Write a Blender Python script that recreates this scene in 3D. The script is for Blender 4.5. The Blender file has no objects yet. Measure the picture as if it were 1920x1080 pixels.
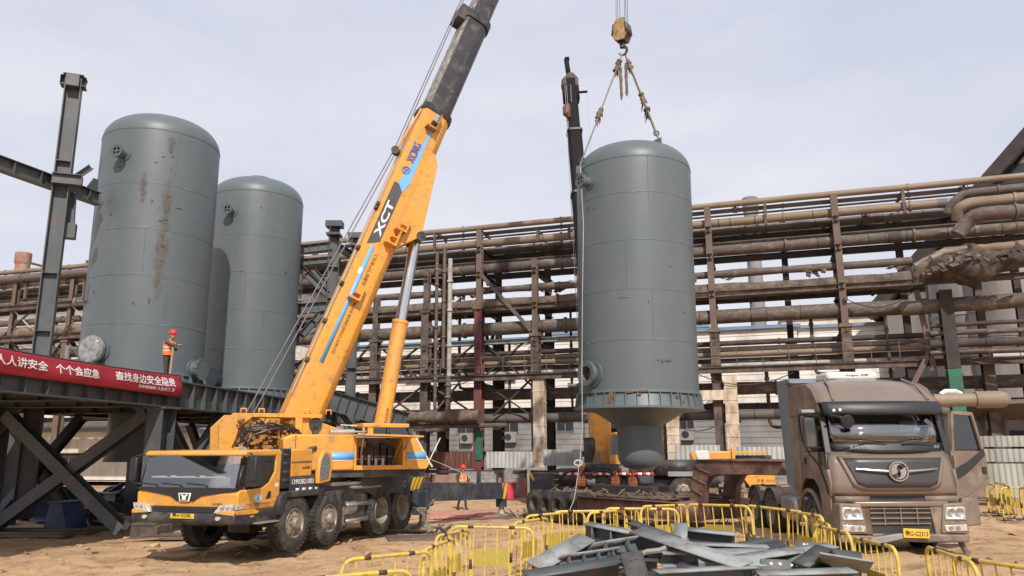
import bpy, bmesh, math, random
from mathutils import Matrix, Vector, noise
random.seed(7)
scene = bpy.context.scene
COL = scene.collection
PI = math.pi
def R(d): return math.radians(d)

# ------------------------------------------------------------------ camera, sky, sun
CAM_H, CAM_F = 2.4, 1450.0
CAM_ROT = Matrix.Rotation(PI/2 + R(11.84), 3, 'X') @ Matrix.Rotation(R(-0.25), 3, 'Z')
cam_data = bpy.data.cameras.new('camera')
cam = bpy.data.objects.new('camera', cam_data)
COL.objects.link(cam)
cam_data.sensor_width = 36.0
cam_data.lens = 36.0 * CAM_F / 1920.0
cam_data.clip_end = 6000
cam.matrix_world = Matrix.Translation((0, 0, CAM_H)) @ CAM_ROT.to_4x4()
scene.camera = cam
scene.render.resolution_x, scene.render.resolution_y = 1024, 576

SUN_EL, SUN_AZ = R(42), R(11)          # azimuth: degrees right of straight behind the camera
to_sun = Vector((math.sin(SUN_AZ)*math.cos(SUN_EL), -math.cos(SUN_AZ)*math.cos(SUN_EL), math.sin(SUN_EL)))
sun_data = bpy.data.lights.new('sun', 'SUN')
sun_data.energy = 4.2
sun_data.angle = R(0.8)
sun_data.color = (1.0, 0.945, 0.87)
sun = bpy.data.objects.new('sun', sun_data)
sun.rotation_euler = to_sun.to_track_quat('Z', 'Y').to_euler()
COL.objects.link(sun)

world = bpy.data.worlds.new('World')
scene.world = world
world.use_nodes = True
wn, wl = world.node_tree.nodes, world.node_tree.links
bg = wn['Background']
sky = wn.new('ShaderNodeTexSky')
sky.sky_type = 'NISHITA'
sky.sun_disc = False
sky.sun_elevation = SUN_EL
sky.sun_rotation = math.atan2(to_sun.x, to_sun.y)
sky.air_density, sky.dust_density, sky.ozone_density = 1.0, 3.0, 1.5
wtc = wn.new('ShaderNodeTexCoord')
wno = wn.new('ShaderNodeTexNoise'); wno.inputs['Scale'].default_value = 2.2; wno.inputs['Detail'].default_value = 6
wmp = wn.new('ShaderNodeMapping'); wmp.inputs['Scale'].default_value = (1, 1, 3.0)
wl.new(wtc.outputs['Generated'], wmp.inputs['Vector']); wl.new(wmp.outputs['Vector'], wno.inputs['Vector'])
wsep = wn.new('ShaderNodeSeparateXYZ'); wl.new(wtc.outputs['Generated'], wsep.inputs['Vector'])
wramp = wn.new('ShaderNodeValToRGB')              # thin overcast veil: whiter near the horizon
wramp.color_ramp.elements[0].position = 0.0; wramp.color_ramp.elements[0].color = (9.5, 9.4, 9.75, 1)
wramp.color_ramp.elements[1].position = 0.75; wramp.color_ramp.elements[1].color = (7.7, 7.95, 9.2, 1)
wl.new(wsep.outputs['Z'], wramp.inputs['Fac'])
wcl = wn.new('ShaderNodeMix'); wcl.data_type = 'RGBA'; wcl.blend_type = 'MULTIPLY'
wcr = wn.new('ShaderNodeValToRGB')
wcr.color_ramp.elements[0].position = 0.35; wcr.color_ramp.elements[0].color = (0.84, 0.865, 0.925, 1)
wcr.color_ramp.elements[1].position = 0.68; wcr.color_ramp.elements[1].color = (1.07, 1.06, 1.035, 1)
wl.new(wno.outputs['Fac'], wcr.inputs['Fac'])
wcl.inputs['Factor'].default_value = 1.0
wl.new(wramp.outputs['Color'], wcl.inputs['A']); wl.new(wcr.outputs['Color'], wcl.inputs['B'])
wmix = wn.new('ShaderNodeMix'); wmix.data_type = 'RGBA'; wmix.inputs['Factor'].default_value = 0.86
wl.new(sky.outputs['Color'], wmix.inputs['A']); wl.new(wcl.outputs['Result'], wmix.inputs['B'])
wl.new(wmix.outputs['Result'], bg.inputs['Color'])
bg.inputs['Strength'].default_value = 0.1

scene.view_settings.view_transform = 'Standard'
scene.view_settings.look = 'None'
scene.view_settings.exposure = 0.0
scene.view_settings.gamma = 1.0
scene.view_settings.use_curve_mapping = False
scene.cycles.max_bounces = 6
scene.cycles.use_denoising = True

# ------------------------------------------------------------------ pixel helpers (survey of the photograph)
def ray(px, py): return CAM_ROT @ Vector(((px-960)/CAM_F, (540-py)/CAM_F, -1.0))
def P(px, py, Y):
    d = ray(px, py); return Vector((0, 0, CAM_H)) + d*(Y/d.y)
def G(px, py, Z=0.0):
    d = ray(px, py); return Vector((0, 0, CAM_H)) + d*((Z-CAM_H)/d.z)

# ------------------------------------------------------------------ materials
MATS = {}
def mat(name, col, rough=0.6, metal=0.0, var=0.12, vscale=1.5, dirt=None, damt=0.35, dscale=1.0, dsharp=0.12,
        stretch=(1, 1, 1), bump=0.0, bscale=40.0, coat=0.0, spec=0.5, dirt2=None, d2amt=0.0, d2scale=6.0, rvar=0.12):
    m = bpy.data.materials.new(name); m.use_nodes = True
    n, l = m.node_tree.nodes, m.node_tree.links
    b = n['Principled BSDF']
    tc = n.new('ShaderNodeTexCoord'); mp = n.new('ShaderNodeMapping'); mp.inputs['Scale'].default_value = stretch
    l.new(tc.outputs['Object'], mp.inputs['Vector'])
    no = n.new('ShaderNodeTexNoise'); no.inputs['Scale'].default_value = vscale; no.inputs['Detail'].default_value = 5
    l.new(mp.outputs['Vector'], no.inputs['Vector'])
    rp = n.new('ShaderNodeValToRGB')
    c0 = [max(0, c*(1-var)) for c in col]; c1 = [min(1, c*(1+var)) for c in col]
    rp.color_ramp.elements[0].position = 0.3; rp.color_ramp.elements[0].color = (*c0, 1)
    rp.color_ramp.elements[1].position = 0.7; rp.color_ramp.elements[1].color = (*c1, 1)
    l.new(no.outputs['Fac'], rp.inputs['Fac'])
    out = rp.outputs['Color']
    for (dc, amt, sc, off) in ((dirt, damt, dscale, 3.1), (dirt2, d2amt, d2scale, 9.7)):
        if dc is None or amt <= 0: continue
        mp2 = n.new('ShaderNodeMapping'); mp2.inputs['Scale'].default_value = stretch; mp2.inputs['Location'].default_value = (off, off, off)
        l.new(tc.outputs['Object'], mp2.inputs['Vector'])
        n2 = n.new('ShaderNodeTexNoise'); n2.inputs['Scale'].default_value = sc; n2.inputs['Detail'].default_value = 8; n2.inputs['Roughness'].default_value = 0.65
        l.new(mp2.outputs['Vector'], n2.inputs['Vector'])
        r2 = n.new('ShaderNodeValToRGB')
        th = 0.68 - 0.36*amt
        r2.color_ramp.elements[0].position = max(0, th-dsharp); r2.color_ramp.elements[0].color = (0, 0, 0, 1)
        r2.color_ramp.elements[1].position = min(1, th+dsharp); r2.color_ramp.elements[1].color = (1, 1, 1, 1)
        l.new(n2.outputs['Fac'], r2.inputs['Fac'])
        mx = n.new('ShaderNodeMix'); mx.data_type = 'RGBA'
        l.new(r2.outputs['Color'], mx.inputs['Factor']); l.new(out, mx.inputs['A'])
        mx.inputs['B'].default_value = (*dc, 1)
        out = mx.outputs['Result']
    l.new(out, b.inputs['Base Color'])
    b.inputs['Metallic'].default_value = metal
    b.inputs['Coat Weight'].default_value = coat
    b.inputs['Specular IOR Level'].default_value = spec
    mr = n.new('ShaderNodeMapRange'); mr.inputs['To Min'].default_value = max(0.02, rough-rvar); mr.inputs['To Max'].default_value = min(1, rough+rvar)
    l.new(no.outputs['Fac'], mr.inputs['Value']); l.new(mr.outputs['Result'], b.inputs['Roughness'])
    if bump:
        nb = n.new('ShaderNodeTexNoise'); nb.inputs['Scale'].default_value = bscale; nb.inputs['Detail'].default_value = 4
        l.new(mp.outputs['Vector'], nb.inputs['Vector'])
        bp = n.new('ShaderNodeBump'); bp.inputs['Strength'].default_value = bump; bp.inputs['Distance'].default_value = 0.03
        l.new(nb.outputs['Fac'], bp.inputs['Height']); l.new(bp.outputs['Normal'], b.inputs['Normal'])
    MATS[name] = m
    return m
def glass(name, tint, refl=0.2):
    m = bpy.data.materials.new(name); m.use_nodes = True
    n, l = m.node_tree.nodes, m.node_tree.links
    n.remove(n['Principled BSDF'])
    t = n.new('ShaderNodeBsdfTransparent'); t.inputs['Color'].default_value = (*tint, 1)
    g = n.new('ShaderNodeBsdfGlossy'); g.inputs['Roughness'].default_value = 0.03
    lw = n.new('ShaderNodeFresnel'); lw.inputs['IOR'].default_value = 1.5
    ad = n.new('ShaderNodeMath'); ad.operation = 'ADD'; ad.inputs[1].default_value = refl
    l.new(lw.outputs['Fac'], ad.inputs[0])
    mx = n.new('ShaderNodeMixShader')
    l.new(ad.outputs['Value'], mx.inputs['Fac']); l.new(t.outputs['BSDF'], mx.inputs[1]); l.new(g.outputs['BSDF'], mx.inputs[2])
    l.new(mx.outputs['Shader'], n['Material Output'].inputs['Surface'])
    MATS[name] = m; return m

RUST = (0.16, 0.085, 0.05); DUST = (0.42, 0.31, 0.20)
mat('tank_paint', (0.102, 0.126, 0.133), 0.45, var=0.05, vscale=0.5, dirt=(0.122, 0.139, 0.144), damt=0.25, dscale=.8, stretch=(1, 1, .5), rvar=.06, dirt2=(0.095, 0.115, 0.118), d2amt=0.1, d2scale=3, dsharp=.2)
mat('tank_rust', (0.165, 0.092, 0.048), 0.8, var=0.3, vscale=9)
mat('scuff_dark', (0.062, 0.075, 0.080), 0.6, var=.2)
mat('mud_stain', (0.27, 0.235, 0.165), 0.85, var=0.25, vscale=6)
mat('matte_black', (0.018, 0.017, 0.019), 0.8, var=0.2, spec=.15)
mat('steel_grey', (0.066, 0.077, 0.083), 0.5, var=0.15, vscale=0.9, dirt=(0.10, 0.107, 0.106), damt=0.3, dscale=1.7, dirt2=RUST, d2amt=0.05, d2scale=4)
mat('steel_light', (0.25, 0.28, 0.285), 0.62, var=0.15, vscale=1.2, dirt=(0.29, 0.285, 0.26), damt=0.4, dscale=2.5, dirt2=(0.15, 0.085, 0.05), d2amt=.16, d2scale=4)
mat('steel_dark', (0.03, 0.034, 0.037), 0.55, var=0.2, dirt=(0.09, 0.085, 0.075), damt=0.35, dscale=2)
mat('primer_red', (0.20, 0.075, 0.055), 0.7, var=0.2, dirt=(0.14, 0.10, 0.08), damt=0.4, dscale=1.5)
mat('crane_yellow', (0.735, 0.33, 0.045), 0.42, var=0.07, vscale=0.8, dirt=(0.56, 0.29, 0.085), damt=0.36, dscale=1.1, stretch=(.6, 1, 1), dirt2=(0.30, 0.18, 0.085), d2amt=0.10, d2scale=5, coat=0.15)
mat('grimy_yellow', (0.42, 0.20, 0.04), 0.55, var=0.25, vscale=4, dirt=(0.10, 0.06, 0.03), damt=0.42, dscale=5)
mat('boom_black', (0.040, 0.039, 0.043), 0.42, var=0.25, vscale=2, dirt=(0.14, 0.135, 0.12), damt=0.12, dscale=3.0, stretch=(1, 1, 1))
mat('boom_grease', (0.30, 0.285, 0.25), 0.6, var=0.35, vscale=5, dirt=(0.06, 0.05, 0.045), damt=0.35, dscale=6)
mat('chassis_black', (0.022, 0.024, 0.028), 0.5, var=0.3, vscale=2, dirt=(0.11, 0.095, 0.08), damt=0.35, dscale=2.2)
mat('plastic_black', (0.02, 0.021, 0.023), 0.45, var=0.2)
mat('panel_navy', (0.035, 0.042, 0.058), 0.45, var=0.15, dirt=(0.12, 0.11, 0.10), damt=0.25, dscale=2)
mat('stripe_blue', (0.16, 0.42, 0.72), 0.45, var=0.06)
mat('letter_blue', (0.05, 0.14, 0.42), 0.5)
mat('letter_white', (0.75, 0.75, 0.73), 0.55, var=.06)
mat('letter_black', (0.03, 0.025, 0.02), 0.6)
mat('letter_faded', (0.22, 0.12, 0.05), 0.7)
mat('decal_grey', (0.07, 0.07, 0.075), 0.5)
mat('chrome', (0.62, 0.63, 0.64), 0.18, metal=1.0, var=0.05)
mat('silver', (0.48, 0.47, 0.45), 0.4, metal=0.7, var=0.12, dirt=(0.3, 0.26, 0.2), damt=.3)
mat('alloy_dusty', (0.32, 0.285, 0.235), 0.55, metal=0.3, var=0.2, dirt=(0.22, 0.18, 0.13), damt=0.45, dscale=5)
mat('rubber', (0.028, 0.027, 0.026), 0.85, var=0.2, dirt=(0.10, 0.085, 0.066), damt=0.36, dscale=3, bump=.3, bscale=25)
mat('rubber_dark', (0.02, 0.019, 0.018), 0.85, var=0.2, dirt=(0.07, 0.06, 0.05), damt=0.3, dscale=3)
mat('lamp_glass', (0.62, 0.62, 0.58), 0.12, metal=0.4, var=0.3, vscale=14, spec=.8)
mat('lamp_amber', (0.75, 0.25, 0.03), 0.3)
mat('plate_yellow', (0.72, 0.47, 0.04), 0.5, var=.06)
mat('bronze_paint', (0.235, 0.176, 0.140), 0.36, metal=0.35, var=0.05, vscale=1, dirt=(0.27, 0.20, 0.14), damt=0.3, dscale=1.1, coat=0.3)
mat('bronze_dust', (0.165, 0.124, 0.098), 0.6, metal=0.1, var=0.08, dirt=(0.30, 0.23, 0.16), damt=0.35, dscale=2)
mat('fairing_blue', (0.16, 0.19, 0.215), 0.5, var=.08)
mat('grille_dark', (0.045, 0.042, 0.042), 0.4, var=.1)
mat('trailer_red', (0.125, 0.052, 0.045), 0.65, var=0.2, dirt=(0.22, 0.14, 0.10), damt=0.4, dscale=2.2, dirt2=(.05, .04, .035), d2amt=.2, d2scale=3)
mat('barrier_yellow', (0.72, 0.50, 0.055), 0.5, var=0.1, dirt=(0.46, 0.33, 0.13), damt=0.36, dscale=5, dirt2=(.18, .11, .05), d2amt=.08, d2scale=9)
mat('barrier_panel', (0.40, 0.30, 0.05), 0.45, var=0.08, dirt=(0.34, 0.27, 0.07), damt=.3, dscale=4)
mat('barrier_brown', (0.06, 0.035, 0.025), 0.6)
mat('pipe_tan', (0.24, 0.18, 0.13), 0.6, var=0.14, vscale=1.5, dirt=(0.20, 0.135, 0.085), damt=0.35, dscale=1.2, stretch=(.4, 1, 1))
mat('pipe_brown', (0.112, 0.089, 0.077), 0.7, var=0.2, vscale=1.2, dirt=(0.10, 0.072, 0.055), damt=0.42, dscale=1.0, stretch=(.4, 1, 1), dirt2=(.30, .24, .18), d2amt=.12, d2scale=5)
mat('pipe_grey', (0.125, 0.112, 0.102), 0.65, var=0.15, vscale=1.2, dirt=(0.11, 0.085, 0.07), damt=0.38, dscale=1.1, stretch=(.4, 1, 1))
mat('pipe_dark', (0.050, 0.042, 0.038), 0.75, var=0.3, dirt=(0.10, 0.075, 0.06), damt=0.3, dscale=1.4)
mat('pipe_white', (0.42, 0.40, 0.37), 0.6, var=0.15, dirt=(0.2, 0.15, 0.12), damt=0.25, dscale=1.5)
mat('lagging_dark', (0.10, 0.075, 0.058), 0.95, var=0.35, vscale=3, dirt=(0.03, 0.022, 0.018), damt=0.4, dscale=2.0, bump=1.0, bscale=7)
mat('lagging_torn', (0.16, 0.122, 0.094), 0.95, var=0.3, vscale=3, dirt=(0.07, 0.05, 0.04), damt=0.42, dscale=2.5, bump=.8, bscale=9)
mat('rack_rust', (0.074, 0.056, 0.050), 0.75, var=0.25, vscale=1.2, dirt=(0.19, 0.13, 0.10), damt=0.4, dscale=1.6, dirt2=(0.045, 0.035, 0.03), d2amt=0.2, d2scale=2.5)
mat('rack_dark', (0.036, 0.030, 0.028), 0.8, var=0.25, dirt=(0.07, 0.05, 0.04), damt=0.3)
mat('rack_tan', (0.15, 0.11, 0.085), 0.75, var=0.2, dirt=(0.13, 0.08, 0.06), damt=0.4, dscale=1.4)
mat('oxide_red', (0.17, 0.045, 0.04), 0.7, var=0.2, dirt=(0.10, 0.06, 0.05), damt=0.35, dscale=1.6)
mat('paint_green', (0.015, 0.15, 0.09), 0.6, var=0.2, dirt=(0.06, 0.07, 0.05), damt=0.3, dscale=2)
mat('whitewash', (0.56, 0.46, 0.34), 0.8, var=0.15, dirt=(0.30, 0.15, 0.08), damt=0.33, dscale=3.5, stretch=(1, 1, .4), dirt2=(.7, .63, .52), d2amt=.3, d2scale=2)
mat('clad_white', (0.78, 0.72, 0.65), 0.6, var=0.05, vscale=.3, dirt=(0.45, 0.40, 0.34), damt=0.3, dscale=.5, stretch=(1, 1, .4))
mat('clad_grey', (0.27, 0.265, 0.26), 0.6, var=0.08, vscale=.4, dirt=(0.18, 0.17, 0.165), damt=0.35, dscale=.6)
mat('wall_cream', (0.74, 0.66, 0.56), 0.7, var=0.08, vscale=.3, dirt=(0.45, 0.36, 0.27), damt=0.25, dscale=.6, stretch=(1, 1, .3))
mat('roof_blue', (0.16, 0.24, 0.34), 0.5, var=.1)
mat('concrete', (0.27, 0.25, 0.235), 0.85, var=0.12, vscale=.4, dirt=(0.17, 0.15, 0.14), damt=0.4, dscale=.5, stretch=(1, 1, .3))
mat('gable_grey', (0.20, 0.195, 0.185), 0.75, var=0.1, dirt=(0.13, 0.12, 0.11), damt=.3, dscale=.6)
mat('window_dark', (0.035, 0.042, 0.05), 0.15, var=.2)
mat('sheet_pale', (0.46, 0.47, 0.45), 0.55, var=0.08, dirt=(0.33, 0.31, 0.28), damt=0.3, dscale=1.5, stretch=(1, 1, .3))
mat('sheet_rust', (0.12, 0.045, 0.032), 0.8, var=0.25, dirt=(0.34, 0.27, 0.21), damt=0.16, dscale=5, stretch=(1, 1, .08), dsharp=.05)
mat('sheet_greenish', (0.36, 0.38, 0.33), 0.6, var=0.1, dirt=(0.25, 0.22, 0.18), damt=0.35, dscale=.9, stretch=(1, 1, .3))
mat('board_blue', (0.20, 0.29, 0.36), 0.75, var=0.2, vscale=2, dirt=(0.33, 0.30, 0.27), damt=0.42, dscale=2.2, dirt2=(.20, .09, .06), d2amt=.2, d2scale=1.6)
mat('board_pink', (0.28, 0.15, 0.12), 0.8, var=0.2, dirt=(0.36, 0.28, 0.22), damt=0.35, dscale=2.5)
mat('brick_red', (0.36, 0.14, 0.10), 0.85, var=0.2, dirt=(.4, .3, .25), damt=.3)
mat('banner_red', (0.33, 0.016, 0.028), 0.65, var=0.1, vscale=2)
mat('helmet_red', (0.75, 0.03, 0.03), 0.35)
mat('vest_orange', (0.92, 0.17, 0.03), 0.6, var=0.12, vscale=8)
mat('vest_tape', (0.62, 0.58, 0.40), 0.4)
mat('cloth_dark', (0.045, 0.042, 0.04), 0.85, var=0.2, vscale=6)
mat('cloth_olive', (0.085, 0.07, 0.05), 0.85, var=0.25, vscale=6)
mat('skin', (0.42, 0.23, 0.15), 0.55, var=.08)
mat('hair', (0.02, 0.016, 0.013), 0.6)
mat('wood', (0.40, 0.27, 0.16), 0.8, var=0.2, vscale=3, stretch=(1, 1, .2), dirt=(.2, .13, .08), damt=.3)
mat('rope_pale', (0.42, 0.41, 0.38), 0.8, var=0.1)
mat('wire_grey', (0.20, 0.20, 0.21), 0.5, metal=.4)
mat('sling_tan', (0.25, 0.225, 0.195), 0.85, var=.2, vscale=6)
mat('rag_brown', (0.16, 0.115, 0.085), 0.9, var=.3, vscale=8)
mat('wrap_grey', (0.26, 0.27, 0.27), 0.3, var=0.3, vscale=6, spec=.8)
mat('net_pink', (0.50, 0.17, 0.14), 0.85, var=0.25, vscale=3, dirt=(0.45, 0.30, 0.19), damt=0.45, dscale=2.5)
mat('bucket_red', (0.62, 0.06, 0.10), 0.45)
mat('machine_blue', (0.022, 0.055, 0.15), 0.5, var=.2, dirt=(.1, .1, .1), damt=.3)
mat('shell_white', (0.62, 0.62, 0.58), 0.45, var=.06)
mat('paper', (0.66, 0.66, 0.56), 0.8, var=.15, vscale=9)
mat('interior', (0.26, 0.25, 0.24), 0.8)
mat('cone_red', (0.75, 0.10, 0.04), 0.6)
mat('hivis_red', (0.55, 0.03, 0.03), 0.4)
mat('grip_grey', (0.16, 0.165, 0.165), 0.7, var=.3, vscale=12, bump=.6, bscale=18)
mat('hazard_yellow', (0.75, 0.42, 0.02), 0.5)
mat('hook_amber', (0.42, 0.27, 0.11), 0.6, var=.25, vscale=5, dirt=(.15, .1, .05), damt=.35, dscale=4)
glass('pane', (0.88, 0.90, 0.91), 0.20)
glass('pane_dark', (0.20, 0.22, 0.22), 0.10)

# ------------------------------------------------------------------ mesh builder
I4 = Matrix.Identity(4)
WM = {}
def frame(o, x, z=Vector((0, 0, 1))):
    x = Vector(x).normalized(); z = Vector(z); y = z.cross(x).normalized(); z = x.cross(y)
    m = Matrix((x, y, z)).transposed().to_4x4(); m.translation = Vector(o); return m
def frame_z(o, rz): return Matrix.Translation(Vector(o)) @ Matrix.Rotation(rz, 4, 'Z')
def perp(d):
    d = Vector(d).normalized()
    a = Vector((0, 0, 1)) if abs(d.z) < 0.9 else Vector((1, 0, 0))
    u = a.cross(d).normalized(); return u, d.cross(u)
class MB:
    def __init__(s, F=None): s.v = []; s.f = []; s.mi = []; s.F = F or I4; s.mats = []
    def slot(s, m):
        if m is None: return 0
        if m not in s.mats: s.mats.append(m)
        return s.mats.index(m)
    def add(s, vs, fs, m=None, F=None):
        F = s.F @ F if F is not None else s.F
        b = len(s.v); s.v += [F @ Vector(p) for p in vs]; k = s.slot(m)
        for f in fs: s.f.append([b+i for i in f]); s.mi.append(k)
        return s
    def box(s, c, sz, rz=0, m=None, F=None, rot=None):
        x, y, z = sz[0]/2, sz[1]/2, sz[2]/2
        T = Matrix.Translation(Vector(c)) @ (rot.to_4x4() if rot is not None else Matrix.Rotation(rz, 4, 'Z'))
        vs = [T @ Vector((a, b, d)) for a in (-x, x) for b in (-y, y) for d in (-z, z)]
        return s.add(vs, [(0, 1, 3, 2), (4, 6, 7, 5), (0, 4, 5, 1), (2, 3, 7, 6), (0, 2, 6, 4), (1, 5, 7, 3)], m, F)
    def b2(s, a, b, m=None, F=None):
        return s.box([(a[i]+b[i])/2 for i in range(3)], [abs(a[i]-b[i]) for i in range(3)], m=m, F=F)
    def bar(s, p0, p1, w, h, up=(0, 0, 1), m=None, F=None):
        p0, p1 = Vector(p0), Vector(p1); d = p1-p0; L = d.length; d.normalize(); up = Vector(up)
        if abs(d.dot(up)) > 0.98: up = Vector((1, 0, 0)) if abs(d.x) < .9 else Vector((0, 1, 0))
        y = up.cross(d).normalized(); z = d.cross(y)
        M = Matrix((d, y, z)).transposed()
        return s.box((p0+p1)/2, (L, w, h), m=m, F=F, rot=M)
    def hbeam(s, p0, p1, h, b, up=(0, 0, 1), tf=.025, tw=.016, m=None, F=None):
        p0, p1 = Vector(p0), Vector(p1); d = p1-p0; L = d.length; d.normalize(); up = Vector(up)
        if abs(d.dot(up)) > 0.98: up = Vector((0, 1, 0))
        y = up.cross(d).normalized(); z = d.cross(y)
        M = Matrix((d, y, z)).transposed(); c = (p0+p1)/2
        s.box(c+z*(h-tf)/2, (L, b, tf), m=m, F=F, rot=M); s.box(c-z*(h-tf)/2, (L, b, tf), m=m, F=F, rot=M)
        return s.box(c, (L, tw, h-2*tf), m=m, F=F, rot=M)
    def ribs(s, p0, p1, h, b, n, up=(0, 0, 1), m=None, F=None, t=.016):
        p0, p1 = Vector(p0), Vector(p1); d = (p1-p0).normalized(); up = Vector(up)
        if abs(d.dot(up)) > 0.98: up = Vector((0, 1, 0))
        y = up.cross(d).normalized(); z = d.cross(y); M = Matrix((d, y, z)).transposed()
        for i in range(n):
            c = p0.lerp(p1, (i+.5)/n); s.box(c, (t, b*.96, h*.9), m=m, F=F, rot=M)
        return s
    def tube(s, pts, r, n=10, caps=True, m=None, F=None, closed=False):
        pts = [Vector(p) for p in pts]; k = len(pts)
        rs = [r]*k if not isinstance(r, (list, tuple)) else r
        vs, fs = [], []
        u = None
        for i in range(k):
            if closed: d = pts[(i+1) % k]-pts[i-1]
            else: d = (pts[min(i+1, k-1)]-pts[max(i-1, 0)])
            if d.length < 1e-9: d = Vector((0, 0, 1))
            d.normalize()
            if u is None: u, w = perp(d)
            else:
                u = (u - d*u.dot(d)); u = u.normalized() if u.length > 1e-6 else perp(d)[0]
                w = d.cross(u)
            for j in range(n):
                a = 2*PI*j/n; vs.append(pts[i] + (u*math.cos(a)+w*math.sin(a))*rs[i])
        for i in range(k if closed else k-1):
            i2 = (i+1) % k
            for j in range(n):
                j2 = (j+1) % n; fs.append((i*n+j, i*n+j2, i2*n+j2, i2*n+j))
        if caps and not closed:
            fs.append(tuple(range(n-1, -1, -1))); fs.append(tuple((k-1)*n+j for j in range(n)))
        return s.add(vs, fs, m, F)
    def cyl(s, p0, p1, r, n=16, m=None, F=None, r2=None):
        return s.tube([p0, p1], [r, r if r2 is None else r2], n, m=m, F=F)
    def lathe(s, prof, n=32, F=None, m=None, a0=0.0, a1=2*PI):
        vs, fs = [], []; full = abs(a1-a0-2*PI) < 1e-6; k = n if full else n+1
        for (r, z) in prof:
            for j in range(k):
                a = a0+(a1-a0)*j/n; vs.append((r*math.cos(a), r*math.sin(a), z))
        for i in range(len(prof)-1):
            for j in range(n):
                j2 = (j+1) % k; fs.append((i*k+j, i*k+j2, (i+1)*k+j2, (i+1)*k+j))
        return s.add(vs, fs, m, F)
    def prism(s, poly, t0, t1, F=None, m=None, ax='y'):
        """poly in (x,z) extruded along y from t0 to t1 (ax='y'); ax='x': poly in (y,z) along x; ax='z': poly (x,y) along z"""
        def mk(p, t): return (p[0], t, p[1]) if ax == 'y' else ((t, p[0], p[1]) if ax == 'x' else (p[0], p[1], t))
        n = len(poly)
        vs = [mk(p, t0) for p in poly] + [mk(p, t1) for p in poly]
        fs = [tuple(range(n)), tuple(range(2*n-1, n-1, -1))] + [(i, n+i, n+(i+1) % n, (i+1) % n) for i in range(n)]
        return s.add(vs, fs, m, F)
    def build(s, name, m=None, parent=None, smooth=35, bevel=0, seg=2, fix=True):
        me = bpy.data.meshes.new(name)
        W = WM.get(parent.name, I4) if parent else I4
        inv = W.inverted()
        me.from_pydata([inv @ p for p in s.v], [], s.f)
        names = s.mats or [m]
        if None in names or not s.mats: names = [m]
        for q in names: me.materials.append(MATS[q])
        if s.mats: me.polygons.foreach_set('material_index', s.mi)
        if fix:
            bm = bmesh.new(); bm.from_mesh(me); bmesh.ops.recalc_face_normals(bm, faces=bm.faces); bm.to_mesh(me); bm.free()
        if smooth:
            me.shade_smooth(); me.set_sharp_from_angle(angle=R(smooth))
        ob = bpy.data.objects.new(name, me); COL.objects.link(ob)
        if parent: ob.parent = parent; WM[ob.name] = W
        else: WM[ob.name] = I4
        if bevel:
            b = ob.modifiers.new('bevel', 'BEVEL'); b.width = bevel; b.segments = seg; b.limit_method = 'ANGLE'; b.angle_limit = R(35)
        return ob
def tag(o, label=None, cat=None, group=None, kind=None):
    if label: o['label'] = label
    if cat: o['category'] = cat
    if group: o['group'] = group
    if kind: o['kind'] = kind
    return o
def thing(name, label, cat, M=None, group=None):
    o = bpy.data.objects.new(name, None); COL.objects.link(o); o.empty_display_size = .3
    M = M if M is not None else I4
    o.matrix_world = M; WM[o.name] = M.copy()
    return tag(o, label, cat, group)
def kids(o): return [c for c in bpy.data.objects if c.parent == o]
def copy_tree(o, M=None, parent=None):
    c = o.copy(); COL.objects.link(c)
    if parent: c.parent = parent
    if M is not None: c.matrix_world = M
    for k in CH.setdefault(o.name, kids(o)): copy_tree(k, None, c)
    return c
CH = {}
_tx = {}
def text_geo(txt, bold=0.0):
    if (txt, bold) in _tx: return _tx[(txt, bold)]
    cu = bpy.data.curves.new('text', 'FONT'); cu.body = txt; cu.size = 1.0; cu.resolution_u = 3; cu.offset = bold
    ob = bpy.data.objects.new('text', cu); COL.objects.link(ob)
    bpy.context.view_layer.update()
    me = bpy.data.meshes.new_from_object(ob.evaluated_get(bpy.context.evaluated_depsgraph_get()))
    vs = [v.co.copy() for v in me.vertices]; fs = [tuple(p.vertices) for p in me.polygons]
    bpy.data.objects.remove(ob); bpy.data.curves.remove(cu); bpy.data.meshes.remove(me)
    xs = [v.x for v in vs] or [0]; ys = [v.y for v in vs] or [0]
    x0, x1, y0, y1 = min(xs), max(xs), min(ys), max(ys)
    vs = [Vector(((v.x-x0)/(x1-x0 or 1), (v.y-y0)/(y1-y0 or 1), 0)) for v in vs]   # unit box
    _tx[(txt, bold)] = (vs, fs); return vs, fs
def text(mb, txt, F, w, h, bold=0.0, m=None, warp=None):
    """letters filling a w x h box whose lower left corner is the origin of F (x right, y up, z out)"""
    vs, fs = text_geo(txt, bold)
    vs = [Vector((v.x*w, v.y*h, 0)) for v in vs]
    if warp: vs = [warp(v) for v in vs]
    return mb.add(vs, fs, m, F)
def sheet_frame(o, xdir, ydir):
    x = Vector(xdir).normalized(); y = Vector(ydir); y = (y - x*y.dot(x)).normalized(); z = x.cross(y)
    M = Matrix((x, y, z)).transposed().to_4x4(); M.translation = Vector(o); return M
def smooth01(t): t = max(0, min(1, t)); return t*t*(3-2*t)

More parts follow.
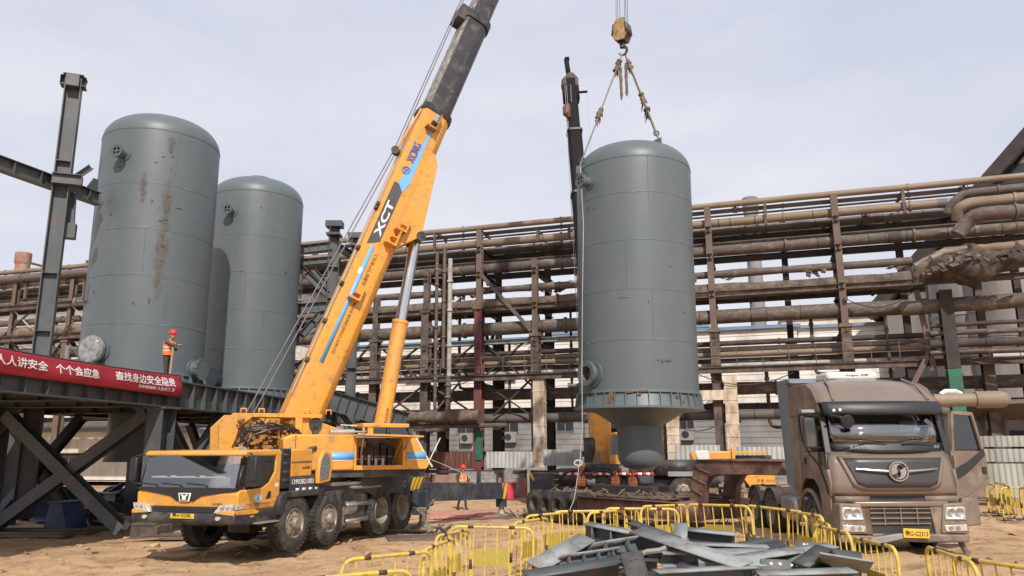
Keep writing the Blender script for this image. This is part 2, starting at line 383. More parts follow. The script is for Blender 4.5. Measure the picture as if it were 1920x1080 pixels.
# ------------------------------------------------------------------ last pass: pieces that stand apart become parts of their own
def split_apart(o, tol=.03, most=60):
    me = o.data; n_ = len(me.vertices); par = list(range(n_))
    def find(a):
        while par[a] != a: par[a] = par[par[a]]; a = par[a]
        return a
    for e in me.edges:
        a, b_ = find(e.vertices[0]), find(e.vertices[1])
        if a != b_: par[a] = b_
    isl = {}
    for i in range(n_): isl.setdefault(find(i), []).append(i)
    if len(isl) < 2 or len(isl) > 700: return
    keys = list(isl); bb = []
    for k in keys:
        ps = [me.vertices[i].co for i in isl[k]]
        bb.append(([min(p[j] for p in ps)-tol for j in range(3)], [max(p[j] for p in ps)+tol for j in range(3)]))
    cl = list(range(len(keys)))
    def f2(a):
        while cl[a] != a: cl[a] = cl[cl[a]]; a = cl[a]
        return a
    for i in range(len(keys)):
        for j in range(i+1, len(keys)):
            if all(bb[i][0][q] <= bb[j][1][q] and bb[j][0][q] <= bb[i][1][q] for q in range(3)): cl[f2(i)] = f2(j)
    groups = {}
    for i, k in enumerate(keys): groups.setdefault(f2(i), []).extend(isl[k])
    if not 2 <= len(groups) <= most: return
    gid = {}
    for g, vs_ in enumerate(groups.values()):
        for i in vs_: gid[i] = g
    faces = [[] for _ in groups]
    for p in me.polygons: faces[gid[p.vertices[0]]].append(p)
    sharp = {tuple(sorted(e.vertices)) for e in me.edges if e.use_edge_sharp}
    for g, vs_ in enumerate(groups.values()):
        mp = {v: i for i, v in enumerate(vs_)}
        nm = bpy.data.meshes.new(o.name.split('.')[0])
        nm.from_pydata([me.vertices[v].co.copy() for v in vs_], [], [[mp[v] for v in p.vertices] for p in faces[g]])
        for m_ in me.materials: nm.materials.append(m_)
        nm.polygons.foreach_set('material_index', [p.material_index for p in faces[g]])
        nm.polygons.foreach_set('use_smooth', [p.use_smooth for p in faces[g]])
        for e in nm.edges:
            if tuple(sorted((vs_[e.vertices[0]], vs_[e.vertices[1]]))) in sharp: e.use_edge_sharp = True
        if g == 0: first = nm; continue
        c = o.copy(); c.data = nm; COL.objects.link(c)
    o.data = first
# ------------------------------------------------------------------ ground
def gz(x, y):
    d = math.hypot((x-8.5)/7.0, (y-17.5)/7.5)
    return 0.40*smooth01(1.25-d*.8)
def ground_bump(x, y):
    v = Vector((x, y, 0))
    b = noise.noise(v*.55)*.06 + noise.noise(v*1.7+Vector((5, 3, 0)))*.04 + noise.noise(v*5)*.018
    near = smooth01((26-y)/10)*smooth01((-1.5-x)/4)            # churned earth in front of the crane
    b += near*(abs(noise.noise(v*.9+Vector((9, 1, 2))))*.14 - .03 + noise.noise(v*3.3)*.035)
    rut = 0.0
    for (ox, oy, dx, dy) in ((-14, 15.5, .97, .24), (-14, 17.6, .97, .24), (7, 12, .25, .97), (12.5, 12, .1, .99), (14.5, 12, .1, .99), (-3, 24, .9, -.43), (-3, 26.1, .9, -.43)):
        dd = abs((x-ox)*dy-(y-oy)*dx+.5*noise.noise(v*.12)); rut -= .07*smooth01(1-dd/.30)*(.6+.4*math.sin(((x-ox)*dx+(y-oy)*dy)*14)) - .035*smooth01(1-abs(dd-.42)/.2)
    return (b+rut)*smooth01((70-y)/20)
def axis_pts(a, b, fine0, fine1, step, grow=1.18):
    pts = []; p = fine0
    while p <= fine1+1e-6: pts.append(p); p += step
    s = step; p = fine1
    while p < b: s *= grow; p += s; pts.append(p)
    s = step; p = fine0
    while p > a: s *= grow; p -= s; pts.insert(0, p)
    return pts
xs = axis_pts(-2500, 2500, -20, 22, .16, 1.22); ys = axis_pts(-300, 4000, 8, 36, .16, 1.22)
vs = [(x, y, gz(x, y)+ground_bump(x, y)) for y in ys for x in xs]; nx = len(xs)
fs = [(j*nx+i, j*nx+i+1, (j+1)*nx+i+1, (j+1)*nx+i) for j in range(len(ys)-1) for i in range(nx-1)]
m = bpy.data.materials.new('dirt'); m.use_nodes = True; MATS['dirt'] = m
n, l = m.node_tree.nodes, m.node_tree.links; b = n['Principled BSDF']; b.inputs['Roughness'].default_value = .95; b.inputs['Specular IOR Level'].default_value = .15
tc = n.new('ShaderNodeTexCoord')
def nz(scale, det, loc=(0, 0, 0), st=(1, 1, 1), rough=.6):
    mp = n.new('ShaderNodeMapping'); mp.inputs['Location'].default_value = loc; mp.inputs['Scale'].default_value = st
    l.new(tc.outputs['Object'], mp.inputs['Vector'])
    q = n.new('ShaderNodeTexNoise'); q.inputs['Scale'].default_value = scale; q.inputs['Detail'].default_value = det; q.inputs['Roughness'].default_value = rough
    l.new(mp.outputs['Vector'], q.inputs['Vector']); return q.outputs['Fac']
def rampc(fac, p0, c0, p1, c1):
    r = n.new('ShaderNodeValToRGB'); r.color_ramp.elements[0].position = p0; r.color_ramp.elements[0].color = (*c0, 1)
    r.color_ramp.elements[1].position = p1; r.color_ramp.elements[1].color = (*c1, 1); l.new(fac, r.inputs['Fac']); return r.outputs['Color']
def mixc(f, a, bb):
    q = n.new('ShaderNodeMix'); q.data_type = 'RGBA'; l.new(f, q.inputs['Factor'])
    for k, s_ in (('A', a), ('B', bb)):
        if isinstance(s_, tuple): q.inputs[k].default_value = (*s_, 1)
        else: l.new(s_, q.inputs[k])
    return q.outputs['Result']
base = rampc(nz(.35, 6), .3, (.46, .295, .165), .72, (.63, .43, .25))
dark = rampc(nz(1.1, 10, (4, 2, 0), rough=.74), .50, (0, 0, 0), .60, (1, 1, 1))
c = mixc(dark, base, (.34, .205, .11))
damp = rampc(nz(.16, 5, (1.3, 7.7, 0), (1, 2.2, 1)), .55, (0, 0, 0), .70, (1, 1, 1))
c = mixc(damp, c, (.43, .27, .15))
peb = rampc(nz(14, 3, (2, 2, 2)), .66, (0, 0, 0), .72, (1, 1, 1))
c = mixc(peb, c, (.60, .47, .34))
pd = rampc(nz(9, 3, (7, 2, 5)), .68, (0, 0, 0), .75, (1, 1, 1))
c = mixc(pd, c, (.22, .135, .08))
l.new(c, b.inputs['Base Color'])
bp = n.new('ShaderNodeBump'); bp.inputs['Strength'].default_value = 1.0; bp.inputs['Distance'].default_value = .06
l.new(nz(4, 12, rough=.8), bp.inputs['Height']); l.new(bp.outputs['Normal'], b.inputs['Normal'])
ground = MB().add(vs, fs).build('ground', 'dirt', smooth=180, fix=False); ground['kind'] = 'structure'

# loose clods and stones lying on the dirt
mb = MB(); rr = random.Random(3)
for i in range(1500):
    x = rr.uniform(-15, 12); y = rr.uniform(12.5, 30); s_ = rr.choice([.02, .03, .04, .05, .09])*rr.uniform(.6, 1.3)
    if x < 0 and y < 24 and rr.random() < .5: s_ *= 1.5
    z = gz(x, y)+ground_bump(x, y)
    pts = [(x+s_*rr.uniform(-1, 1), y+s_*rr.uniform(-1, 1), z+s_*rr.uniform(-.2, .8)) for _ in range(6)]
    bm = bmesh.new()
    for p in pts: bm.verts.new(p)
    bmesh.ops.convex_hull(bm, input=bm.verts); bm.verts.index_update()
    mb.add([v.co.copy() for v in bm.verts], [tuple(v.index for v in f.verts) for f in bm.faces]); bm.free()
tag(mb.build('gravel', 'dirt', smooth=0), kind='stuff')

# ------------------------------------------------------------------ pipe rack frame: s along, w across (away), z up
RO = Vector((-1.9, 44.0, 0)); RE = Vector((.953, -.303, 0)).normalized(); RW = Vector((.303, .953, 0)).normalized()
RF = frame(RO, RE)
def rp(s, w, z): return RF @ Vector((s, w, z))
def rs(px, w=0):                      # s of the rack point seen in pixel column px
    d = ray(px, 600); k = d.x/d.y; o = RO+RW*w
    return (k*o.y-o.x)/(RE.x-k*RE.y)
def rz(px, py, w=0):                  # height of a rack point seen at a pixel
    s = rs(px, w); Y = (RO+RW*w+RE*s).y
    return P(px, py, Y).z
RACK = thing('pipe_rack', 'long rusty steel pipe rack carrying stacked pipes across the yard', 'pipe rack', RF)
def column(px, ytop, h1, w=0, zmid=None, m1='rack_rust', m2='rack_rust', wl=.5, label=None, wu=.36):
    s = rs(px, w); zt = rz(px, ytop, w)
    mb = MB(RF)
    zm = zmid if zmid is not None else zt*.5
    mb.hbeam((s, w, zm), (s, w, zt), wu, wu*.9, up=(0, 1, 0), m=m1)
    mb.box((s, w, zm), (.62, .62, .18), m=m1)
    mb.hbeam((s, w, 0), (s, w, zm), wl, wl*.95, up=(0, 1, 0), m=m2); mb.ribs((s, w, .5), (s, w, zm), wl*.95, wl, 5, up=(0, 1, 0), m=m2)
    o = mb.build('column', m2, RACK)
    if label: o['label'] = label
    return s, zt
mains = []
zM = rz(900, 600)
for (px, yt, lab, m2, zmid, m1) in ((800, 505, None, 'rack_rust', rz(800, 585), 'rack_rust'), (899, 432, 'column painted oxide red with a green foot', 'oxide_red', rz(900, 578), 'rack_tan'),
                        (1004, 485, None, 'rack_rust', rz(1004, 628), 'rack_tan'), (1338, 390, 'upper rack column above a whitewashed concrete leg', 'rack_rust', rz(1350, 620), 'rack_tan'),
                        (1584, 366, None, 'rack_rust', rz(1600, 610), 'rack_tan')):
    mains.append(column(px, yt, 0, 0, zmid, m1, m2, label=lab))
for px, yt in ((706, 560), (600, 560), (502, 555), (131, 524), (24, 532), (-85, 540), (1115, 480), (1236, 500), (1840, 470)):
    column(px, yt, 0, 0, rz(px, 640), 'rack_tan' if px < 200 else 'rack_rust', 'rack_tan' if px < 200 else 'rack_rust')
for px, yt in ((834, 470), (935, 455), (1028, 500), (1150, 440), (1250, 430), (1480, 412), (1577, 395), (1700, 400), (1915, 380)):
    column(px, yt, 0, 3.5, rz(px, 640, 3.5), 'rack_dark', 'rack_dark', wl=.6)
# whitewashed concrete legs and a green footed column
for px, yt, w in ((1010, 712, -.35), (1253, 775, -.35), (1362, 705, -.35)):
    s = rs(px, w); zt = rz(px, yt, w); mb = MB(RF)
    mb.box((s, w, zt/2), (.62, .5, zt))
    for k in range(9): mb.box((s, w, .6+k*zt/10), (.66, .54, .06), m=None)
    mb.build('concrete_leg', 'whitewash', RACK)
s = rs(1362, -.35); zt = rz(1300, 742, -.35)
MB(RF).box((rs(1325, -.35), -.35, zt), (2.2, .45, .5)).build('concrete_corbel', 'whitewash', RACK)
s = rs(903); MB(RF).box((s, -.31, rz(900, 835)), (.42, .02, 1.6)).build('painted_foot', 'paint_green', RACK)
for px, y0, y1, m_ in ((1776, 545, 692, 'rack_dark'), (1776, 693, 900, 'paint_green')):
    s = rs(px, -1.5); mb = MB(RF); mb.hbeam((s, -1.5, rz(px, y1, -1.5) if m_ == 'rack_dark' else 0), (s, -1.5, rz(px, y0, -1.5)), .6, .55, up=(0, 1, 0))
    o = mb.build('column', m_, RACK)
# longitudinal walkway beams, deck and rail
def rail(name, px0, px1, y0, w, h, b, m_, y1=None):
    s0, s1 = rs(px0, w), rs(px1, w); z = rz(px0, y0, w); z1 = rz(px1, y1, w) if y1 else z
    return MB(RF).hbeam((s0, w, z), (s1, w, z1), h, b).build(name, m_, RACK)
WZ = rz(1465, 690, -.6)
sL, sR = rs(-160, -.6), rs(2000, -.6)
rail('walkway_beam', -160, 2000, 0, -.6, .28, .3, 'rack_rust') if False else MB(RF).hbeam((sL, -.6, WZ), (sR, -.6, WZ), .3, .22).build('walkway_beam', 'rack_rust', RACK)
MB(RF).b2((sL, -.5, WZ+.16), (sR, .2, WZ+.2)).build('walkway_deck', 'rack_dark', RACK)
mb = MB(RF); k = 0; s = sL
while s < sR:
    mb.cyl((s, -.62, WZ+.15), (s, -.62, WZ+1.15), .022, 6); s += 1.25
for dz in (.62, 1.15): mb.tube([(sL, -.62, WZ+dz), (sR, -.62, WZ+dz)], .02, 6)
mb.build('handrail', 'rack_tan', RACK)
for w, py, h, m_ in ((0, 545, .3, 'rack_rust'), (3.5, 480, .35, 'rack_dark'), (0.2, 850, .3, 'rack_dark')):
    z = rz(1465, py, w); MB(RF).hbeam((sL, w, z), (sR, w, z), h, .3).build('stringer', m_, RACK)
z = rz(900, 643, .3)
MB(RF).hbeam((rs(640, .3), .3, z), (rs(1090, .3), .3, z), .25, .3).build('stringer', 'steel_light', RACK)
# cross beams and knee braces
for (s, zt) in mains+[(rs(1115), 14), (rs(131), 12), (rs(24), 12), (rs(-85), 12), (rs(502), 12), (rs(600), 12)]:
    mb = MB(RF)
    for z in (6.0, 8.2, 10.4, 12.4, 13.9):
        if z < zt+.1: mb.hbeam((s, -.3, z), (s, 3.7, z), .3, .25)
    mb.build('cross_beam', 'rack_dark', RACK)
    mb = MB(RF)
    for z in (10.3, 13.7):
        if z < zt: mb.bar((s, .1, z), (s, 1.5, z-1.6), .16, .16); mb.bar((s, 3.4, z), (s, 2.0, z-1.6), .16, .16)
    mb.build('knee_brace', 'rack_dark', RACK)
# X bracing
def brace(px0, y0, px1, y1, w, t, m_):
    a = (rs(px0, w), w, rz(px0, y0, w)); b_ = (rs(px1, w), w, rz(px1, y1, w))
    MB(RF).bar(a, b_, t, t, up=(0, 1, 0)).build('diagonal', m_, RACK)
for q in ((902, 515, 996, 620, -.1, .2, 'pipe_brown'), (1006, 700, 925, 780, -.1, .1, 'rack_dark'), (903, 715, 996, 780, -.1, .08, 'rack_dark'), (905, 708, 998, 628, .4, .1, 'rack_dark'), (905, 640, 998, 725, .4, .1, 'rack_dark'),
          (800, 640, 897, 720, .4, .1, 'rack_dark'), (800, 720, 897, 640, .4, .1, 'rack_dark'), (700, 640, 800, 720, .4, .1, 'rack_dark'), (700, 720, 800, 640, .4, .1, 'rack_dark'),
          (700, 720, 800, 790, -.1, .1, 'rack_dark'), (800, 720, 700, 800, -.1, .1, 'rack_rust'), (805, 720, 897, 780, -.2, .1, 'rack_rust'), (805, 790, 860, 720, -.2, .1, 'rack_tan'),
          (24, 582, 60, 616, -.1, .08, 'pipe_white'), (131, 572, 168, 606, -.1, .09, 'pipe_white'), (24, 640, 66, 684, -.1, .08, 'rack_tan'), (60, 580, 0, 640, -.1, .1, 'rack_dark'), (131, 640, 165, 680, -.1, .08, 'rack_tan'), (90, 690, 131, 625, -.1, .1, 'rack_dark'),
          (570, 640, 640, 590, .2, .18, 'rack_dark'), (640, 720, 700, 640, .3, .12, 'rack_dark'),
          (1748, 640, 1690, 735, -.9, .22, 'rack_tan'), (1790, 700, 1720, 760, -.5, .2, 'rack_dark'), (1725, 545, 1740, 690, -.9, .22, 'rack_tan')): brace(*q)
# top hangers: short posts that carry the two thin top pipes
for px, y0, y1 in ((812, 432, 470), (1010, 430, 452), (898, 428, 445), (1070, 425, 445), (40, 490, 560), (150, 488, 560), (560, 464, 560), (626, 464, 500), (1450, 376, 420), (1720, 355, 400)):
    s = rs(px); mb = MB(RF); z0, z1 = rz(px, y0), rz(px, y1)
    mb.bar((s, .05, z1), (s, .05, z0), .14, .14); mb.bar((s, 0, z0-.1), (s, 1.9, z0-.1), .12, .14); mb.bar((s, 1.8, z1), (s, 1.8, z0), .12, .12)
    mb.build('hanger_post', 'rack_tan' if px < 200 else 'rack_rust', RACK)

# ------------------------------------------------------------------ pipes lying on the rack, each a thing of its own
def wob(s, seed, a): return a*noise.noise(Vector((s*.13, seed, 0)))
def pipe(name, label, py, r, w, m_, px0=-260, px1=2060, pxr=1465, wobble=.03, flange=True, seed=0, n=12, ragged=0, yend=None):
    s0, s1 = rs(px0, w), rs(px1, w); z = rz(pxr, py, w)
    ns = max(2, int((s1-s0)/1.2)); rr = random.Random(seed+int(py))
    pts, rad = [], []
    for i in range(ns+1):
        s = s0+(s1-s0)*i/ns
        pts.append((s, w+wob(s, seed+py, wobble), z+wob(s+50, seed+py, wobble))); rad.append(r*(1+ragged*rr.uniform(-.5, 1)))
    t = thing(name, label, 'pipe', frame_z(rp(s0, w, z), 0))
    MB(RF).tube(pts, rad, n).build('pipe_run', m_, t)
    mb = MB(RF); k = 0
    for i in range(2, ns, 5):
        if rr.random() < .75:
            p = Vector(pts[i]); q = Vector(pts[i+1]) if i < ns else p; d = (q-p).normalized()
            mb.cyl(p-d*.05, p+d*.05, r*1.22, n)
    if flange and mb.v: mb.build('flange', m_, t)
    for k in range(2 if flange and r > .1 else 0):
        i = rr.randrange(3, ns-1); p = Vector(pts[i]); q = Vector((0, -1, .25)).normalized()
        v = MB(RF).cyl(p, p+q*(r+.28), .07, 8).cyl(p+Vector((-.14, 0, 0)), p+Vector((.14, 0, 0)), r*1.3, 12).build('valve', m_, t)
        c_ = p+q*(r+.28); u_, w_ = perp(q); MB(RF).tube([c_+(u_*math.cos(a*PI/6)+w_*math.sin(a*PI/6))*.17 for a in range(12)], .022, 5, closed=True).build('hand_wheel', 'rack_rust', v)
    if r > .22 and not ragged:                            # wire bands and patched cladding joints
        mb = MB(RF)
        for i in range(1, ns):
            if rr.random() < .55: p = Vector(pts[i])+Vector((rr.uniform(-.4, .4), 0, 0)); mb.cyl(p-Vector((.025, 0, 0)), p+Vector((.025, 0, 0)), r*1.03, n)
        mb.build('cladding_band', 'pipe_dark', t)
        mb = MB(RF)
        for i in range(1, ns):
            if rr.random() < .16:
                L = rr.uniform(.3, 1.4); p = Vector(pts[i]); mb.tube([p, p+Vector((L*.5, 0, 0)), p+Vector((L, 0, 0))], [r*1.02, r*1.05, r*1.02], n)
        if mb.v: mb.build('cladding_patch', rr.choice(['pipe_grey', 'lagging_torn', 'pipe_tan', 'pipe_dark']), t)
    if ragged:
        mb = MB(RF)
        for i in range(int((s1-s0)*3)):
            s = rr.uniform(s0, s1)
            if noise.noise(Vector((s*.35, 3, py))) < .05: continue
            a = rr.uniform(-PI*.9, -.1); L = rr.uniform(.06, .35)
            p = Vector((s, w+r*math.cos(a), z+r*math.sin(a))); e = Vector((rr.uniform(-.3, .3), 0, 0))
            mb.add([p, p+Vector((rr.uniform(.15, .5), 0, rr.uniform(-.05, .05))), p+e+Vector((.2, 0, -L)), p+e+Vector((.0, .05, -L*.7))], [(0, 1, 2), (0, 2, 3)])
        mb.build('torn_lagging', 'lagging_torn', t, smooth=0, fix=False)['kind'] = 'stuff'
    return t
pipe('process_pipe', 'topmost tan pipe of the rack, clear against the sky', 375, .17, .1, 'pipe_tan')
pipe('process_pipe', 'thin grey pipe just under the topmost tan pipe', 388, .12, .5, 'pipe_grey', seed=2)
pipe('process_pipe', 'thinnest dark line strung below the two top pipes', 396, .06, 1.9, 'rack_dark', seed=3, flange=False)
pipe('process_pipe', 'thick tan pipe on the upper tier above the black duct', 409, .24, .35, 'pipe_tan', seed=4)
pipe('process_pipe', 'grey lagged pipe riding on top of the black duct', 426, .24, 1.6, 'pipe_grey', seed=5)
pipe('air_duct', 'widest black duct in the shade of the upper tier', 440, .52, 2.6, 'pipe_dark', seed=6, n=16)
pipe('process_pipe', 'fat grey brown pipe under the black duct', 461, .32, .45, 'pipe_brown', seed=7, n=14)
pipe('process_pipe', 'black square cable line below the fat grey brown pipe', 479, .13, .9, 'rack_dark', seed=8, n=4, flange=False)
pipe('process_pipe', 'brown pipe with crumbling bumps on the middle tier', 507, .2, .35, 'pipe_brown', seed=9, ragged=.18, px1=1722)
pipe('process_pipe', 'thick lagged pipe with torn insulation hanging in shreds', 540, .40, .35, 'lagging_torn', seed=10, n=16, ragged=.14, px1=1715)
pipe('process_pipe', 'dark pipe tucked behind the torn insulation', 553, .3, 1.6, 'pipe_dark', seed=11, px1=1740)
pipe('process_pipe', 'fat brown pipe crossing just above the white roofs', 588, .38, .4, 'pipe_brown', seed=12, n=16, px1=1740)
pipe('process_pipe', 'dark upper pipe of the low bundle behind the walkway', 640, .14, .6, 'pipe_dark', seed=13, px1=1750)
pipe('process_pipe', 'pale pipe second in the low bundle behind the walkway', 650, .12, 1.0, 'pipe_white', seed=14, px1=1750)
pipe('process_pipe', 'tan pipe third in the low bundle behind the walkway', 661, .15, .7, 'pipe_tan', seed=15, px1=1750)
pipe('process_pipe', 'brown pipe fourth in the low bundle behind the walkway', 673, .15, 1.4, 'pipe_brown', seed=16)
pipe('process_pipe', 'lowest whitish pipe of the bundle, level with the walkway rail', 682, .13, .9, 'pipe_white', seed=17)
pipe('process_pipe', 'fat brown pipe hung right under the walkway', 726, .32, .9, 'pipe_brown', seed=19, n=14)
pipe('process_pipe', 'black pipe between the two fat pipes under the walkway', 760, .16, 1.8, 'pipe_dark', seed=20)
pipe('process_pipe', 'lowest long pipe of the rack, pale above and dark below', 776, .26, .5, 'pipe_grey', seed=21, n=14)
pipe('cable_run', 'thin cable line strung between the black duct and the fat grey brown pipe', 448, .07, .2, 'pipe_dark', seed=30, n=6, flange=False)
pipe('process_pipe', 'thin tan pipe of the low bundle, close above the walkway deck', 656, .08, 2.2, 'rack_tan', seed=37, n=8)
def riser(label, px, y0, y1, r, w, m_, bend=0):
    s = rs(px, w); z0, z1 = rz(px, y1, w), rz(px, y0, w)
    t = thing('riser_pipe', label, 'pipe', frame_z(rp(s, w, z0), 0), 'vertical risers')
    pts = [(s, w, z1), (s, w, z0)]
    if bend: pts += [(s+.08*bend, w, z0-.22), (s+.3*bend, w, z0-.3), (s+1.3*bend, w, z0-.3)]
    MB(RF).tube(pts, r, 10).build('pipe_run', m_, t)
    mb = MB(RF)
    for k in (.25, .55, .8): z = z0+(z1-z0)*k; mb.cyl((s, w, z-.07), (s, w, z+.07), r*1.35, 10)
    mb.build('coupling', m_, t)
def cable(label, px0, y0, px1, y1, w, sag, r=.025):
    a = Vector((rs(px0, w), w, rz(px0, y0, w))); b_ = Vector((rs(px1, w), w, rz(px1, y1, w)))
    t = thing('sagging_cable', label, 'cable', frame_z(RF @ a, 0))
    MB(RF).tube([a.lerp(b_, k/14)+Vector((0, 0, -sag*4*(k/14)*(1-k/14))) for k in range(15)], r, 5).build('cable_run', 'rack_dark', t)
    mb = MB(RF); mb.box(a, (.16, .16, .2)); mb.build('clamp', 'rack_rust', t)
cable('loose cable drooping between the red column and the next column to its right', 902, 600, 1004, 640, -.35, .7)
cable('black cable drooping under the walkway right of the hanging vessel', 1300, 700, 1480, 698, -.7, .6)
cable('thin cable drooping from the tall rack column to the crusty duct', 1590, 560, 1720, 545, -.3, .6)
cable('long slack cable under the lowest pipe between the two white legs', 1262, 800, 1362, 775, -.2, .5)
cable('slack cable hanging across the bay left of the red column', 802, 690, 897, 700, -.35, .8)
cable('slack cable on the far left bays of the rack', 24, 640, 131, 610, -.3, 1.0)
for px, y0, y1, w, r_, lab in ((862, 560, 720, .8, .09, 'small rusty drop pipe between the silver riser and the red column'), (955, 640, 780, 1.2, .08, 'small rusty drop pipe midway between the red column and the next column to its right'), (1070, 560, 760, 1.0, .07, 'small rusty drop pipe just left of the hanging vessel'),
        (1330, 640, 780, .9, .08, 'small rusty drop pipe close to the corbelled white leg'), (1430, 690, 790, 1.5, .1, 'thickest small drop pipe, ending in an elbow beside the truck fairing'), (1520, 588, 690, 1.0, .09, 'small rusty drop pipe in the bay above the truck roof'), (1660, 590, 735, .4, .08, 'small rusty drop pipe left of the leaning brace and green footed column')):
    riser(lab, px, y0, y1, r_, w, 'rack_rust', 1)
# left part of the rack: extra rust coloured shelves
for py, m_, w in ((515, 'pipe_grey', -.2), (572, 'rack_rust', -.25), (618, 'pipe_tan', .3), (632, 'rack_rust', -.25)):
    z = rz(100, py, w); s0, s1 = rs(-260, w), rs(560, w)
    if m_ == 'rack_rust': MB(RF).hbeam((s0, w, z), (s1, w, z), .38, .3).build('shelf_beam', m_, RACK)
    else:
        t = thing('process_pipe', {'pipe_grey': 'pale pipe on the far left of the rack behind the tall steel column', 'pipe_tan': 'tan pipe resting on the lower left shelf of the rack'}[m_], 'pipe', frame_z(rp(s0, w, z), 0))
        MB(RF).tube([(s0, w, z), (s1, w, z)], .28, 14).build('pipe_run', m_, t)
        MB(RF).cyl((s0+4, w, z), (s0+4.1, w, z), .35, 14).cyl((s0+16, w, z), (s0+16.1, w, z), .35, 14).build('flange', m_, t)
# vertical risers in front of the rack
riser('silver lagged riser, palest of the vertical pipes on the rack', 843, 485, 705, .13, -.7, 'pipe_white')
riser('brown riser ending in an elbow beside the red column', 842, 705, 795, .15, -.75, 'pipe_brown', -1)
riser('thin brown riser between the silver riser and the crane cylinder', 818, 472, 795, .1, -.7, 'pipe_brown', -1)
riser('thin riser close to the left of the silver one', 832, 466, 690, .1, -.6, 'rack_tan')
# low lagged pipe left of the red column
s0, s1 = rs(672, -1), rs(900, -1); z = rz(760, 783, -1)
t = thing('lagged_pipe', 'fat pipe in crumbling grey lagging behind the crane cab roof', 'pipe', frame_z(rp(s0, -1, z), 0))
rr = random.Random(5); pts = [(s0+(s1-s0)*i/16, -1, z+rr.uniform(-.03, .03)) for i in range(17)]
MB(RF).tube(pts, [.33+rr.uniform(-.05, .08) for _ in pts], 14).build('lagging', 'lagging_torn', t)
MB(RF).tube([(s0+3, -.75, z-.5), (s1+1.5, -.75, z-.5)], .13, 10).build('small_pipe', 'pipe_brown', t)

# right end of the rack: elbows, crusty broken duct
def free_pipe(label, pts, r, m_, name='elbow_pipe', ragged=0):
    pts = [Vector(p) for p in pts]; sm = []
    for i in range(len(pts)-1):
        for k in range(5):
            tt = k/5; p0 = pts[max(i-1, 0)]; p1 = pts[i]; p2 = pts[i+1]; p3 = pts[min(i+2, len(pts)-1)]
            sm.append(.5*((2*p1)+(p2-p0)*tt+(2*p0-5*p1+4*p2-p3)*tt**2+(3*p1-p0-3*p2+p3)*tt**3))
    sm.append(pts[-1]); rr = random.Random(9)
    t = thing(name, label, 'pipe', frame_z(sm[0], 0))
    MB().tube(sm, [r*(1+ragged*rr.uniform(-.3, .7)) for _ in sm], 14).build('pipe_run', m_, t)
    mb = MB(); d = (sm[-1]-sm[-4]).normalized(); mb.cyl(sm[-6], sm[-6]+d*.12, r*1.2, 14); mb.build('flange', m_, t)
    return t
free_pipe('pipe that climbs off the rack in an elbow near the right edge, highest of three', [P(1776, 400, 35.5), P(1790, 378, 35.2), P(1812, 364, 35), P(1870, 357, 34.3), P(1960, 347, 33.5)], .21, 'pipe_brown')
free_pipe('middle one of the three elbows stepping up at the right end of the rack', [P(1795, 412, 35), P(1800, 390, 34.7), P(1830, 381, 34.4), P(1900, 373, 33.6), P(1970, 366, 33)], .25, 'pipe_tan')
free_pipe('lowest and fattest of the three elbows at the right end of the rack', [P(1795, 440, 34.6), P(1815, 415, 34.4), P(1840, 402, 34), P(1900, 397, 33.4), P(1980, 390, 33)], .33, 'pipe_brown')
# crusty duct: lumpy body following its outline with real thickness
t = thing('broken_duct', 'big crusty duct elbow with peeling insulation at the right end of the rack', 'duct', frame_z(P(1800, 500, 34.5), 0))
def lumpy(name, path, radii, m_, par, seed, amp=.12, n=22):
    mb = MB(); vs, fs = [], []
    path = [Vector(p) for p in path]; pts, rad = [], []
    for i in range(len(path)-1):
        for k in range(6): pts.append(path[i].lerp(path[i+1], k/6)); rad.append(radii[i]+(radii[i+1]-radii[i])*k/6)
    pts.append(path[-1]); rad.append(radii[-1])
    for i, p in enumerate(pts):
        d = (pts[min(i+1, len(pts)-1)]-pts[max(i-1, 0)]).normalized(); u, w_ = perp(d)
        for j in range(n):
            a = 2*PI*j/n; q = p+(u*math.cos(a)+w_*math.sin(a))*rad[i]
            vs.append(q+(q-p)*amp*1.4*(noise.noise(q*1.5+Vector((seed, 0, 0)))+.5*noise.noise(q*4)))
    for i in range(len(pts)-1):
        for j in range(n): fs.append((i*n+j, i*n+(j+1) % n, (i+1)*n+(j+1) % n, (i+1)*n+j))
    fs.append(tuple(range(n))); fs.append(tuple((len(pts)-1)*n+j for j in range(n)))
    return mb.add(vs, fs).build(name, m_, par, smooth=60)
lumpy('duct_body', [P(1722, 520, 35.2), P(1760, 500, 35), P(1815, 500, 34.4), P(1860, 486, 34), P(1960, 470, 33)], [.25, .62, .95, .62, .5], 'lagging_dark', t, 2, .3)
lumpy('crust', [P(1715, 500, 35), P(1770, 474, 34.6), P(1850, 466, 33.8), P(1960, 456, 32.8)], [.12, .2, .22, .25], 'pipe_tan', t, 5, .5, 12)
lumpy('torn_rim', [P(1716, 530, 34.9), P(1724, 508, 34.6), P(1746, 482, 34.4)], [.12, .2, .14], 'lagging_torn', t, 7, .7, 10)
mb = MB(); rr = random.Random(77)
for k in range(30):
    u = k/30+rr.uniform(0, .03); q = P(1722+200*u, (512-34*min(1, u*3)-10*u)+rr.uniform(-3, 10), 34.6-1.7*u-.5); e = Vector((rr.uniform(.2, .7), -.05, rr.uniform(-.05, .1))); f = Vector((rr.uniform(-.1, .15), -.1, -rr.uniform(.06, .22)))
    mb.add([q, q+e, q+e*.7+f, q+e*.2+f*1.4], [(0, 1, 2, 3)], rr.choice(['lagging_torn', 'lagging_dark', 'lagging_dark']))
mb.build('torn_flap', None, t, smooth=0, fix=False)['kind'] = 'stuff'
free_pipe('dark red brown pipe crossing the far right below the crusty duct', [P(1690, 580, 36.5), P(1780, 572, 35.5), P(1960, 560, 33.6)], .34, 'pipe_brown', 'process_pipe')
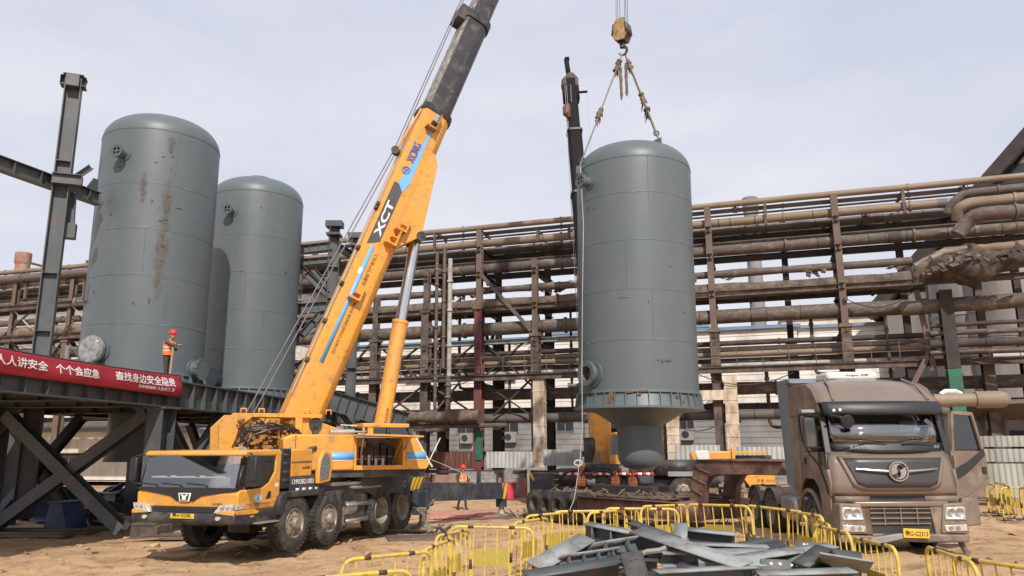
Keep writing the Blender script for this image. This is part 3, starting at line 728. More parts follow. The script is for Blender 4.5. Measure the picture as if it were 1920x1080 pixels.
for i, (y0, y1, r_, m_, lab) in enumerate(((612, 600, .10, 'pipe_dark', 'dark pipe, uppermost of the far right bundle before the grey wall'), (626, 617, .12, 'pipe_brown', 'brown pipe second of the far right bundle before the grey wall'), (646, 638, .2, 'pipe_dark', 'fat dark pipe third of the far right bundle before the grey wall'), (662, 654, .1, 'pipe_brown', 'lowest brown pipe of the far right bundle above the walkway'))):
    free_pipe(lab, [P(1745, y0, 35.8), P(1850, (y0+y1)/2-.5, 34.6), P(1970, y1, 33.4)], r_, m_, 'process_pipe')
# pipe with a rounded end behind the truck
s0 = P(1750, 751, 30); s1 = P(1893, 748, 29.5)
t = thing('capped_pipe', 'sandy fat pipe with banded rounded end beside the truck roof', 'pipe', frame_z(s0, 0))
d = (s1-s0).normalized(); mb = MB(); mb.tube([s0, s0.lerp(s1, .55)], .25, 16); mb.build('pipe_run', 'pipe_tan', t)
pts = [s0.lerp(s1, .55+.45*k/12) for k in range(13)]
MB().tube(pts, [.30, .33, .31, .33, .31, .33, .31, .33, .31, .32, .29, .24, .12], 16).build('banded_end', 'pipe_tan', t)
MB().tube([s0+Vector((.3, 0, .22)), s0+Vector((.5, 0, .34)), s0+Vector((.9, 0, .34)), s0+Vector((1.1, 0, .24))], .1, 8).build('white_rag', 'shell_white', t)
# ------------------------------------------------------------------ buildings behind the rack
BDIR = (RE.x, RE.y, 0)
def bframe(px, Y):
    o = P(px, 800, Y); o.z = 0; return frame(o, BDIR)
def building(label, px0, px1, Y, zt, zs, upper, lower, wins, acs=(), depth=10, roof=None, name='workshop_building', z_low=0):
    """wall with siding: upper colour above zs, lower below; x along the rack direction"""
    F = bframe(px0, Y); d = ray(px1, 700); k = d.x/d.y
    o = F.translation; L = (k*o.y-o.x)/(BDIR[0]-k*BDIR[1])
    t = thing(name, label, 'building', F)
    MB(F).b2((0, 0, zs), (L, depth, zt)).build('upper_wall', upper, t)
    if lower: MB(F).b2((0, .02, z_low), (L, depth, zs-.003)).build('lower_wall', lower, t)
    mb = MB(F)                                            # siding seams
    z = .3
    while z < zt-.1: mb.b2((.0, -.012, z), (L, .0, z+.035)); z += .42
    mb.build('siding_seam', upper if not lower else lower, t)
    rm = MB(F)
    rm.b2((-.3, -.3, zt), (L+.3, depth+.3, zt+.25)); rm.build('roof_edge', roof or 'roof_blue', t)
    for (wx, wz, ww, wh) in wins:
        f = MB(F); a, b_ = wx, wx+ww
        for (p, q) in (((a-.06, wz-.06), (b_+.06, wz)), ((a-.06, wz+wh), (b_+.06, wz+wh+.06)), ((a-.06, wz), (a, wz+wh)), ((b_, wz), (b_+.06, wz+wh)), (((a+b_)/2-.03, wz), ((a+b_)/2+.03, wz+wh))):
            f.b2((p[0], -.05, p[1]), (q[0], -.014, q[1]))
        w = f.build('window', 'silver', t)
        MB(F).b2((a, -.03, wz), (b_, -.016, wz+wh)).build('pane', 'window_dark', w)
    return t, F, L
def hx(F, px, ):                                          # x along F of a pixel column
    d = ray(px, 800); k = d.x/d.y; o = F.translation; return (k*o.y-o.x)/(BDIR[0]-k*BDIR[1])
def hz_(F, px, py):
    x = hx(F, px); Y = (F @ Vector((x, 0, 0))).y; return P(px, py, Y).z
F = bframe(560, 70)
zt, zs = hz_(F, 950, 640), hz_(F, 950, 772)
W = lambda px, y0, y1, wpx=32: (hx(F, px), hz_(F, px, y1), hx(F, px+wpx)-hx(F, px), hz_(F, px, y0)-hz_(F, px, y1))
wins = [W(858, 787, 812), W(940, 785, 810), W(1045, 785, 808, 30), W(780, 790, 815), W(940, 700, 718, 26), W(760, 705, 720, 26), W(1180, 785, 808, 30), W(1275, 783, 805, 26), W(1120, 700, 716, 26)]
B1, F, L1 = building('long pale clad workshop with grey lower siding behind the rack', 560, 1500, 70, zt, zs, 'clad_white', 'clad_grey', wins, roof='roof_blue')
def aircon(label, F, px, py):
    x, z = hx(F, px), hz_(F, px, py); t = thing('air_conditioner', label, 'air conditioner', F @ Matrix.Translation((x, -.25, z)))
    T = F @ Matrix.Translation((x, -.25, z))
    MB(T).box((0, 0, 0), (1.05, .36, .85)).build('case', 'clad_grey', t, bevel=.02)
    mb = MB(T)
    for r_ in (.1, .18, .26): mb.tube([(-.12+r_*math.cos(a*PI/8), -.19, r_*math.sin(a*PI/8)) for a in range(16)], .012, 5, closed=True)
    mb.build('fan_grille', 'window_dark', t)
    MB(T).cyl((-.12, -.186, 0), (-.12, -.182, 0), .28, 20).build('fan', 'window_dark', t)
    MB(T).bar((-.35, .2, -.42), (-.35, -.2, -.42), .05, .05).bar((.35, .2, -.42), (.35, -.2, -.42), .05, .05).build('bracket', 'rack_dark', t)
aircon('air conditioner box on the siding left of the red column', F, 877, 822)
aircon('air conditioner box on the siding right of the red column', F, 958, 820)
aircon('air conditioner box on the siding behind the hanging vessel', F, 1288, 815)
# right continuation with an upper white storey
F2 = bframe(1290, 66)
W2 = lambda px, y0, y1, wpx: (hx(F2, px), hz_(F2, px, y1), hx(F2, px+wpx)-hx(F2, px), hz_(F2, px, y0)-hz_(F2, px, y1))
B2, F2, L2 = building('white clad workshop with blue roof edge behind the right half of the rack', 1290, 1700, 66, hz_(F2, 1400, 622), hz_(F2, 1400, 783), 'clad_white', 'clad_grey',
                      [W2(1445, 783, 802, 32), W2(1378, 706, 718, 14), W2(1437, 700, 711, 36), W2(1290, 785, 806, 24)])
building('tall cream block with torn plaster rising above the white workshop', 1480, 1692, 86, P(1600, 600, 86).z, 0.5, 'wall_cream', None, [], roof='wall_cream')
building('low cream block seen through the rack left of the hanging vessel', 1040, 1330, 90, P(1080, 628, 90).z, 0.5, 'wall_cream', None, [(3, 6, 1.2, 1)], roof='roof_blue')
building('white shed with a blue roof seen past the crane boom', 620, 800, 88, P(700, 655, 88).z, 0.5, 'clad_white', None, [(2, 4, 1.5, 1.2)], roof='roof_blue')
building('white shed low behind the platform legs', -60, 320, 62, P(150, 812, 62).z, .4, 'clad_white', None, [(10, 1.3, 1.2, .9), (16, 1.3, 1.2, .9)], roof='roof_blue')
building('tall dark workshop behind the left part of the rack', -300, 560, 80, P(100, 600, 80).z, P(100, 690, 80).z, 'clad_grey', 'clad_white', [(30, 5, 2, 1.5), (45, 5, 2, 1.5)], roof='rack_dark')
# big grey hall with a sloping roof at the right edge
t = thing('concrete_hall', 'big grey hall with steep roof edge at the right side', 'building')
HY = 60.0
a, b_, c_ = P(1640, 575, HY), P(1800, 400, HY), P(1935, 238, HY)
slope = (c_-a).normalized()
zb = P(1925, 238, HY).z
HF = frame((a.x, a.y, 0), (.80, -.60, 0))            # gable plane turned to face the yard; y runs away from the camera
WM[t.name] = HF.copy(); t.matrix_world = HF
def hp(px, py):                                       # pixel -> (x, z) on the gable plane
    d_ = ray(px, py); nrm = HF.to_3x3() @ Vector((0, 1, 0)); o = Vector((0, 0, CAM_H)); k_ = nrm.dot(HF.translation-o)/nrm.dot(d_)
    q_ = HF.inverted() @ (o+d_*k_); return q_.x, q_.z
ha, hc = hp(1640, 575), hp(1935, 238); ex = 14; ez_ = (hc[1]-ha[1])/(hc[0]-ha[0])
poly = [(ha[0]+.5, 0), (ha[0]+.5, ha[1]-.8), (hc[0]+ex, hc[1]-.8+ex*ez_), (hc[0]+ex, 0)]
MB(HF).prism(poly, .6, 26).build('gable_wall', 'concrete', t)
MB(HF).bar((ha[0]-.5, 12, ha[1]-.5*ez_-.3), (hc[0]+ex, 12, hc[1]+ex*ez_-.3), 25.5, .5).build('roof_slab', 'gable_grey', t)
MB(HF).bar((ha[0]-.5, -.8, ha[1]-.5*ez_-.35), (hc[0]+ex, -.8, hc[1]+ex*ez_-.35), .1, .9).build('fascia', 'rack_dark', t)
for px in (1752, 1790, 1862, 1895):
    x_, _z = hp(px, 600); MB(HF).b2((x_-.2, .35, 0), (x_+.2, .598, ha[1]-1.2+max(0, x_-ha[0])*ez_)).build('pilaster', 'clad_grey', t)
for px, py, w_ in ((1900, 325, 2.6), (1862, 545, 1.5), (1860, 718, 1.8)): x_, z_ = hp(px, py); MB(HF).box((x_, .55, z_), (w_, .2, 1.6)).build('window', 'window_dark', t)
# two round silos in front of the hall
for px, Y, r_, yt, lab in ((1822, 52, 2.0, 520, 'grey round concrete silo standing before the hall, left of the two'), (1895, 50, 2.2, 505, 'grey round concrete silo standing before the hall, at the photo edge')):
    p = P(px, 700, Y); zt = P(px, yt, Y).z; Fs = frame_z((p.x, p.y, 0), 0)
    q = thing('silo', lab, 'silo', Fs); MB(Fs).lathe([(r_, 0), (r_, zt), (r_*.6, zt+.8), (0, zt+1)], 32).build('shell', 'concrete', q)
    mb = MB(Fs)
    for k in range(4): mb.lathe([(r_+.01, 2+k*3), (r_+.06, 2.05+k*3), (r_+.06, 2.2+k*3), (r_+.01, 2.25+k*3)], 32)
    mb.build('band', 'clad_grey', q)
# shed roof and fence at the right
t = thing('lean_to_shed', 'dark open shed with a ragged roof at the right edge', 'shed', frame_z(P(1850, 850, 36), 0))
mb = MB(); p = P(1800, 773, 37); q = P(2010, 765, 35)
mb.bar(p, q, 3, .18, up=(0, .25, 1)); mb.build('roof', 'pipe_grey', t)
mb = MB(); mb.bar(P(1800, 820, 40), P(2010, 818, 38.5), .2, 2.8); mb.build('back_wall', 'rack_dark', t)
mb = MB()
for px in (1848, 1890, 1935): b0 = P(px, 850, 37.2); mb.bar((b0.x, b0.y, 0), (b0.x, b0.y, P(px, 775, 37.2).z), .22, .22)
mb.build('post', 'clad_grey', t)
def corrugated(mb, a, b_, z0, z1, pitch=.22, dep=.035):
    a, b_ = Vector(a), Vector(b_); d = (b_-a); L = d.length; d.normalize(); nrm = Vector((d.y, -d.x, 0))
    n_ = int(L/pitch*4); vs, fs = [], []
    for i in range(n_+1):
        o = (0, 1, 1, 0)[i % 4]*dep; p = a+d*(L*i/n_)+nrm*o
        vs += [(p.x, p.y, z0), (p.x, p.y, z1)]
    for i in range(n_): fs.append((2*i, 2*i+2, 2*i+3, 2*i+1))
    return mb.add(vs, fs)
def sheet(name, label, px0, px1, y0, y1, Y0, Y1, m_, cat='fence panel', group=None, rail=True):
    a, b_ = P(px0, y1, Y0), P(px1, y1, Y1); z0 = a.z; z1 = P(px0, y0, Y0).z
    t = thing(name, label, cat, frame_z((a.x, a.y, z0), 0), group)
    corrugated(MB(), (a.x, a.y, 0), (b_.x, b_.y, 0), z0, z1).build('sheet', m_, t, smooth=0, fix=False)
    mb = MB(); nn = Vector((b_.y-a.y, -(b_.x-a.x), 0)).normalized()*-.05
    for z in (z0+.08, z1-.1): mb.bar(Vector((a.x, a.y, z))+nn, Vector((b_.x, b_.y, z))+nn, .06, .08)
    mb.build('batten', 'rack_dark', t)
    return t
sheet('corrugated_fence', 'rusty red corrugated sheet with pale drips left of the red column', 803, 888, 848, 879, 43, 42.2, 'sheet_rust')
sheet('corrugated_fence', 'pale corrugated sheet between the red column and whitewashed leg', 911, 1001, 847, 877, 42, 41, 'sheet_pale')
sheet('corrugated_fence', 'pale corrugated sheet right of the whitewashed leg', 1019, 1092, 843, 873, 40.9, 40.4, 'sheet_pale')
sheet('corrugated_fence', 'pale corrugated sheet behind the second crane and right of its ladder column', 1268, 1352, 835, 875, 39.2, 38.6, 'sheet_pale')
sheet('corrugated_fence', 'pale corrugated sheet behind the rusty gooseneck', 1375, 1500, 838, 880, 38, 37, 'sheet_pale')
for i, (y0, y1, lab) in enumerate(((818, 838, 'topmost row of the greenish corrugated fence at the right edge'), (842, 866, 'middle row of the greenish corrugated fence at the right edge'), (869, 932, 'bottom row of the greenish corrugated fence at the right edge'))):
    sheet('corrugated_fence', lab, 1800, 2010, y0, y1, 34.6-.12*i, 33-.12*i, 'sheet_greenish', 'fence', 'greenish corrugated fence rows')
# ledge with dark kerb beam that the sheets stand on
a, b_ = P(800, 884, 42.6), P(1100, 878, 40)
t = thing('low_wall', 'low rusty ledge wall carrying the corrugated sheets', 'wall', frame_z((a.x, a.y, 0), 0))
d = b_-a; mb = MB(); mb.bar((a.x, a.y, .5), (b_.x, b_.y, .5), .3, 1.0); mb.build('wall_body', 'brick_red', t)
mb = MB(); mb.bar((a.x, a.y, a.z), (b_.x, b_.y, a.z), .5, .16); mb.build('coping_beam', 'rack_dark', t)
# painted hoarding boards on the ground line
def board(label, px0, px1, y0, y1, Y, m_):
    a, b_ = P(px0, y1, Y), P(px1, y1, Y-.2); z1 = P(px0, y0, Y).z; z0 = max(.05, a.z)
    t = thing('hoarding_board', label, 'hoarding', frame_z((a.x, a.y, z0), 0), 'painted hoarding boards')
    mb = MB(); k = 6
    for i in range(k): zz = z0+(z1-z0)*i/k; mb.b2((a.x, a.y, zz+.012), (b_.x, a.y+.05, zz+(z1-z0)/k))
    mb.build('planks', m_, t)
    mb = MB(); mb.b2((a.x, a.y-.04, z0-.05), (a.x+.1, a.y, z1+.05)).b2((b_.x-.1, a.y-.04, z0-.05), (b_.x, a.y, z1+.05)); mb.build('post', 'rack_dark', t)
board('pinkish plank hoarding left of the worker behind the outrigger beam', 806, 862, 890, 928, 41.6, 'board_pink')
board('faded blue plank hoarding just right of the worker behind the outrigger beam', 864, 897, 884, 926, 41.4, 'board_blue')
board('peeling blue and rust hoarding left of the dark gap', 898, 934, 884, 926, 41.2, 'board_blue')
board('blue hoarding with a rusty bloom behind the red bucket', 942, 988, 882, 930, 40.9, 'board_blue')
p = P(955, 933, 39.5)
t = thing('plastic_bucket', 'pinkish red plastic barrel standing before the blue hoarding', 'barrel', frame_z((p.x, p.y, 0), 0)); Fb = WM[t.name]
MB(Fb).lathe([(0, .05), (.28, .05), (.30, .2), (.31, .75), (.29, .8), (.29, .74), (0, .7)], 20).build('body', 'bucket_red', t)
MB(Fb).lathe([(.30, .74), (.335, .75), (.335, .82), (.30, .83)], 20).build('rim', 'bucket_red', t)
# chimneys
def chimney(label, px, py, Y, r, m_, top):
    p = P(px, py, Y); Fc = frame_z((p.x, p.y, 0), 0); t = thing('chimney', label, 'chimney', Fc)
    MB(Fc).lathe([(r*1.25, 0), (r, p.z-1.2), (r, p.z)], 20).build('shaft', m_, t)
    mb = MB(Fc); mb.lathe([(r, p.z-1.5), (r*1.18, p.z-1.3), (r*1.2, p.z-.1), (r*1.05, p.z), (r*.7, p.z), (r*.7, p.z-.5), (0, p.z-.5)], 20); mb.build('cap', top, t)
chimney('short red brick chimney top over the left end of the rack', 45, 474, 90, .75, 'brick_red', 'brick_red')
chimney('tall grey concrete chimney seen through the rack at right', 1406, 371, 70, .62, 'concrete', 'concrete')
p = P(1384, 850, 33)
# ------------------------------------------------------------------ steel platform with two vessels
PZ = 4.5
PD = Vector((.13, 1, 0)).normalized(); PN = Vector((PD.y, -PD.x, 0))
PF = frame((-12.75, 27.0, 0), PD)                      # x along the platform (away), y to the left, z up; centre of vessel one
def pp(x, y, z): return PF @ Vector((x, y, z))
plat = thing('steel_platform', 'dark grey steel platform on braced columns under the two vessels', 'platform', PF)
def gird(name, a, b_, h, w, nr=0, m_='steel_grey'):
    mb = MB(PF); mb.hbeam(a, b_, h, w, tf=.03, tw=.02)
    if nr: mb.ribs(a, b_, h, w, nr)
    return mb.build(name, m_, plat)
YE = 2.95
gird('girder', (-12.5, -YE, PZ-.42), (11.5, -YE, PZ-.42), .8, .34, 34)
gird('girder', (-12.5, YE+.6, PZ-.42), (11.5, YE+.6, PZ-.42), .8, .34, 34)
for x in (-9.5, -6.5, -3.6, 0, 3.6, 7.7, 11.2): gird('cross_girder', (x, -YE+.17, PZ-.45), (x, YE+.4, PZ-.45), .7, .32, 6)
for x in (-8, -5, -1.8, 1.8, 5.5, 9.5): gird('joist', (x, -YE+.17, PZ-.25), (x, YE+.4, PZ-.25), .3, .2)
mb = MB(PF)
for k in range(48): x = -12.4+k*.5; mb.b2((x, -YE, PZ), (x+.485, YE+.75, PZ+.02))
mb.build('deck_plate', 'steel_grey', plat)
for (x, y) in ((-3.6, -YE+.05), (-3.6, YE-.45), (3.9, -YE+.05), (3.9, YE-.45), (10.6, -YE+.25), (10.6, YE-.45)):
    mb = MB(PF); mb.hbeam((x, y, .35), (x, y, PZ-.8), .7, .5, up=(1, 0, 0), tf=.03); mb.box((x, y, .4), (.85, .75, .06)); mb.box((x, y, PZ-.85), (.8, .7, .05))
    mb.prism([(0, PZ-.82), (.9, PZ-.82), (0, PZ-1.9)], -.012, .012, F=Matrix.Translation((x, y, 0)) @ Matrix.Rotation(PI/2 if y < 0 else -PI/2, 4, 'Z'))
    mb.build('column', 'steel_grey', plat)
    mb = MB(PF); mb.box((x, y, .17), (.8, .8, .4)); mb.build('pedestal', 'wood', plat) if False else mb.build('pedestal', 'lagging_torn', plat, bevel=.03)
def diag(a, b_, h=.36): return MB(PF).hbeam(a, b_, h, h*.95, up=(1, 0, 0), tf=.022).build('diagonal_brace', 'steel_grey', plat)
for x in (-3.6, 3.9, 10.6):
    diag((x-.05, YE-.9, PZ-1.0), (x-.05, -YE+.9, .2)); diag((x+.1, -YE+.5, PZ-1.0), (x+.1, YE-.8, .25))
for y in (-YE+.25, YE-.45):
    diag((-3.2, y, PZ-.9), (.3, y, .3), .3); diag((.3, y, PZ-.9), (-3.2, y, .3), .3)
    diag((4.3, y, PZ-.9), (7.4, y, .3), .3); diag((7.4, y, PZ-.9), (10.2, y, .3), .3)
# loose plates on the ground by the column feet
for (px, py, w, l_, rz_, lab) in ((60, 1000, 1.1, 4.2, -.1, 'rusty flat steel plate lying by the left platform foot'), (30, 1008, .5, 3.2, -.05, 'narrow rusty bar lying in front of the plate by the left platform foot'), (385, 1010, 1.0, 3.6, .08, 'timber mat under the front outrigger foot of the yellow crane')):
    q = G(px, py); Fq = frame_z((q.x, q.y, .06), rz_); t = thing('steel_plate' if 'plate' in lab else ('timber_mat' if 'timber' in lab else 'steel_bar'), lab, 'plate', Fq)
    MB(Fq).box((0, 0, 0), (l_, w, .07)).build('slab', 'rack_tan' if 'timber' in lab else 'rack_rust', t, bevel=.01)
    MB(Fq).box((0, w*.2, .06), (l_*.9, .06, .05)).box((0, -w*.2, .06), (l_*.9, .06, .05)).build('batten', 'rack_tan', t)

# ------------------------------------------------------------------ vessels
def vessel(name, label, M, R0=2.10, H=8.88, DH=1.05, nozzle_az=0, stain=False, hang=False, cover=True, rust=False, az_m=None):
    t = thing(name, label, 'tank', M); F = M
    prof = [(R0, 0)]
    for z in (1.7, 3.4, 5.1, 6.8, H):
        prof += [(R0, z)]
    for k in range(1, 15):
        a = k/14*PI/2; prof.append((R0*math.cos(a)**.66 if k < 14 else 0.0, H+DH*math.sin(a)))
    MB(F).lathe(prof, 72).build('shell', 'tank_paint', t)
    MB(F).lathe([(R0, H-.015), (R0+.012, H-.008), (R0+.012, H+.01), (R0, H+.02)], 72).build('weld_seam', 'tank_paint', t)
    for z in (1.7, 3.4, 5.1, 6.8): MB(F).lathe([(R0-.002, z-.016), (R0+.006, z-.01), (R0+.009, z), (R0+.006, z+.01), (R0-.002, z+.016)], 72).build('weld_bead', 'tank_paint', t)
    for k, z in enumerate((1.7, 3.4, 5.1, 6.8, H)):
        a_ = azim(M, -62+47*k) if k % 2 else azim(M, 30-11*k)
        MB(F).tube([((R0+.001)*math.cos(a_), (R0+.001)*math.sin(a_), z-1.68), ((R0+.001)*math.cos(a_), (R0+.001)*math.sin(a_), z-.02)], .009, 6).build('weld_bead', 'tank_paint', t)
    MB(F).lathe([(R0, .02), (R0+.02, .03), (R0+.02, .07), (R0, .08)], 72).build('weld_seam', 'tank_paint', t)
    mb = MB(F); mb.lathe([(0, H+DH-.05), (.45, H+DH-.08), (.45, H+DH+.06), (.62, H+DH+.06), (.62, H+DH+.15), (0, H+DH+.15)], 28); mb.build('top_flange', 'tank_paint', t)
    # skirt ring with gussets
    mb = MB(F)
    mb.lathe([(R0-.02, -.02), (R0+.10 if hang else R0+.02, -.46), (R0+.16 if hang else R0+.3, -.47), (R0+.16 if hang else R0+.3, -.53), (R0-.25, -.53)], 64)
    mb.lathe([(R0, .08), (R0+.05, .06), (R0+.06, -.02), (R0, -.04)], 64)
    for k in range(36):
        a = 2*PI*k/36; c_, s_ = math.cos(a), math.sin(a); Fk = F.inverted() @ F @ Matrix.Rotation(a, 4, 'Z')
        mb.prism([(R0, 0), (R0+.08, 0), (R0+(.15 if hang else .28), -.46), (R0+.02, -.46)], -.012, .012, F=Fk)
    mb.build('skirt', 'tank_paint', t)
    def nozzle(az, z, r, L, cross=False, wrap=False, blank=False, thick=.07):
        Fn = F @ Matrix.Rotation(az, 4, 'Z') @ Matrix.Translation((R0, 0, z)) @ Matrix.Rotation(PI/2, 4, 'Y')
        mb = MB(Fn); mb.lathe([(r*1.5, -.1), (r*1.5, .03), (r, .04), (r, L), (r*1.42, L), (r*1.42, L+thick), (r*.86, L+thick), (r*.86, L-.25), (0, L-.25)] if not blank else [(r*1.25, -.1), (r*1.25, .03), (r, .04), (r, L), (r*1.3, L), (r*1.3, L+thick), (0, L+thick)], 28)
        o = mb.build('nozzle', 'tank_paint', t)
        k = MB(Fn)
        for i in range(12): a = 2*PI*i/12; k.cyl((r*1.27*math.cos(a), r*1.27*math.sin(a), L-.03), (r*1.27*math.cos(a), r*1.27*math.sin(a), L+thick+.03), r*.07, 6)
        k.build('bolt', 'steel_dark', o)
        if not blank: MB(Fn).cyl((0, 0, L-.2), (0, 0, L-.19), r*.86, 24).build('bore', 'chassis_black', o)
        if cross: MB(Fn).box((0, 0, L+thick*.6), (r*1.8, .05, .04)).box((0, 0, L+thick*.6), (.05, r*1.8, .04)).build('spider', 'tank_paint', o)
        if wrap:
            w = MB(Fn); vs, fs = [], []; rr = random.Random(4); N, K = 28, 6
            for i in range(K):
                for j in range(N):
                    a = 2*PI*j/N; rad = [r*1.36, r*1.44, r*1.42, r*1.1, r*.6, .02][i]*(1+rr.uniform(-.04, .04)); zz = [L-.16, L, L+thick+.02, L+thick+.05, L+thick+.03, L+thick+.02][i]+rr.uniform(-.02, .02)
                    vs.append((rad*math.cos(a), rad*math.sin(a), zz))
            for i in range(K-1):
                for j in range(N): fs.append((i*N+j, i*N+(j+1) % N, (i+1)*N+(j+1) % N, (i+1)*N+j))
            w.add(vs, fs).build('plastic_wrap', 'wrap_grey', o, smooth=50)
            w = MB(Fn); w.tube([(r*1.45*math.cos(2*PI*j/20), r*1.45*math.sin(2*PI*j/20), L+.02) for j in range(20)], .05, 6, closed=True); w.build('wrap_edge', 'clad_grey', o)
        return o
    return t, nozzle
def azim(M, deg):  # azimuth (world) of a direction measured from straight toward camera, positive to the photo's left
    base_ = math.atan2(-M.translation.y, -M.translation.x)
    rz_ = M.to_euler().z
    return base_ - R(deg) - rz_
def patches(t, F, az_c, R0, seed, spots, m_, name):
    """irregular stains: thin scabs lying on the shell"""
    rr = random.Random(seed); mb = MB(F)
    for (da, z, w, h) in spots:
        n_ = 11; pts = []
        for j in range(n_):
            a = 2*PI*j/n_; q = rr.uniform(.55, 1.15); pts.append((da+w*q*math.cos(a)/R0, z+h*q*math.sin(a)))
        vs = [(math.cos(az_c+da)*(R0+.008), math.sin(az_c+da)*(R0+.008), z)]+[(math.cos(az_c+a)*(R0+.005), math.sin(az_c+a)*(R0+.005), zz) for a, zz in pts]
        mb.add(vs, [(0, 1+j, 1+(j+1) % n_) for j in range(n_)])
    return mb.build(name, m_, t)
def onp(px, py, Y):
    q = P(px, py, Y); q.z = PZ+.55; m_ = PF.copy(); m_.translation = q; return m_
M1 = onp(310, 225, 28.4)
T1, nz1 = vessel('storage_tank', 'nearer grey domed vessel on the platform with a muddy streak', M1)
nz1(azim(M1, 36), 7.85, .17, .36, cross=True)
nz1(azim(M1, 42), .75, .31, .3, wrap=True)
nz1(azim(M1, -53), .25, .30, .3, blank=True)
mm = bpy.data.materials.new('mud_decal'); mm.use_nodes = True; MATS['mud_decal'] = mm
n, l = mm.node_tree.nodes, mm.node_tree.links; b = n['Principled BSDF']; b.inputs['Roughness'].default_value = .9
tc = n.new('ShaderNodeTexCoord'); sx = n.new('ShaderNodeSeparateXYZ'); l.new(tc.outputs['UV'], sx.inputs['Vector'])
na = n.new('ShaderNodeTexNoise'); na.inputs['Scale'].default_value = 3.2; na.inputs['Detail'].default_value = 10; na.inputs['Roughness'].default_value = .72; l.new(tc.outputs['Object'], na.inputs['Vector'])
nb = n.new('ShaderNodeTexNoise'); nb.inputs['Scale'].default_value = .9; nb.inputs['Detail'].default_value = 2; l.new(tc.outputs['Object'], nb.inputs['Vector'])
def mth(op, a, b_=None):
    q = n.new('ShaderNodeMath'); q.operation = op
    for k, v in enumerate((a, b_)):
        if v is None: continue
        if isinstance(v, (int, float)): q.inputs[k].default_value = v
        else: l.new(v, q.inputs[k])
    return q.outputs['Value']
ux = mth('ABSOLUTE', mth('SUBTRACT', mth('MULTIPLY', sx.outputs['X'], 2.0), 1.0))
vy = mth('ABSOLUTE', mth('SUBTRACT', mth('MULTIPLY', sx.outputs['Y'], 2.0), 1.0))
msk = mth('SUBTRACT', mth('SUBTRACT', 1.0, mth('MULTIPLY', ux, .95)), mth('MULTIPLY', mth('POWER', vy, 4.0), .6))
val = mth('ADD', mth('MULTIPLY', msk, .42), mth('ADD', mth('MULTIPLY', na.outputs['Fac'], .75), mth('MULTIPLY', nb.outputs['Fac'], .35)))
r_ = n.new('ShaderNodeValToRGB'); r_.color_ramp.elements[0].position = .78; r_.color_ramp.elements[0].color = (0, 0, 0, 1); r_.color_ramp.elements[1].position = 1.0; r_.color_ramp.elements[1].color = (.6, .6, .6, 1)
l.new(val, r_.inputs['Fac']); l.new(r_.outputs['Color'], b.inputs['Alpha'])
r2_ = n.new('ShaderNodeValToRGB'); r2_.color_ramp.elements[0].position = .38; r2_.color_ramp.elements[0].color = (.10, .075, .05, 1); r2_.color_ramp.elements[1].position = .6; r2_.color_ramp.elements[1].color = (.20, .17, .125, 1)
nc = n.new('ShaderNodeTexNoise'); nc.inputs['Scale'].default_value = 7; nc.inputs['Detail'].default_value = 6; l.new(tc.outputs['Object'], nc.inputs['Vector'])
l.new(nc.outputs['Fac'], r2_.inputs['Fac']); l.new(r2_.outputs['Color'], b.inputs['Base Color'])
def mud_strip(t, F, az, R0, z0, z1, half, name, lean=0.0):
    vs, fs, uv = [], [], []; N, K = 10, 24
    for i in range(K+1):
        for j in range(N+1):
            a = az+(j/N*2-1)*half/R0+lean*(i/K-.5); z = z0+(z1-z0)*i/K
            vs.append((math.cos(a)*(R0+.012), math.sin(a)*(R0+.012), z)); uv.append((j/N, i/K))
    for i in range(K):
        for j in range(N): fs.append((i*(N+1)+j, i*(N+1)+j+1, (i+1)*(N+1)+j+1, (i+1)*(N+1)+j))
    o = MB(F).add(vs, fs).build(name, 'mud_decal', t, fix=False)
    ul = o.data.uv_layers.new(name='uv')
    for lp in o.data.loops: ul.data[lp.index].uv = uv[lp.vertex_index]
    return o
mud_strip(T1, M1, azim(M1, -8), 2.10, 2.2, 7.7, .46, 'mud_streak', .06)
mud_strip(T1, M1, azim(M1, -8), 2.10, 7.9, 8.74, .30, 'mud_streak')
mud_strip(T1, M1, azim(M1, 14), 2.10, 6.0, 7.3, .25, 'mud_streak')
rr = random.Random(12); sp = []
for k in range(190):
    z = rr.uniform(2.2, 9.0)**1; z = 2.0+7.0*rr.random(); da = rr.gauss(0, .045)-.01*(z-5)*.6
    sp.append((da, min(z, 8.9), rr.choice([.03, .05, .08, .12])*rr.uniform(.5, 1.2), rr.choice([.05, .08, .14])*rr.uniform(.5, 1.3)))
patches(T1, M1, azim(M1, -3), 2.112, 8, [(.12, 7.9, .07, .025), (-.03, 7.85, .07, .03), (-.13, 7.6, .06, .03), (.1, 5.5, .09, .03), (.02, 5.45, .09, .03), (-.04, 2.5, .03, .18), (-.28, 2.4, .05, .05), (.3, 6.0, .2, .015)], 'steel_dark', 'scuff')
M2 = onp(486, 337, 35.2)
T2, nz2 = vessel('storage_tank', 'farther grey domed vessel on the platform, half hidden by the first', M2)
nz2(azim(M2, 30), 7.85, .17, .36, cross=True)
nz2(azim(M2, 36), .4, .31, .3, blank=True)
for T_, M_, sd_ in ((T1, M1, 41), (T2, M2, 42)):
    rr = random.Random(sd_)
    patches(T_, M_, azim(M_, 0), 2.112, sd_, [(rr.uniform(-1, 1), rr.choice((1.72, 3.43, 5.13, 6.83, 8.77))+rr.uniform(-.05, .05), rr.uniform(.1, .4), .012) for _ in range(9)], 'steel_light', 'scuff')
    patches(T_, M_, azim(M_, 0), 2.112, sd_+9, [(rr.uniform(-1.1, 1.1), rr.uniform(.3, 8.3), rr.uniform(.02, .08), rr.uniform(.015, .09)) for _ in range(5)], 'scuff_dark', 'scuff')
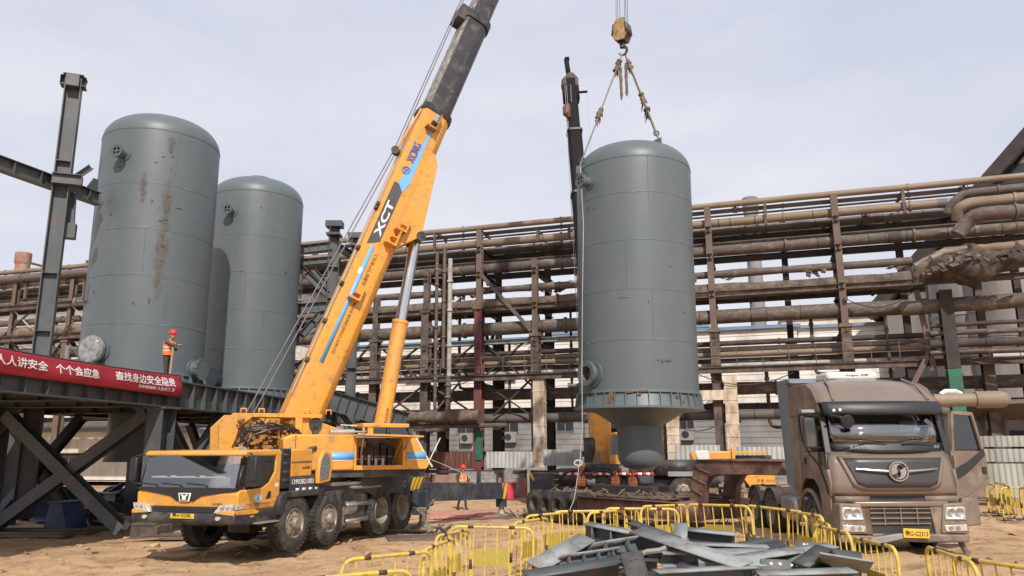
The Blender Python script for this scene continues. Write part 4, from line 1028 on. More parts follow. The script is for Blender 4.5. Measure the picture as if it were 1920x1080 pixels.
# bottom neck of vessel one, seen in the dark under the deck
for M_, T_ in ((M1, T1), (M2, T2)): MB(M_).lathe([(2.0, -.5), (.95, -1.2), (.95, -2.9), (.99, -2.9), (.99, -3.0), (.7, -3.0), (0, -2.8)], 32).build('bottom_neck', 'tank_paint', T_)
# valve group at the left foot of vessel one
Fv = M1 @ Matrix.Rotation(azim(M1, 78), 4, 'Z')
mb = MB(Fv)
for z in (.15, .5, .9, 2.6): mb.tube([(2.1, 0, z), (2.45, 0, z)], .05, 8); mb.cyl((2.4, 0, z), (2.46, 0, z), .11, 10)
mb.tube([(2.45, 0, .1), (2.45, .02, 1.0)], .07, 8); mb.build('drain_valve', 'shell_white', T1)

# ------------------------------------------------------------------ tall tower column with its beams (left)
TC = P(78, 660, 24.6); TX, TY = TC.x, TC.y
TF = frame((TX, TY, 0), (.93, .36, 0))
tow = thing('steel_column', 'tall dark steel column with a beam crossing it, left of the vessels', 'steel column', TF)
ztop = P(128, 150, 24.6).z
mb = MB(TF); mb.hbeam((0, 0, .4), (0, 0, ztop), .50, .40, up=(1, 0, 0), tf=.035, tw=.025)
for z in (2.6, 6.2, 8.1, ztop-3): mb.box((0, 0, z), (.46, .38, .025))
mb.build('post', 'steel_grey', tow)
mb = MB(TF); mb.hbeam((-.38, 0, ztop-.1), (.38, 0, ztop-.1), .34, .42); mb.box((0, -.24, ztop-.16), (.4, .26, .4)); mb.box((0, .24, ztop-.16), (.4, .26, .4)); mb.box((0, 0, ztop+.1), (.62, .56, .03)); mb.build('head_bracket', 'steel_grey', tow)
MB(TF).b2((-.40, -.2, ztop-.26), (-.382, .2, ztop+.05)).build('primer_patch', 'primer_red', tow)
zb = P(110, 342, 24.6).z
bi = lambda v: TF.inverted() @ v
p0, p1 = P(-60, 284, 21.9), P(185, 372, 26.4); p0.z = p1.z = zb
mb = MB(); pc = Vector((TX+.2, TY, zb)); dd = (p1-p0).normalized()
mb.hbeam(p0, p1, .46, .3); mb.ribs(p0, p1, .46, .3, 5); mb.build('beam', 'steel_grey', tow)
MB(TF).hbeam((-.25, -.32, zb+.02), (.62, -.32, zb+.02), .36, .24).build('bracket', 'steel_grey', tow)
MB(TF).b2((.622, -.44, zb-.14), (.64, -.2, zb+.16)).build('primer_patch', 'primer_red', tow)
MB(TF).hbeam((.2, .1, zb+.1), (.75, .3, zb+.75), .2, .2).build('gusset_stub', 'steel_grey', tow)
MB(TF).hbeam((.32, .25, zb-1.75), (.25, .3, zb-.2), .3, .25, up=(1, 0, 0)).box((.32, .25, zb-1.6), (.42, .36, .5)).build('gusset_stub', 'steel_grey', tow)
MB().prism([(0, 0), (.5, .0), (.5, .5), (.3, .5)], -.02, .02, F=frame(p1-dd*.6+Vector((0, 0, .2)), dd)).build('gusset', 'steel_grey', tow)

# ------------------------------------------------------------------ red banner on the platform edge
bp0, bp1 = pp(-12.2, -YE-.2, 0), pp(-3.30, -YE-.2, 0)
def on_edge(px):
    d = ray(px, 700); k = d.x/d.y; o = pp(0, -YE-.2, 0); s = (k*o.y-o.x)/(PD.x-k*PD.y); return s
sE = on_edge(338); sS = on_edge(-70); LB = sE-sS
def ez(px, py): q = on_edge(px); return P(px, py, (pp(q, -YE-.2, 0)).y).z
ztR, zbR = ez(338, 709), ez(338, 745); ztL, zbL = ez(0, 659), ez(0, 700)
BF = frame(pp(sS, -YE-.2, 0), PD); BF = sheet_frame(pp(sS, -YE-.2, 0), PD, (0, 0, 1))
def bwave(x, v): return .05*noise.noise(Vector((x*.7, v*1.2, 0)))+.03*math.sin(v*5+noise.noise(Vector((x*.3, 0, 1)))*3)
def bpt(x, v):      # x metres along, v 0..1 up
    u = x/LB; zt_ = ztL+(ztR-ztL)*u-.05*math.sin(u*PI)+.05; zb_ = zbL+(zbR-zbL)*u
    return Vector((x, zb_+(zt_-zb_)*v, .06+bwave(x, v)))
ban = thing('safety_banner', 'red cloth banner with white Chinese lettering along the platform edge', 'banner', BF)
NX, NV = 70, 12
vs = [bpt(LB*i/NX, j/NV) for j in range(NV+1) for i in range(NX+1)]
fs = [(j*(NX+1)+i, j*(NX+1)+i+1, (j+1)*(NX+1)+i+1, (j+1)*(NX+1)+i) for j in range(NV) for i in range(NX)]
ob = MB(BF).add(vs, fs).build('cloth', 'banner_red', ban, smooth=80, fix=False)
so = ob.modifiers.new('thick', 'SOLIDIFY'); so.thickness = .006; so.offset = -1
mb = MB(BF); mb.tube([bpt(LB*i/30, 1.0)+Vector((0, .02, -.02)) for i in range(31)], .022, 6); mb.build('rope', 'rack_dark', ban)
def banner_text(txt, px0, px1, v0, v1, bold):
    x0, x1 = on_edge(px0)-sS, on_edge(px1)-sS
    def warp(q):
        b_ = bpt(x0+q.x, v0+q.y); b_.z += .012; return b_
    tl = MB(BF); text(tl, txt, I4, x1-x0, v1-v0, bold, warp=warp); tl.build('lettering', 'letter_white', ban, smooth=0, fix=False)
banner_text('人人讲安全', -22, 84, .36, .80, .02)
banner_text('个个会应急', 98, 181, .34, .80, .02)
banner_text('查找身边安全隐患', 212, 325, .42, .88, .02)
banner_text('沈阳铝镁院 九冶化工 宣', 257, 323, .20, .36, .015)
# ------------------------------------------------------------------ wheels shared by the heavy vehicles
def wheel(par, F, r=.6, w=.36, side=-1, rim='alloy_dusty', style='disc', tyre='rubber', rim_r=.56):
    """wheel centred at F, axle along local y, outer face toward side*y"""
    T = F @ Matrix.Rotation(-side*PI/2, 4, 'X')            # lathe z axis -> outer direction
    k = rim_r*r
    mb = MB(T)
    prof = [(k, -w/2), (k*1.12, -w/2-.01), (r*.86, -w/2), (r*.97, -w/2+.03), (r, -w/2+.07), (r, -.03), (r*.985, -.025), (r*.985, .025), (r, .03), (r, w/2-.07), (r*.97, w/2-.03), (r*.86, w/2), (k*1.12, w/2+.01), (k, w/2-.02), (k*.95, w/2-.08)]
    mb.lathe(prof, 36)
    for i in range(36):                                    # tread blocks
        a = 2*PI*i/36
        for zz in (-w*.3, w*.3): mb.box((r*math.cos(a), r*math.sin(a), zz), (.03, r*.11, w*.3), rot=Matrix.Rotation(a, 3, 'Z'))
    ty = mb.build('wheel', tyre, par)
    mb = MB(T)
    if style == 'disc': prof = [(k*1.0, w/2-.02), (k*.97, w/2), (k*.93, w/2-.03), (k*.86, w/2-.07), (k*.62, w/2-.03), (k*.5, w/2-.02), (k*.42, w/2-.02), (k*.40, w/2+.05), (k*.3, w/2+.09), (0, w/2+.1)]
    else: prof = [(k*1.0, w/2-.02), (k*.97, w/2), (k*.92, w/2-.04), (k*.86, -w*.1), (k*.7, -w*.35), (k*.5, -w*.35), (k*.45, -w*.05), (k*.3, w*.0), (0, w*.05)]
    mb.lathe(prof, 28)
    for i in range(10):
        a = 2*PI*i/10; rad = k*.52 if style == 'disc' else k*.6; zz = w/2-.02 if style == 'disc' else -w*.35
        mb.cyl((rad*math.cos(a), rad*math.sin(a), zz-.01), (rad*math.cos(a), rad*math.sin(a), zz+.04), k*.045, 6)
    rm = mb.build('rim', rim, ty)
    if style == 'disc':
        mb = MB(T)
        for i in range(8): a = 2*PI*(i+.5)/8; mb.cyl((k*.74*math.cos(a), k*.74*math.sin(a), w/2-.06), (k*.74*math.cos(a), k*.74*math.sin(a), w/2-.045), k*.085, 10)
        mb.build('vent_hole', 'chassis_black', ty)
    return ty

# ------------------------------------------------------------------ big yellow truck crane
CU = Vector((.344, .939, 0)).normalized(); CN = Vector((CU.y, -CU.x, 0))
CO = Vector((-5.05, 18.6, 0)) - CN*1.37
CF = frame(CO, CU)                                        # x to the rear, y to the far side, z up; near side is y<0
crane = thing('mobile_crane', 'big yellow truck crane standing on outriggers with its boom raised', 'mobile crane', CF)
def cb(name, m_, *boxes, bevel=.0, par=None, label=None):
    mb = MB(CF)
    for a, b_ in boxes: mb.b2(a, b_)
    o = mb.build(name, m_, par or crane, bevel=bevel)
    if label: o['label'] = label
    return o
def panelp(name, m_, poly, y0, y1, bevel=0, ax='y', par=None, F=None):
    return MB(F or CF).prism(poly, y0, y1, ax=ax).build(name, m_, par or crane, bevel=bevel)
AX = (0, 1.42, 4.0, 5.25)
for i, x in enumerate(AX):
    for sgn in (-1, 1):
        wheel(crane, CF @ Matrix.Translation((x, sgn*1.2, .77)), .61, .38, sgn, style='disc' if i < 2 else 'deep', rim_r=.56 if i < 2 else .6)
    MB(CF).cyl((x, -1.0, .77), (x, 1.0, .77), .12, 10).box((x, 0, .77), (.5, .6, .45)).build('axle', 'chassis_black', crane)
cb('chassis', 'chassis_black', ((-1.4, -.5, .8), (6.6, .5, 1.35)), ((-.3, -.9, 1.1), (6.2, .9, 1.45)))
CC = CF @ Matrix.Translation((0, 0, 1.6*.30)) @ Matrix.Diagonal((1, 1, .70, 1))   # low front pieces sit high over the raised axle
# cab: lower shell
YC = 1.36
low = [(-1.92, .98), (-2.0, 1.06), (-2.02, 1.5), (-1.95, 1.6), (-.62, 1.6), (-.62, 1.1), (-.75, .98)]
MB(CC).prism(low, -YC, YC).build('cab_body', 'crane_yellow', crane, bevel=.04)
for sgn in (-1, 1):                                       # doors with the window opening cut at the rear
    poly = [(-1.80, 1.58), (-1.2, 1.62), (-.98, 1.72), (-.80, 1.95), (-.78, 2.33), (-.62, 2.36), (-.62, 1.4), (-1.80, 1.4)]
    d_ = MB(CF).prism(poly, sgn*(YC-.05), sgn*(YC+.004)).build('cab_door', 'crane_yellow', crane, bevel=.012)
    MB(CC).prism([(-1.10, 1.28), (-.93, 1.30), (-.93, 1.50), (-1.02, 1.50)], sgn*(YC+.003), sgn*(YC+.012)).build('handle', 'plastic_black', d_)
    MB(CF).prism([(-1.76, 1.60), (-1.2, 1.635), (-1.0, 1.73), (-.82, 1.96), (-.80, 2.30), (-1.74, 2.30)], sgn*(YC-.04), sgn*(YC-.03)).build('side_window', 'pane_dark', crane)
    mb = MB(CC); mb.b2((-1.80, sgn*(YC-.002), 1.16), (-.72, sgn*(YC+.006), 1.168)); mb.build('door_seam', 'letter_faded', d_)
roof = MB(CF).prism([(-1.86, 2.30), (-1.88, 2.36), (-1.80, 2.42), (-.66, 2.44), (-.60, 2.38), (-.60, 2.30)], -YC-.01, YC+.01).build('cab_roof', 'crane_yellow', crane, bevel=.03)
mb = MB(CC)
for sgn in (-1, 1): mb.bar((-1.97, sgn*(YC-.06), 1.58), (-1.82, sgn*(YC-.07), 2.32), .07, .08); mb.bar((-.66, sgn*(YC-.06), 1.5), (-.66, sgn*(YC-.06), 2.35), .1, .1)
mb.b2((-.72, -YC+.05, 1.0), (-.64, YC-.05, 2.33)); mb.build('pillar', 'plastic_black', crane)
MB(CF).prism([(-2.005, 1.62), (-1.99, 1.62), (-1.845, 2.31), (-1.86, 2.31)], -YC+.1, YC-.1).build('windscreen', 'pane', crane)
# black surround below the windscreen dipping to the badge
FZ = lambda y, z: (-2.03 if z < 1.52 else -2.03+.07*(z-1.52)/.1, y, z)
def front(poly, x0=-2.028, x1=-2.05, name='front_trim', m_='plastic_black', bevel=0, par=None):
    return MB(CC).prism(poly, x0, x1, ax='x').build(name, m_, par or crane, bevel=bevel)
front([(-YC+.02, 1.66), (YC-.02, 1.66), (YC-.02, 1.60), (.40, 1.40), (.22, 1.26), (-.22, 1.26), (-.40, 1.40), (-YC+.02, 1.60)], -1.97, -2.04)
mb = MB(CC); mb.prism([(-.17, 1.50), (.17, 1.50), (.13, 1.25), (-.13, 1.25)], -2.041, -2.062, ax='x'); bd = mb.build('badge', 'letter_white', crane, bevel=.008)
mb = MB(CC); mb.prism([(-.13, 1.475), (.13, 1.475), (.10, 1.275), (-.10, 1.275)], -2.0625, -2.066, ax='x'); mb.build('badge_field', 'plastic_black', bd)
mb = MB(CC)
mb.prism([(-.1, 1.46), (-.04, 1.46), (.0, 1.40), (.04, 1.46), (.1, 1.46), (.045, 1.375), (.06, 1.30), (-.06, 1.30), (-.045, 1.375)], -2.0662, -2.069, ax='x'); mb.build('badge_mark', 'letter_white', bd)
# grille, bumper, lamps, plate
front([(-.86, 1.10), (.86, 1.10), (.93, .90), (-.93, .90)], -1.98, -2.04, 'grille', 'plastic_black')
mb = MB(CC)
for z in (.95, 1.0, 1.05): mb.b2((-2.055, -.86, z), (-2.04, .86, z+.02))
mb.build('grille_slat', 'grille_dark', crane)
MB(CC).prism([(-1.2, .52), (-2.08, .60), (-2.12, .70), (-2.10, .90), (-1.9, .99), (-.75, .99), (-.6, .62)], -YC-.02, YC+.02).build('bumper', 'chassis_black', crane, bevel=.04)
for sgn in (-1, 1):
    MB(CC).prism([(-2.03, .88), (-2.04, 1.0), (-1.5, 1.02), (-1.3, .93), (-1.4, .86)], sgn*(YC+.0), sgn*(YC+.03)).build('corner_panel', 'crane_yellow', crane, bevel=.01)
    front([(sgn*.92, .90), (sgn*YC, .86), (sgn*YC, 1.0), (sgn*.90, 1.02)], -2.0, -2.125, 'corner_panel', 'crane_yellow', bevel=.02)
    mb = MB(CC); mb.prism([(sgn*.84, .92), (sgn*1.30, .99), (sgn*1.34, 1.20), (sgn*1.00, 1.16)], -2.0, -2.128, ax='x')
    h = mb.build('headlight', 'lamp_glass', crane, bevel=.015)
    MB(CC).prism([(-2.05, 1.03), (-2.05, 1.16), (-1.75, 1.18), (-1.82, 1.05)], sgn*(YC-.02), sgn*(YC+.02)).build('lens_side', 'lamp_glass', h)
    MB(CC).cyl((-2.125, sgn*1.08, 1.07), (-2.133, sgn*1.08, 1.07), .05, 12).cyl((-2.125, sgn*1.22, 1.08), (-2.133, sgn*1.22, 1.08), .04, 12).build('reflector', 'chrome', h)
    MB(CC).cyl((-2.1, sgn*.98, .78), (-2.14, sgn*.98, .78), .06, 12).build('fog_lamp', 'lamp_glass', crane)
    MB(CC).box((-1.55, sgn*(YC+.025), .80), (.12, .02, .05)).build('side_marker', 'lamp_amber', crane)
    # mirrors
    mb = MB(CF); mb.tube([(-1.75, sgn*YC, 1.66), (-1.95, sgn*(YC+.22), 1.72), (-1.9, sgn*(YC+.26), 2.3), (-1.7, sgn*YC, 2.36)], .02, 6)
    mr = mb.build('mirror', 'plastic_black', crane)
    MB(CF).box((-1.9, sgn*(YC+.26), 2.02), (.10, .2, .52)).build('mirror_housing', 'plastic_black', mr, bevel=.03)
MB(CC).prism([(-.31, .76), (.31, .76), (.31, .90), (-.31, .90)], -2.125, -2.14, ax='x', F=Matrix.Translation((0, -.05, 0))).build('number_plate', 'plate_yellow', crane)
FT = lambda x, y, z: sheet_frame(CC @ Vector((x, y, z)), CF.to_3x3() @ Vector((0, -1, 0)), (0, 0, 1))     # text on front faces (viewer sees y mirrored)
FS = lambda x, y, z: sheet_frame(CC @ Vector((x, y, z)), CU, (0, 0, 1))                                     # text on the near side
mb = MB(); text(mb, '豫A·0328L', FT(-2.144, .21, .785), .52, .09, .02); mb.build('plate_text', 'letter_black', crane, smooth=0, fix=False)
mb = MB(); text(mb, 'XCMG', FT(-2.032, -.72, 1.17), .26, .035, .02); mb.build('small_badge_text', 'letter_black', crane, smooth=0, fix=False)
# side of the cab: round emblem, faded writing, step
mb = MB(CC); mb.lathe([(0, 0), (.13, 0), (.13, .004), (0, .004)], 24, F=Matrix.Translation((-1.36, -YC-.005, 1.32)) @ Matrix.Rotation(PI/2, 4, 'X')); em = mb.build('round_emblem', 'letter_white', crane)
mb = MB(CC); mb.prism([(-1.43, 1.27), (-1.29, 1.27), (-1.36, 1.41)], -YC-.0095, -YC-.012); mb.tube([(-1.36+.105*math.cos(a*PI/12), -YC-.011, 1.32+.105*math.sin(a*PI/12)) for a in range(24)], .008, 5, closed=True); mb.build('emblem_mark', 'stripe_blue', em)
mb = MB(); text(mb, '总质量: 54990kg', FS(-1.68, -YC-.036, 1.075), .72, .085, .02, ); mb.build('side_text', 'letter_faded', crane, smooth=0, fix=False)
cb('step', 'silver', ((-1.5, -YC-.16, .88), (-.78, -YC-.02, .91)))
cb('small_sign', 'letter_white', ((-.78, -YC-.012, 1.62), (-.69, -YC-.006, 1.70)))
# wipers, dash papers, seats, steering wheel
mb = MB(CF)
for y in (.75, 0.1, -.6): mb.tube([(-2.03, y, 1.6), (-2.02, y+.12, 1.70), (-2.0, y+.62, 1.73)], .012, 5)
mb.build('wiper', 'plastic_black', crane)
cb('dashboard', 'interior', ((-1.9, -1.2, 1.3), (-1.55, 1.2, 1.66)))
mb = MB(CF)
for k in range(16): mb.box((-1.935, -1.0+k*.133, 1.77+.012*(k % 2)), (.015, .128, .18+.02*(k % 3)))
mb.build('sun_shade_strip', 'paper', crane)
mb = MB(CF)
for y in (.6, -.6): mb.box((-1.15, y, 1.3), (.5, .5, .3)); mb.box((-.92, y, 1.75), (.16, .48, .75)); mb.box((-.9, y, 2.18), (.1, .25, .16))
mb.build('seat', 'interior', crane, bevel=.05)
mb = MB(CF); c0 = Vector((-1.5, .6, 1.72)); mb.tube([c0+Vector((.1*math.sin(a), .22*math.cos(a), .2*math.sin(a))) for a in [k*PI/9 for k in range(18)]], .018, 6, closed=True); mb.build('steering_wheel', 'plastic_black', crane)
MB(CF).tube([(-.9, .55, 2.3), (-1.2, .35, 2.25), (-1.5, .3, 2.0)], .05, 6).build('cab_rag', 'clad_white', crane) if False else None
# air intake column behind the cab, navy box with the phone number, fenders
mb = MB(CF); mb.b2((-.58, -1.36, 1.55), (-.22, -.95, 2.46)); it = mb.build('intake_column', 'plastic_black', crane, bevel=.04)
mb = MB(CF)
for k in range(4): mb.b2((-.53, -1.372, 1.70+k*.19), (-.28, -1.361, 1.78+k*.19))
mb.build('intake_slot', 'grille_dark', it)
MB(CF).b2((-.22, -1.35, 1.42), (1.05, -.6, 1.80)).build('navy_box', 'panel_navy', crane, bevel=.02)
mb = MB(); text(mb, '13903821003', FS(-.16, -1.356, 1.66), .88, .115, .02); mb.build('phone_number', 'letter_white', crane, smooth=0, fix=False)
mb = MB(CF)
for k in range(4): mb.b2((.0+k*.26, -1.362, 1.47), (.14+k*.26, -1.355, 1.55))
mb.build('reflector_strip', 'letter_white', crane)
MB(CF).b2((-.2, -1.33, 1.80), (.66, -.7, 2.45)).build('engine_cover', 'crane_yellow', crane, bevel=.04)
mb = MB(CF); mb.b2((-.18, -1.345, 2.14), (.6, -1.331, 2.17)); mb.b2((.25, -1.345, 2.0), (.55, -1.331, 2.04)); mb.build('cover_groove', 'letter_faded', crane)
MB(CF).prism([(-.75, 1.0), (-.66, 1.4), (-.5, 1.5), (1.1, 1.5), (1.12, 1.42), (.9, 1.1), (.86, 1.36), (-.36, 1.36), (-.55, 1.0)], -1.42, -.95).build('front_fender', 'chassis_black', crane, bevel=.02)
MB(CF).prism([(-.62, 1.5), (-.95, 1.0), (-.82, .95), (-.5, 1.42)], -1.40, -1.2).build('fender_strut', 'chassis_black', crane)
MB(CF).prism([(1.25, 1.05), (1.25, 1.42), (1.9, 1.42), (1.9, 1.05), (1.75, 1.05), (1.7, 1.3), (1.4, 1.3), (1.35, 1.05)], -1.38, -.95).build('mud_flap', 'chassis_black', crane)
MB(CF).prism([(-.36, 1.42), (1.9, 1.42), (1.9, 1.5), (-.36, 1.5)], .95, 1.4).build('front_fender', 'chassis_black', crane)
# grey textured pad (sleeping bag like cushion cover) with yellow edge
mb = MB(CF); mb.prism([(.72, 1.62), (1.22, 1.66), (1.30, 2.02), (1.22, 2.36), (.92, 2.42), (.74, 2.2), (.70, 1.9)], -1.5, -1.38)
st = mb.build('rear_fender_cover', 'crane_yellow', crane, bevel=.03)
mb = MB(CF); mb.prism([(.76, 1.70), (1.10, 1.74), (1.16, 2.02), (1.10, 2.30), (.92, 2.34), (.78, 2.16), (.74, 1.92)], -1.515, -1.501); mb.build('grip_pad', 'grip_grey', st)
# deck, sills and mid section
cb('deck', 'chassis_black', ((.9, -1.3, 1.42), (6.5, 1.3, 1.52)))
cb('deck_edge', 'silver', ((1.5, -1.36, 1.53), (3.2, -1.0, 1.60)))
cb('side_box', 'chassis_black', ((1.95, -1.3, 1.0), (3.35, -.7, 1.42)), ((2.3, -1.28, .62), (3.3, -.9, 1.0)))
MB(CF).cyl((2.25, -1.15, .95), (2.75, -1.15, .95), .22, 18).cyl((2.3, -1.15, .95), (2.33, -1.15, .95), .235, 18).build('air_tank', 'silver', crane)
MB(CF).prism([(1.98, .55), (2.22, .55), (2.22, 1.3), (1.86, 1.36), (1.84, 1.05)], -1.3, -.9).build('step_panel', 'alloy_dusty', crane)
mb = MB(CF)
for z in (.98, .58): mb.b2((2.24, -1.38, z), (3.3, -1.31, z+.09))
mb.build('guard_rail', 'silver', crane)
MB(CF).tube([(2.3, -1.2, 1.5), (2.6, -1.34, 1.46), (3.0, -1.36, 1.45), (3.9, -1.36, 1.45)], .045, 8).build('cylinder_rod', 'silver', crane)
# rear outrigger box with hazard stripes
MB(CF).prism([(2.9, 1.42), (2.9, 1.80), (5.6, 1.80), (6.1, 1.66), (6.55, 1.62), (6.55, 1.20), (4.6, 1.20), (3.8, 1.12)], -1.38, -1.02).build('outrigger_box', 'panel_navy', crane, bevel=.015)
MB(CF).prism([(2.9, 1.42), (2.9, 1.80), (5.6, 1.80), (6.55, 1.62), (6.55, 1.20)], 1.02, 1.38).build('outrigger_box', 'panel_navy', crane, bevel=.015)
MB(CF).prism([(5.55, 1.806), (6.05, 1.675), (6.05, 1.70), (5.58, 1.83)], -1.30, -.85).build('tread_plate', 'silver', crane)
hz = MB(CF)
for x in (6.0, 6.25, 6.5):
    hz.prism([(max(x-.42, 5.72), 1.21 if x-.42 > 5.72 else 1.3), (x-.26, 1.21), (min(x+.08, 6.54), 1.60), (x-.10, 1.60)], -1.381, -1.386)
hz.build('hazard_stripe', 'hazard_yellow', crane)
mb = MB(CF); mb.lathe([(.06, 0), (.11, 0), (.11, .01), (.06, .01)], 20, F=Matrix.Translation((5.3, -1.385, 1.44)) @ Matrix.Rotation(PI/2, 4, 'X')); mb.build('round_marker', 'alloy_dusty', crane)
cb('rear_body', 'panel_navy', ((5.85, -1.30, .62), (6.65, 1.30, 1.22)), ((6.5, -1.1, .8), (7.1, 1.1, 1.55)))
def jack(F, x, y, ztop, zfoot, r, par, plate=.36):
    mb = MB(F); mb.cyl((x, y, ztop-.42), (x, y, ztop), r*2.0, 16); o = mb.build('jack_housing', 'panel_navy', par)
    MB(F).cyl((x, y, zfoot+.1), (x, y, ztop-.3), r, 16).build('jack_rod', 'silver' if r > .09 else 'chassis_black', par)
    MB(F).lathe([(r, .22), (r*1.6, .1), (plate, .06), (plate, 0), (0, 0)], 24, F=Matrix.Translation((x, y, zfoot))).build('jack_foot', 'alloy_dusty', par)
jack(CF, 6.12, -1.62, 1.25, .10, .12, crane)
MB(CF).box((6.12, -1.60, 1.0), (.5, .5, .5)).build('outrigger_end', 'panel_navy', crane, bevel=.02)
MB(CF).prism([(5.85, .72), (6.35, .86), (6.3, .96), (5.7, .64), (5.62, .52), (5.75, .55)], -1.9, -1.4).build('torn_guard', 'alloy_dusty', crane, bevel=.02)
jack(CF, .55, 1.9, 1.1, .06, .08, crane, .3)
jack(CF, 6.12, 1.75, 1.25, .05, .12, crane)
# long rear outrigger beam and its jack
q0 = CF.inverted() @ P(802, 920, 26.0); e1 = P(940, 920, 29.3); q1 = CF.inverted() @ e1
mb = MB(CF); mb.bar(q0-Vector((.8, 0, 0)), q1, .42, .58); bm_ = mb.build('outrigger_beam', 'panel_navy', crane, bevel=.015)
bd_ = (q1-q0).normalized(); bn = Vector((bd_.y, -bd_.x, 0)).normalized()
hz = MB(CF)
for k in range(3):
    a = q1-bd_*(.62-.24*k)+bn*.216
    Fh = frame(CF @ a, CF.to_3x3() @ bd_); hz2 = MB(Fh).prism([(-.06, -.28), (.09, -.28), (.22, .28), (.07, .28)], -.004, .002)
    hz.v += [CF @ (CF.inverted() @ p) for p in hz2.v]; b0 = len(hz.v)-len(hz2.v); hz.f += [[i+b0 for i in f] for f in hz2.f]; hz.mi += hz2.mi
hz.build('hazard_stripe', 'hazard_yellow', bm_)
mb = MB()
for t_ in (.06, .72):
    c0 = CF @ (q0.lerp(q1, t_)+bn*.213); Fh = frame(c0, CF.to_3x3() @ bd_)
    m2 = MB(Fh); m2.b2((0, -.003, -.18), (.05, .004, .2)); m2.b2((.2, -.003, -.18), (.34, .004, -.02)); m2.b2((.2, -.003, .06), (.42, .004, .2))
    b0 = len(mb.v); mb.v += m2.v; mb.f += [[i+b0 for i in f] for f in m2.f]; mb.mi += m2.mi
mb.build('beam_mark', 'letter_white', bm_)
J2 = frame_z((e1.x, e1.y, 0), 0)
jack(J2, 0, 0, e1.z-.15, .05, .10, crane, .3)

# ---- superstructure
SC = Vector((-5.34, 21.8, 0)); SB = Vector((.871, .49, 0)).normalized()
SF = frame(SC, SB)                                         # x toward the boom head, y away from the camera
def sb(name, m_, *boxes, bevel=0, par=None):
    mb = MB(SF)
    for a, b_ in boxes: mb.b2(a, b_)
    return mb.build(name, m_, par or crane, bevel=bevel)
MB(SF).lathe([(.8, 1.45), (.8, 1.62), (.95, 1.62), (.95, 1.74), (0, 1.74)], 32).build('slew_ring', 'chassis_black', crane)
sb('turntable', 'chassis_black', ((-2.6, -1.3, 1.72), (2.6, 1.3, 1.90)))
side = [(-2.75, 2.35), (-2.78, 3.02), (-2.45, 3.36), (-.98, 3.36), (-.7, 3.32), (.9, 2.80), (1.6, 2.2), (1.6, 1.9), (-2.3, 1.9)]
MB(SF).prism(side, .62, .71).build('boom_bracket', 'crane_yellow', crane, bevel=.01)
for q_ in ([(-2.75, 2.35), (-2.78, 3.02), (-2.45, 3.36), (-.98, 3.36), (-.98, 3.24), (-2.0, 3.24), (-2.28, 3.0), (-2.36, 2.7), (-2.36, 2.3)], [(-.98, 3.36), (-.7, 3.32), (.9, 2.80), (1.6, 2.2), (1.6, 1.9), (-.98, 1.9)], [(-2.5, 2.3), (-1.0, 2.42), (-1.0, 2.3), (-2.5, 2.18)]):
    MB(SF).prism(q_, -.72, -.63).build('boom_bracket', 'crane_yellow', crane, bevel=.01)
mb = MB(SF)
mb.b2((-2.0, -.86, 3.26), (-.2, -.725, 3.36)); mb.b2((-.9, -.86, 2.3), (-.72, -.725, 3.26)); mb.b2((-2.0, -.84, 2.98), (-.8, -.78, 3.03)); mb.b2((-1.3, -.84, 2.55), (-.2, -.78, 2.6)); mb.b2((-1.34, -.84, 2.55), (-1.28, -.78, 3.0))
mb.build('bracket_rib', 'crane_yellow', crane, bevel=.01)
mb = MB(SF); mb.cyl((-.34, -.80, 3.10), (-.34, -.715, 3.10), .17, 20); mb.box((-.34, -.76, 2.85), (.16, .08, .4)); mb.cyl((.42, -.78, 2.84), (.42, -.715, 2.84), .08, 14); mb.build('pivot_pin', 'chassis_black', crane)
mb = MB(SF)
for x in (-2.2, -1.75, -.55, .02): mb.tube([(x-.07, -.68, 3.36), (x-.06, -.68, 3.48), (x+.06, -.68, 3.48), (x+.07, -.68, 3.36)], .025, 6)
mb.build('lifting_lug', 'crane_yellow', crane)
# winches, hoses and clutter at the tail
wz = MB(SF); wz.cyl((-2.05, -.62, 2.75), (-2.05, .62, 2.75), .42, 24); wz.cyl((-2.05, -.66, 2.75), (-2.05, -.58, 2.75), .55, 24); wz.cyl((-1.15, -.62, 2.6), (-1.15, .62, 2.6), .36, 24); wz.cyl((-1.15, -.60, 2.7), (-1.15, -.55, 2.7), .40, 24)
wd = wz.build('winch_drum', 'grimy_yellow', crane)
mb = MB(SF)
for k in range(22): x = -2.05; a = k*.055-.6; mb.tube([(x+.435*math.cos(b_*PI/10), a, 2.75+.435*math.sin(b_*PI/10)) for b_ in range(20)], .018, 5, closed=True)
mb.build('wound_rope', 'chassis_black', wd)
mb = MB(SF); rr = random.Random(8)
for k in range(80):
    x, z = rr.uniform(-2.35, -1.0), rr.uniform(2.35, 3.2); s_ = rr.uniform(.03, .10)
    if rr.random() < .5: mb.box((x, -.80-rr.uniform(0, .1), z), (s_*1.6, .14, s_))
    else: mb.cyl((x, -.95, z), (x, -.72, z), s_*.5, 10)
mb.build('valve_block', 'grimy_yellow', crane, bevel=.01)
mb = MB(SF)
for k in range(7):
    x0, x1 = -2.45+.05*k, -1.2+rr.uniform(-.3, .5); z0 = 2.5+rr.uniform(-.1, .2)
    mb.tube([(x0, -.85-.02*k, z0), (x0+.15, -.98, z0+.35), ((x0+x1)/2, -1.0-.01*k, 3.02+rr.uniform(-.1, .12)), (x1, -.9, 2.95+rr.uniform(-.1, .1)), (x1+.2, -.8, 2.7)], .022, 6)
mb.tube([(-.9, -1.0, 2.45), (-.5, -1.35, 2.5), (-.1, -1.38, 2.25)], .02, 6); mb.tube([(-1.0, -1.1, 2.35), (-.6, -1.3, 2.42), (-.3, -1.32, 2.0)], .02, 6)
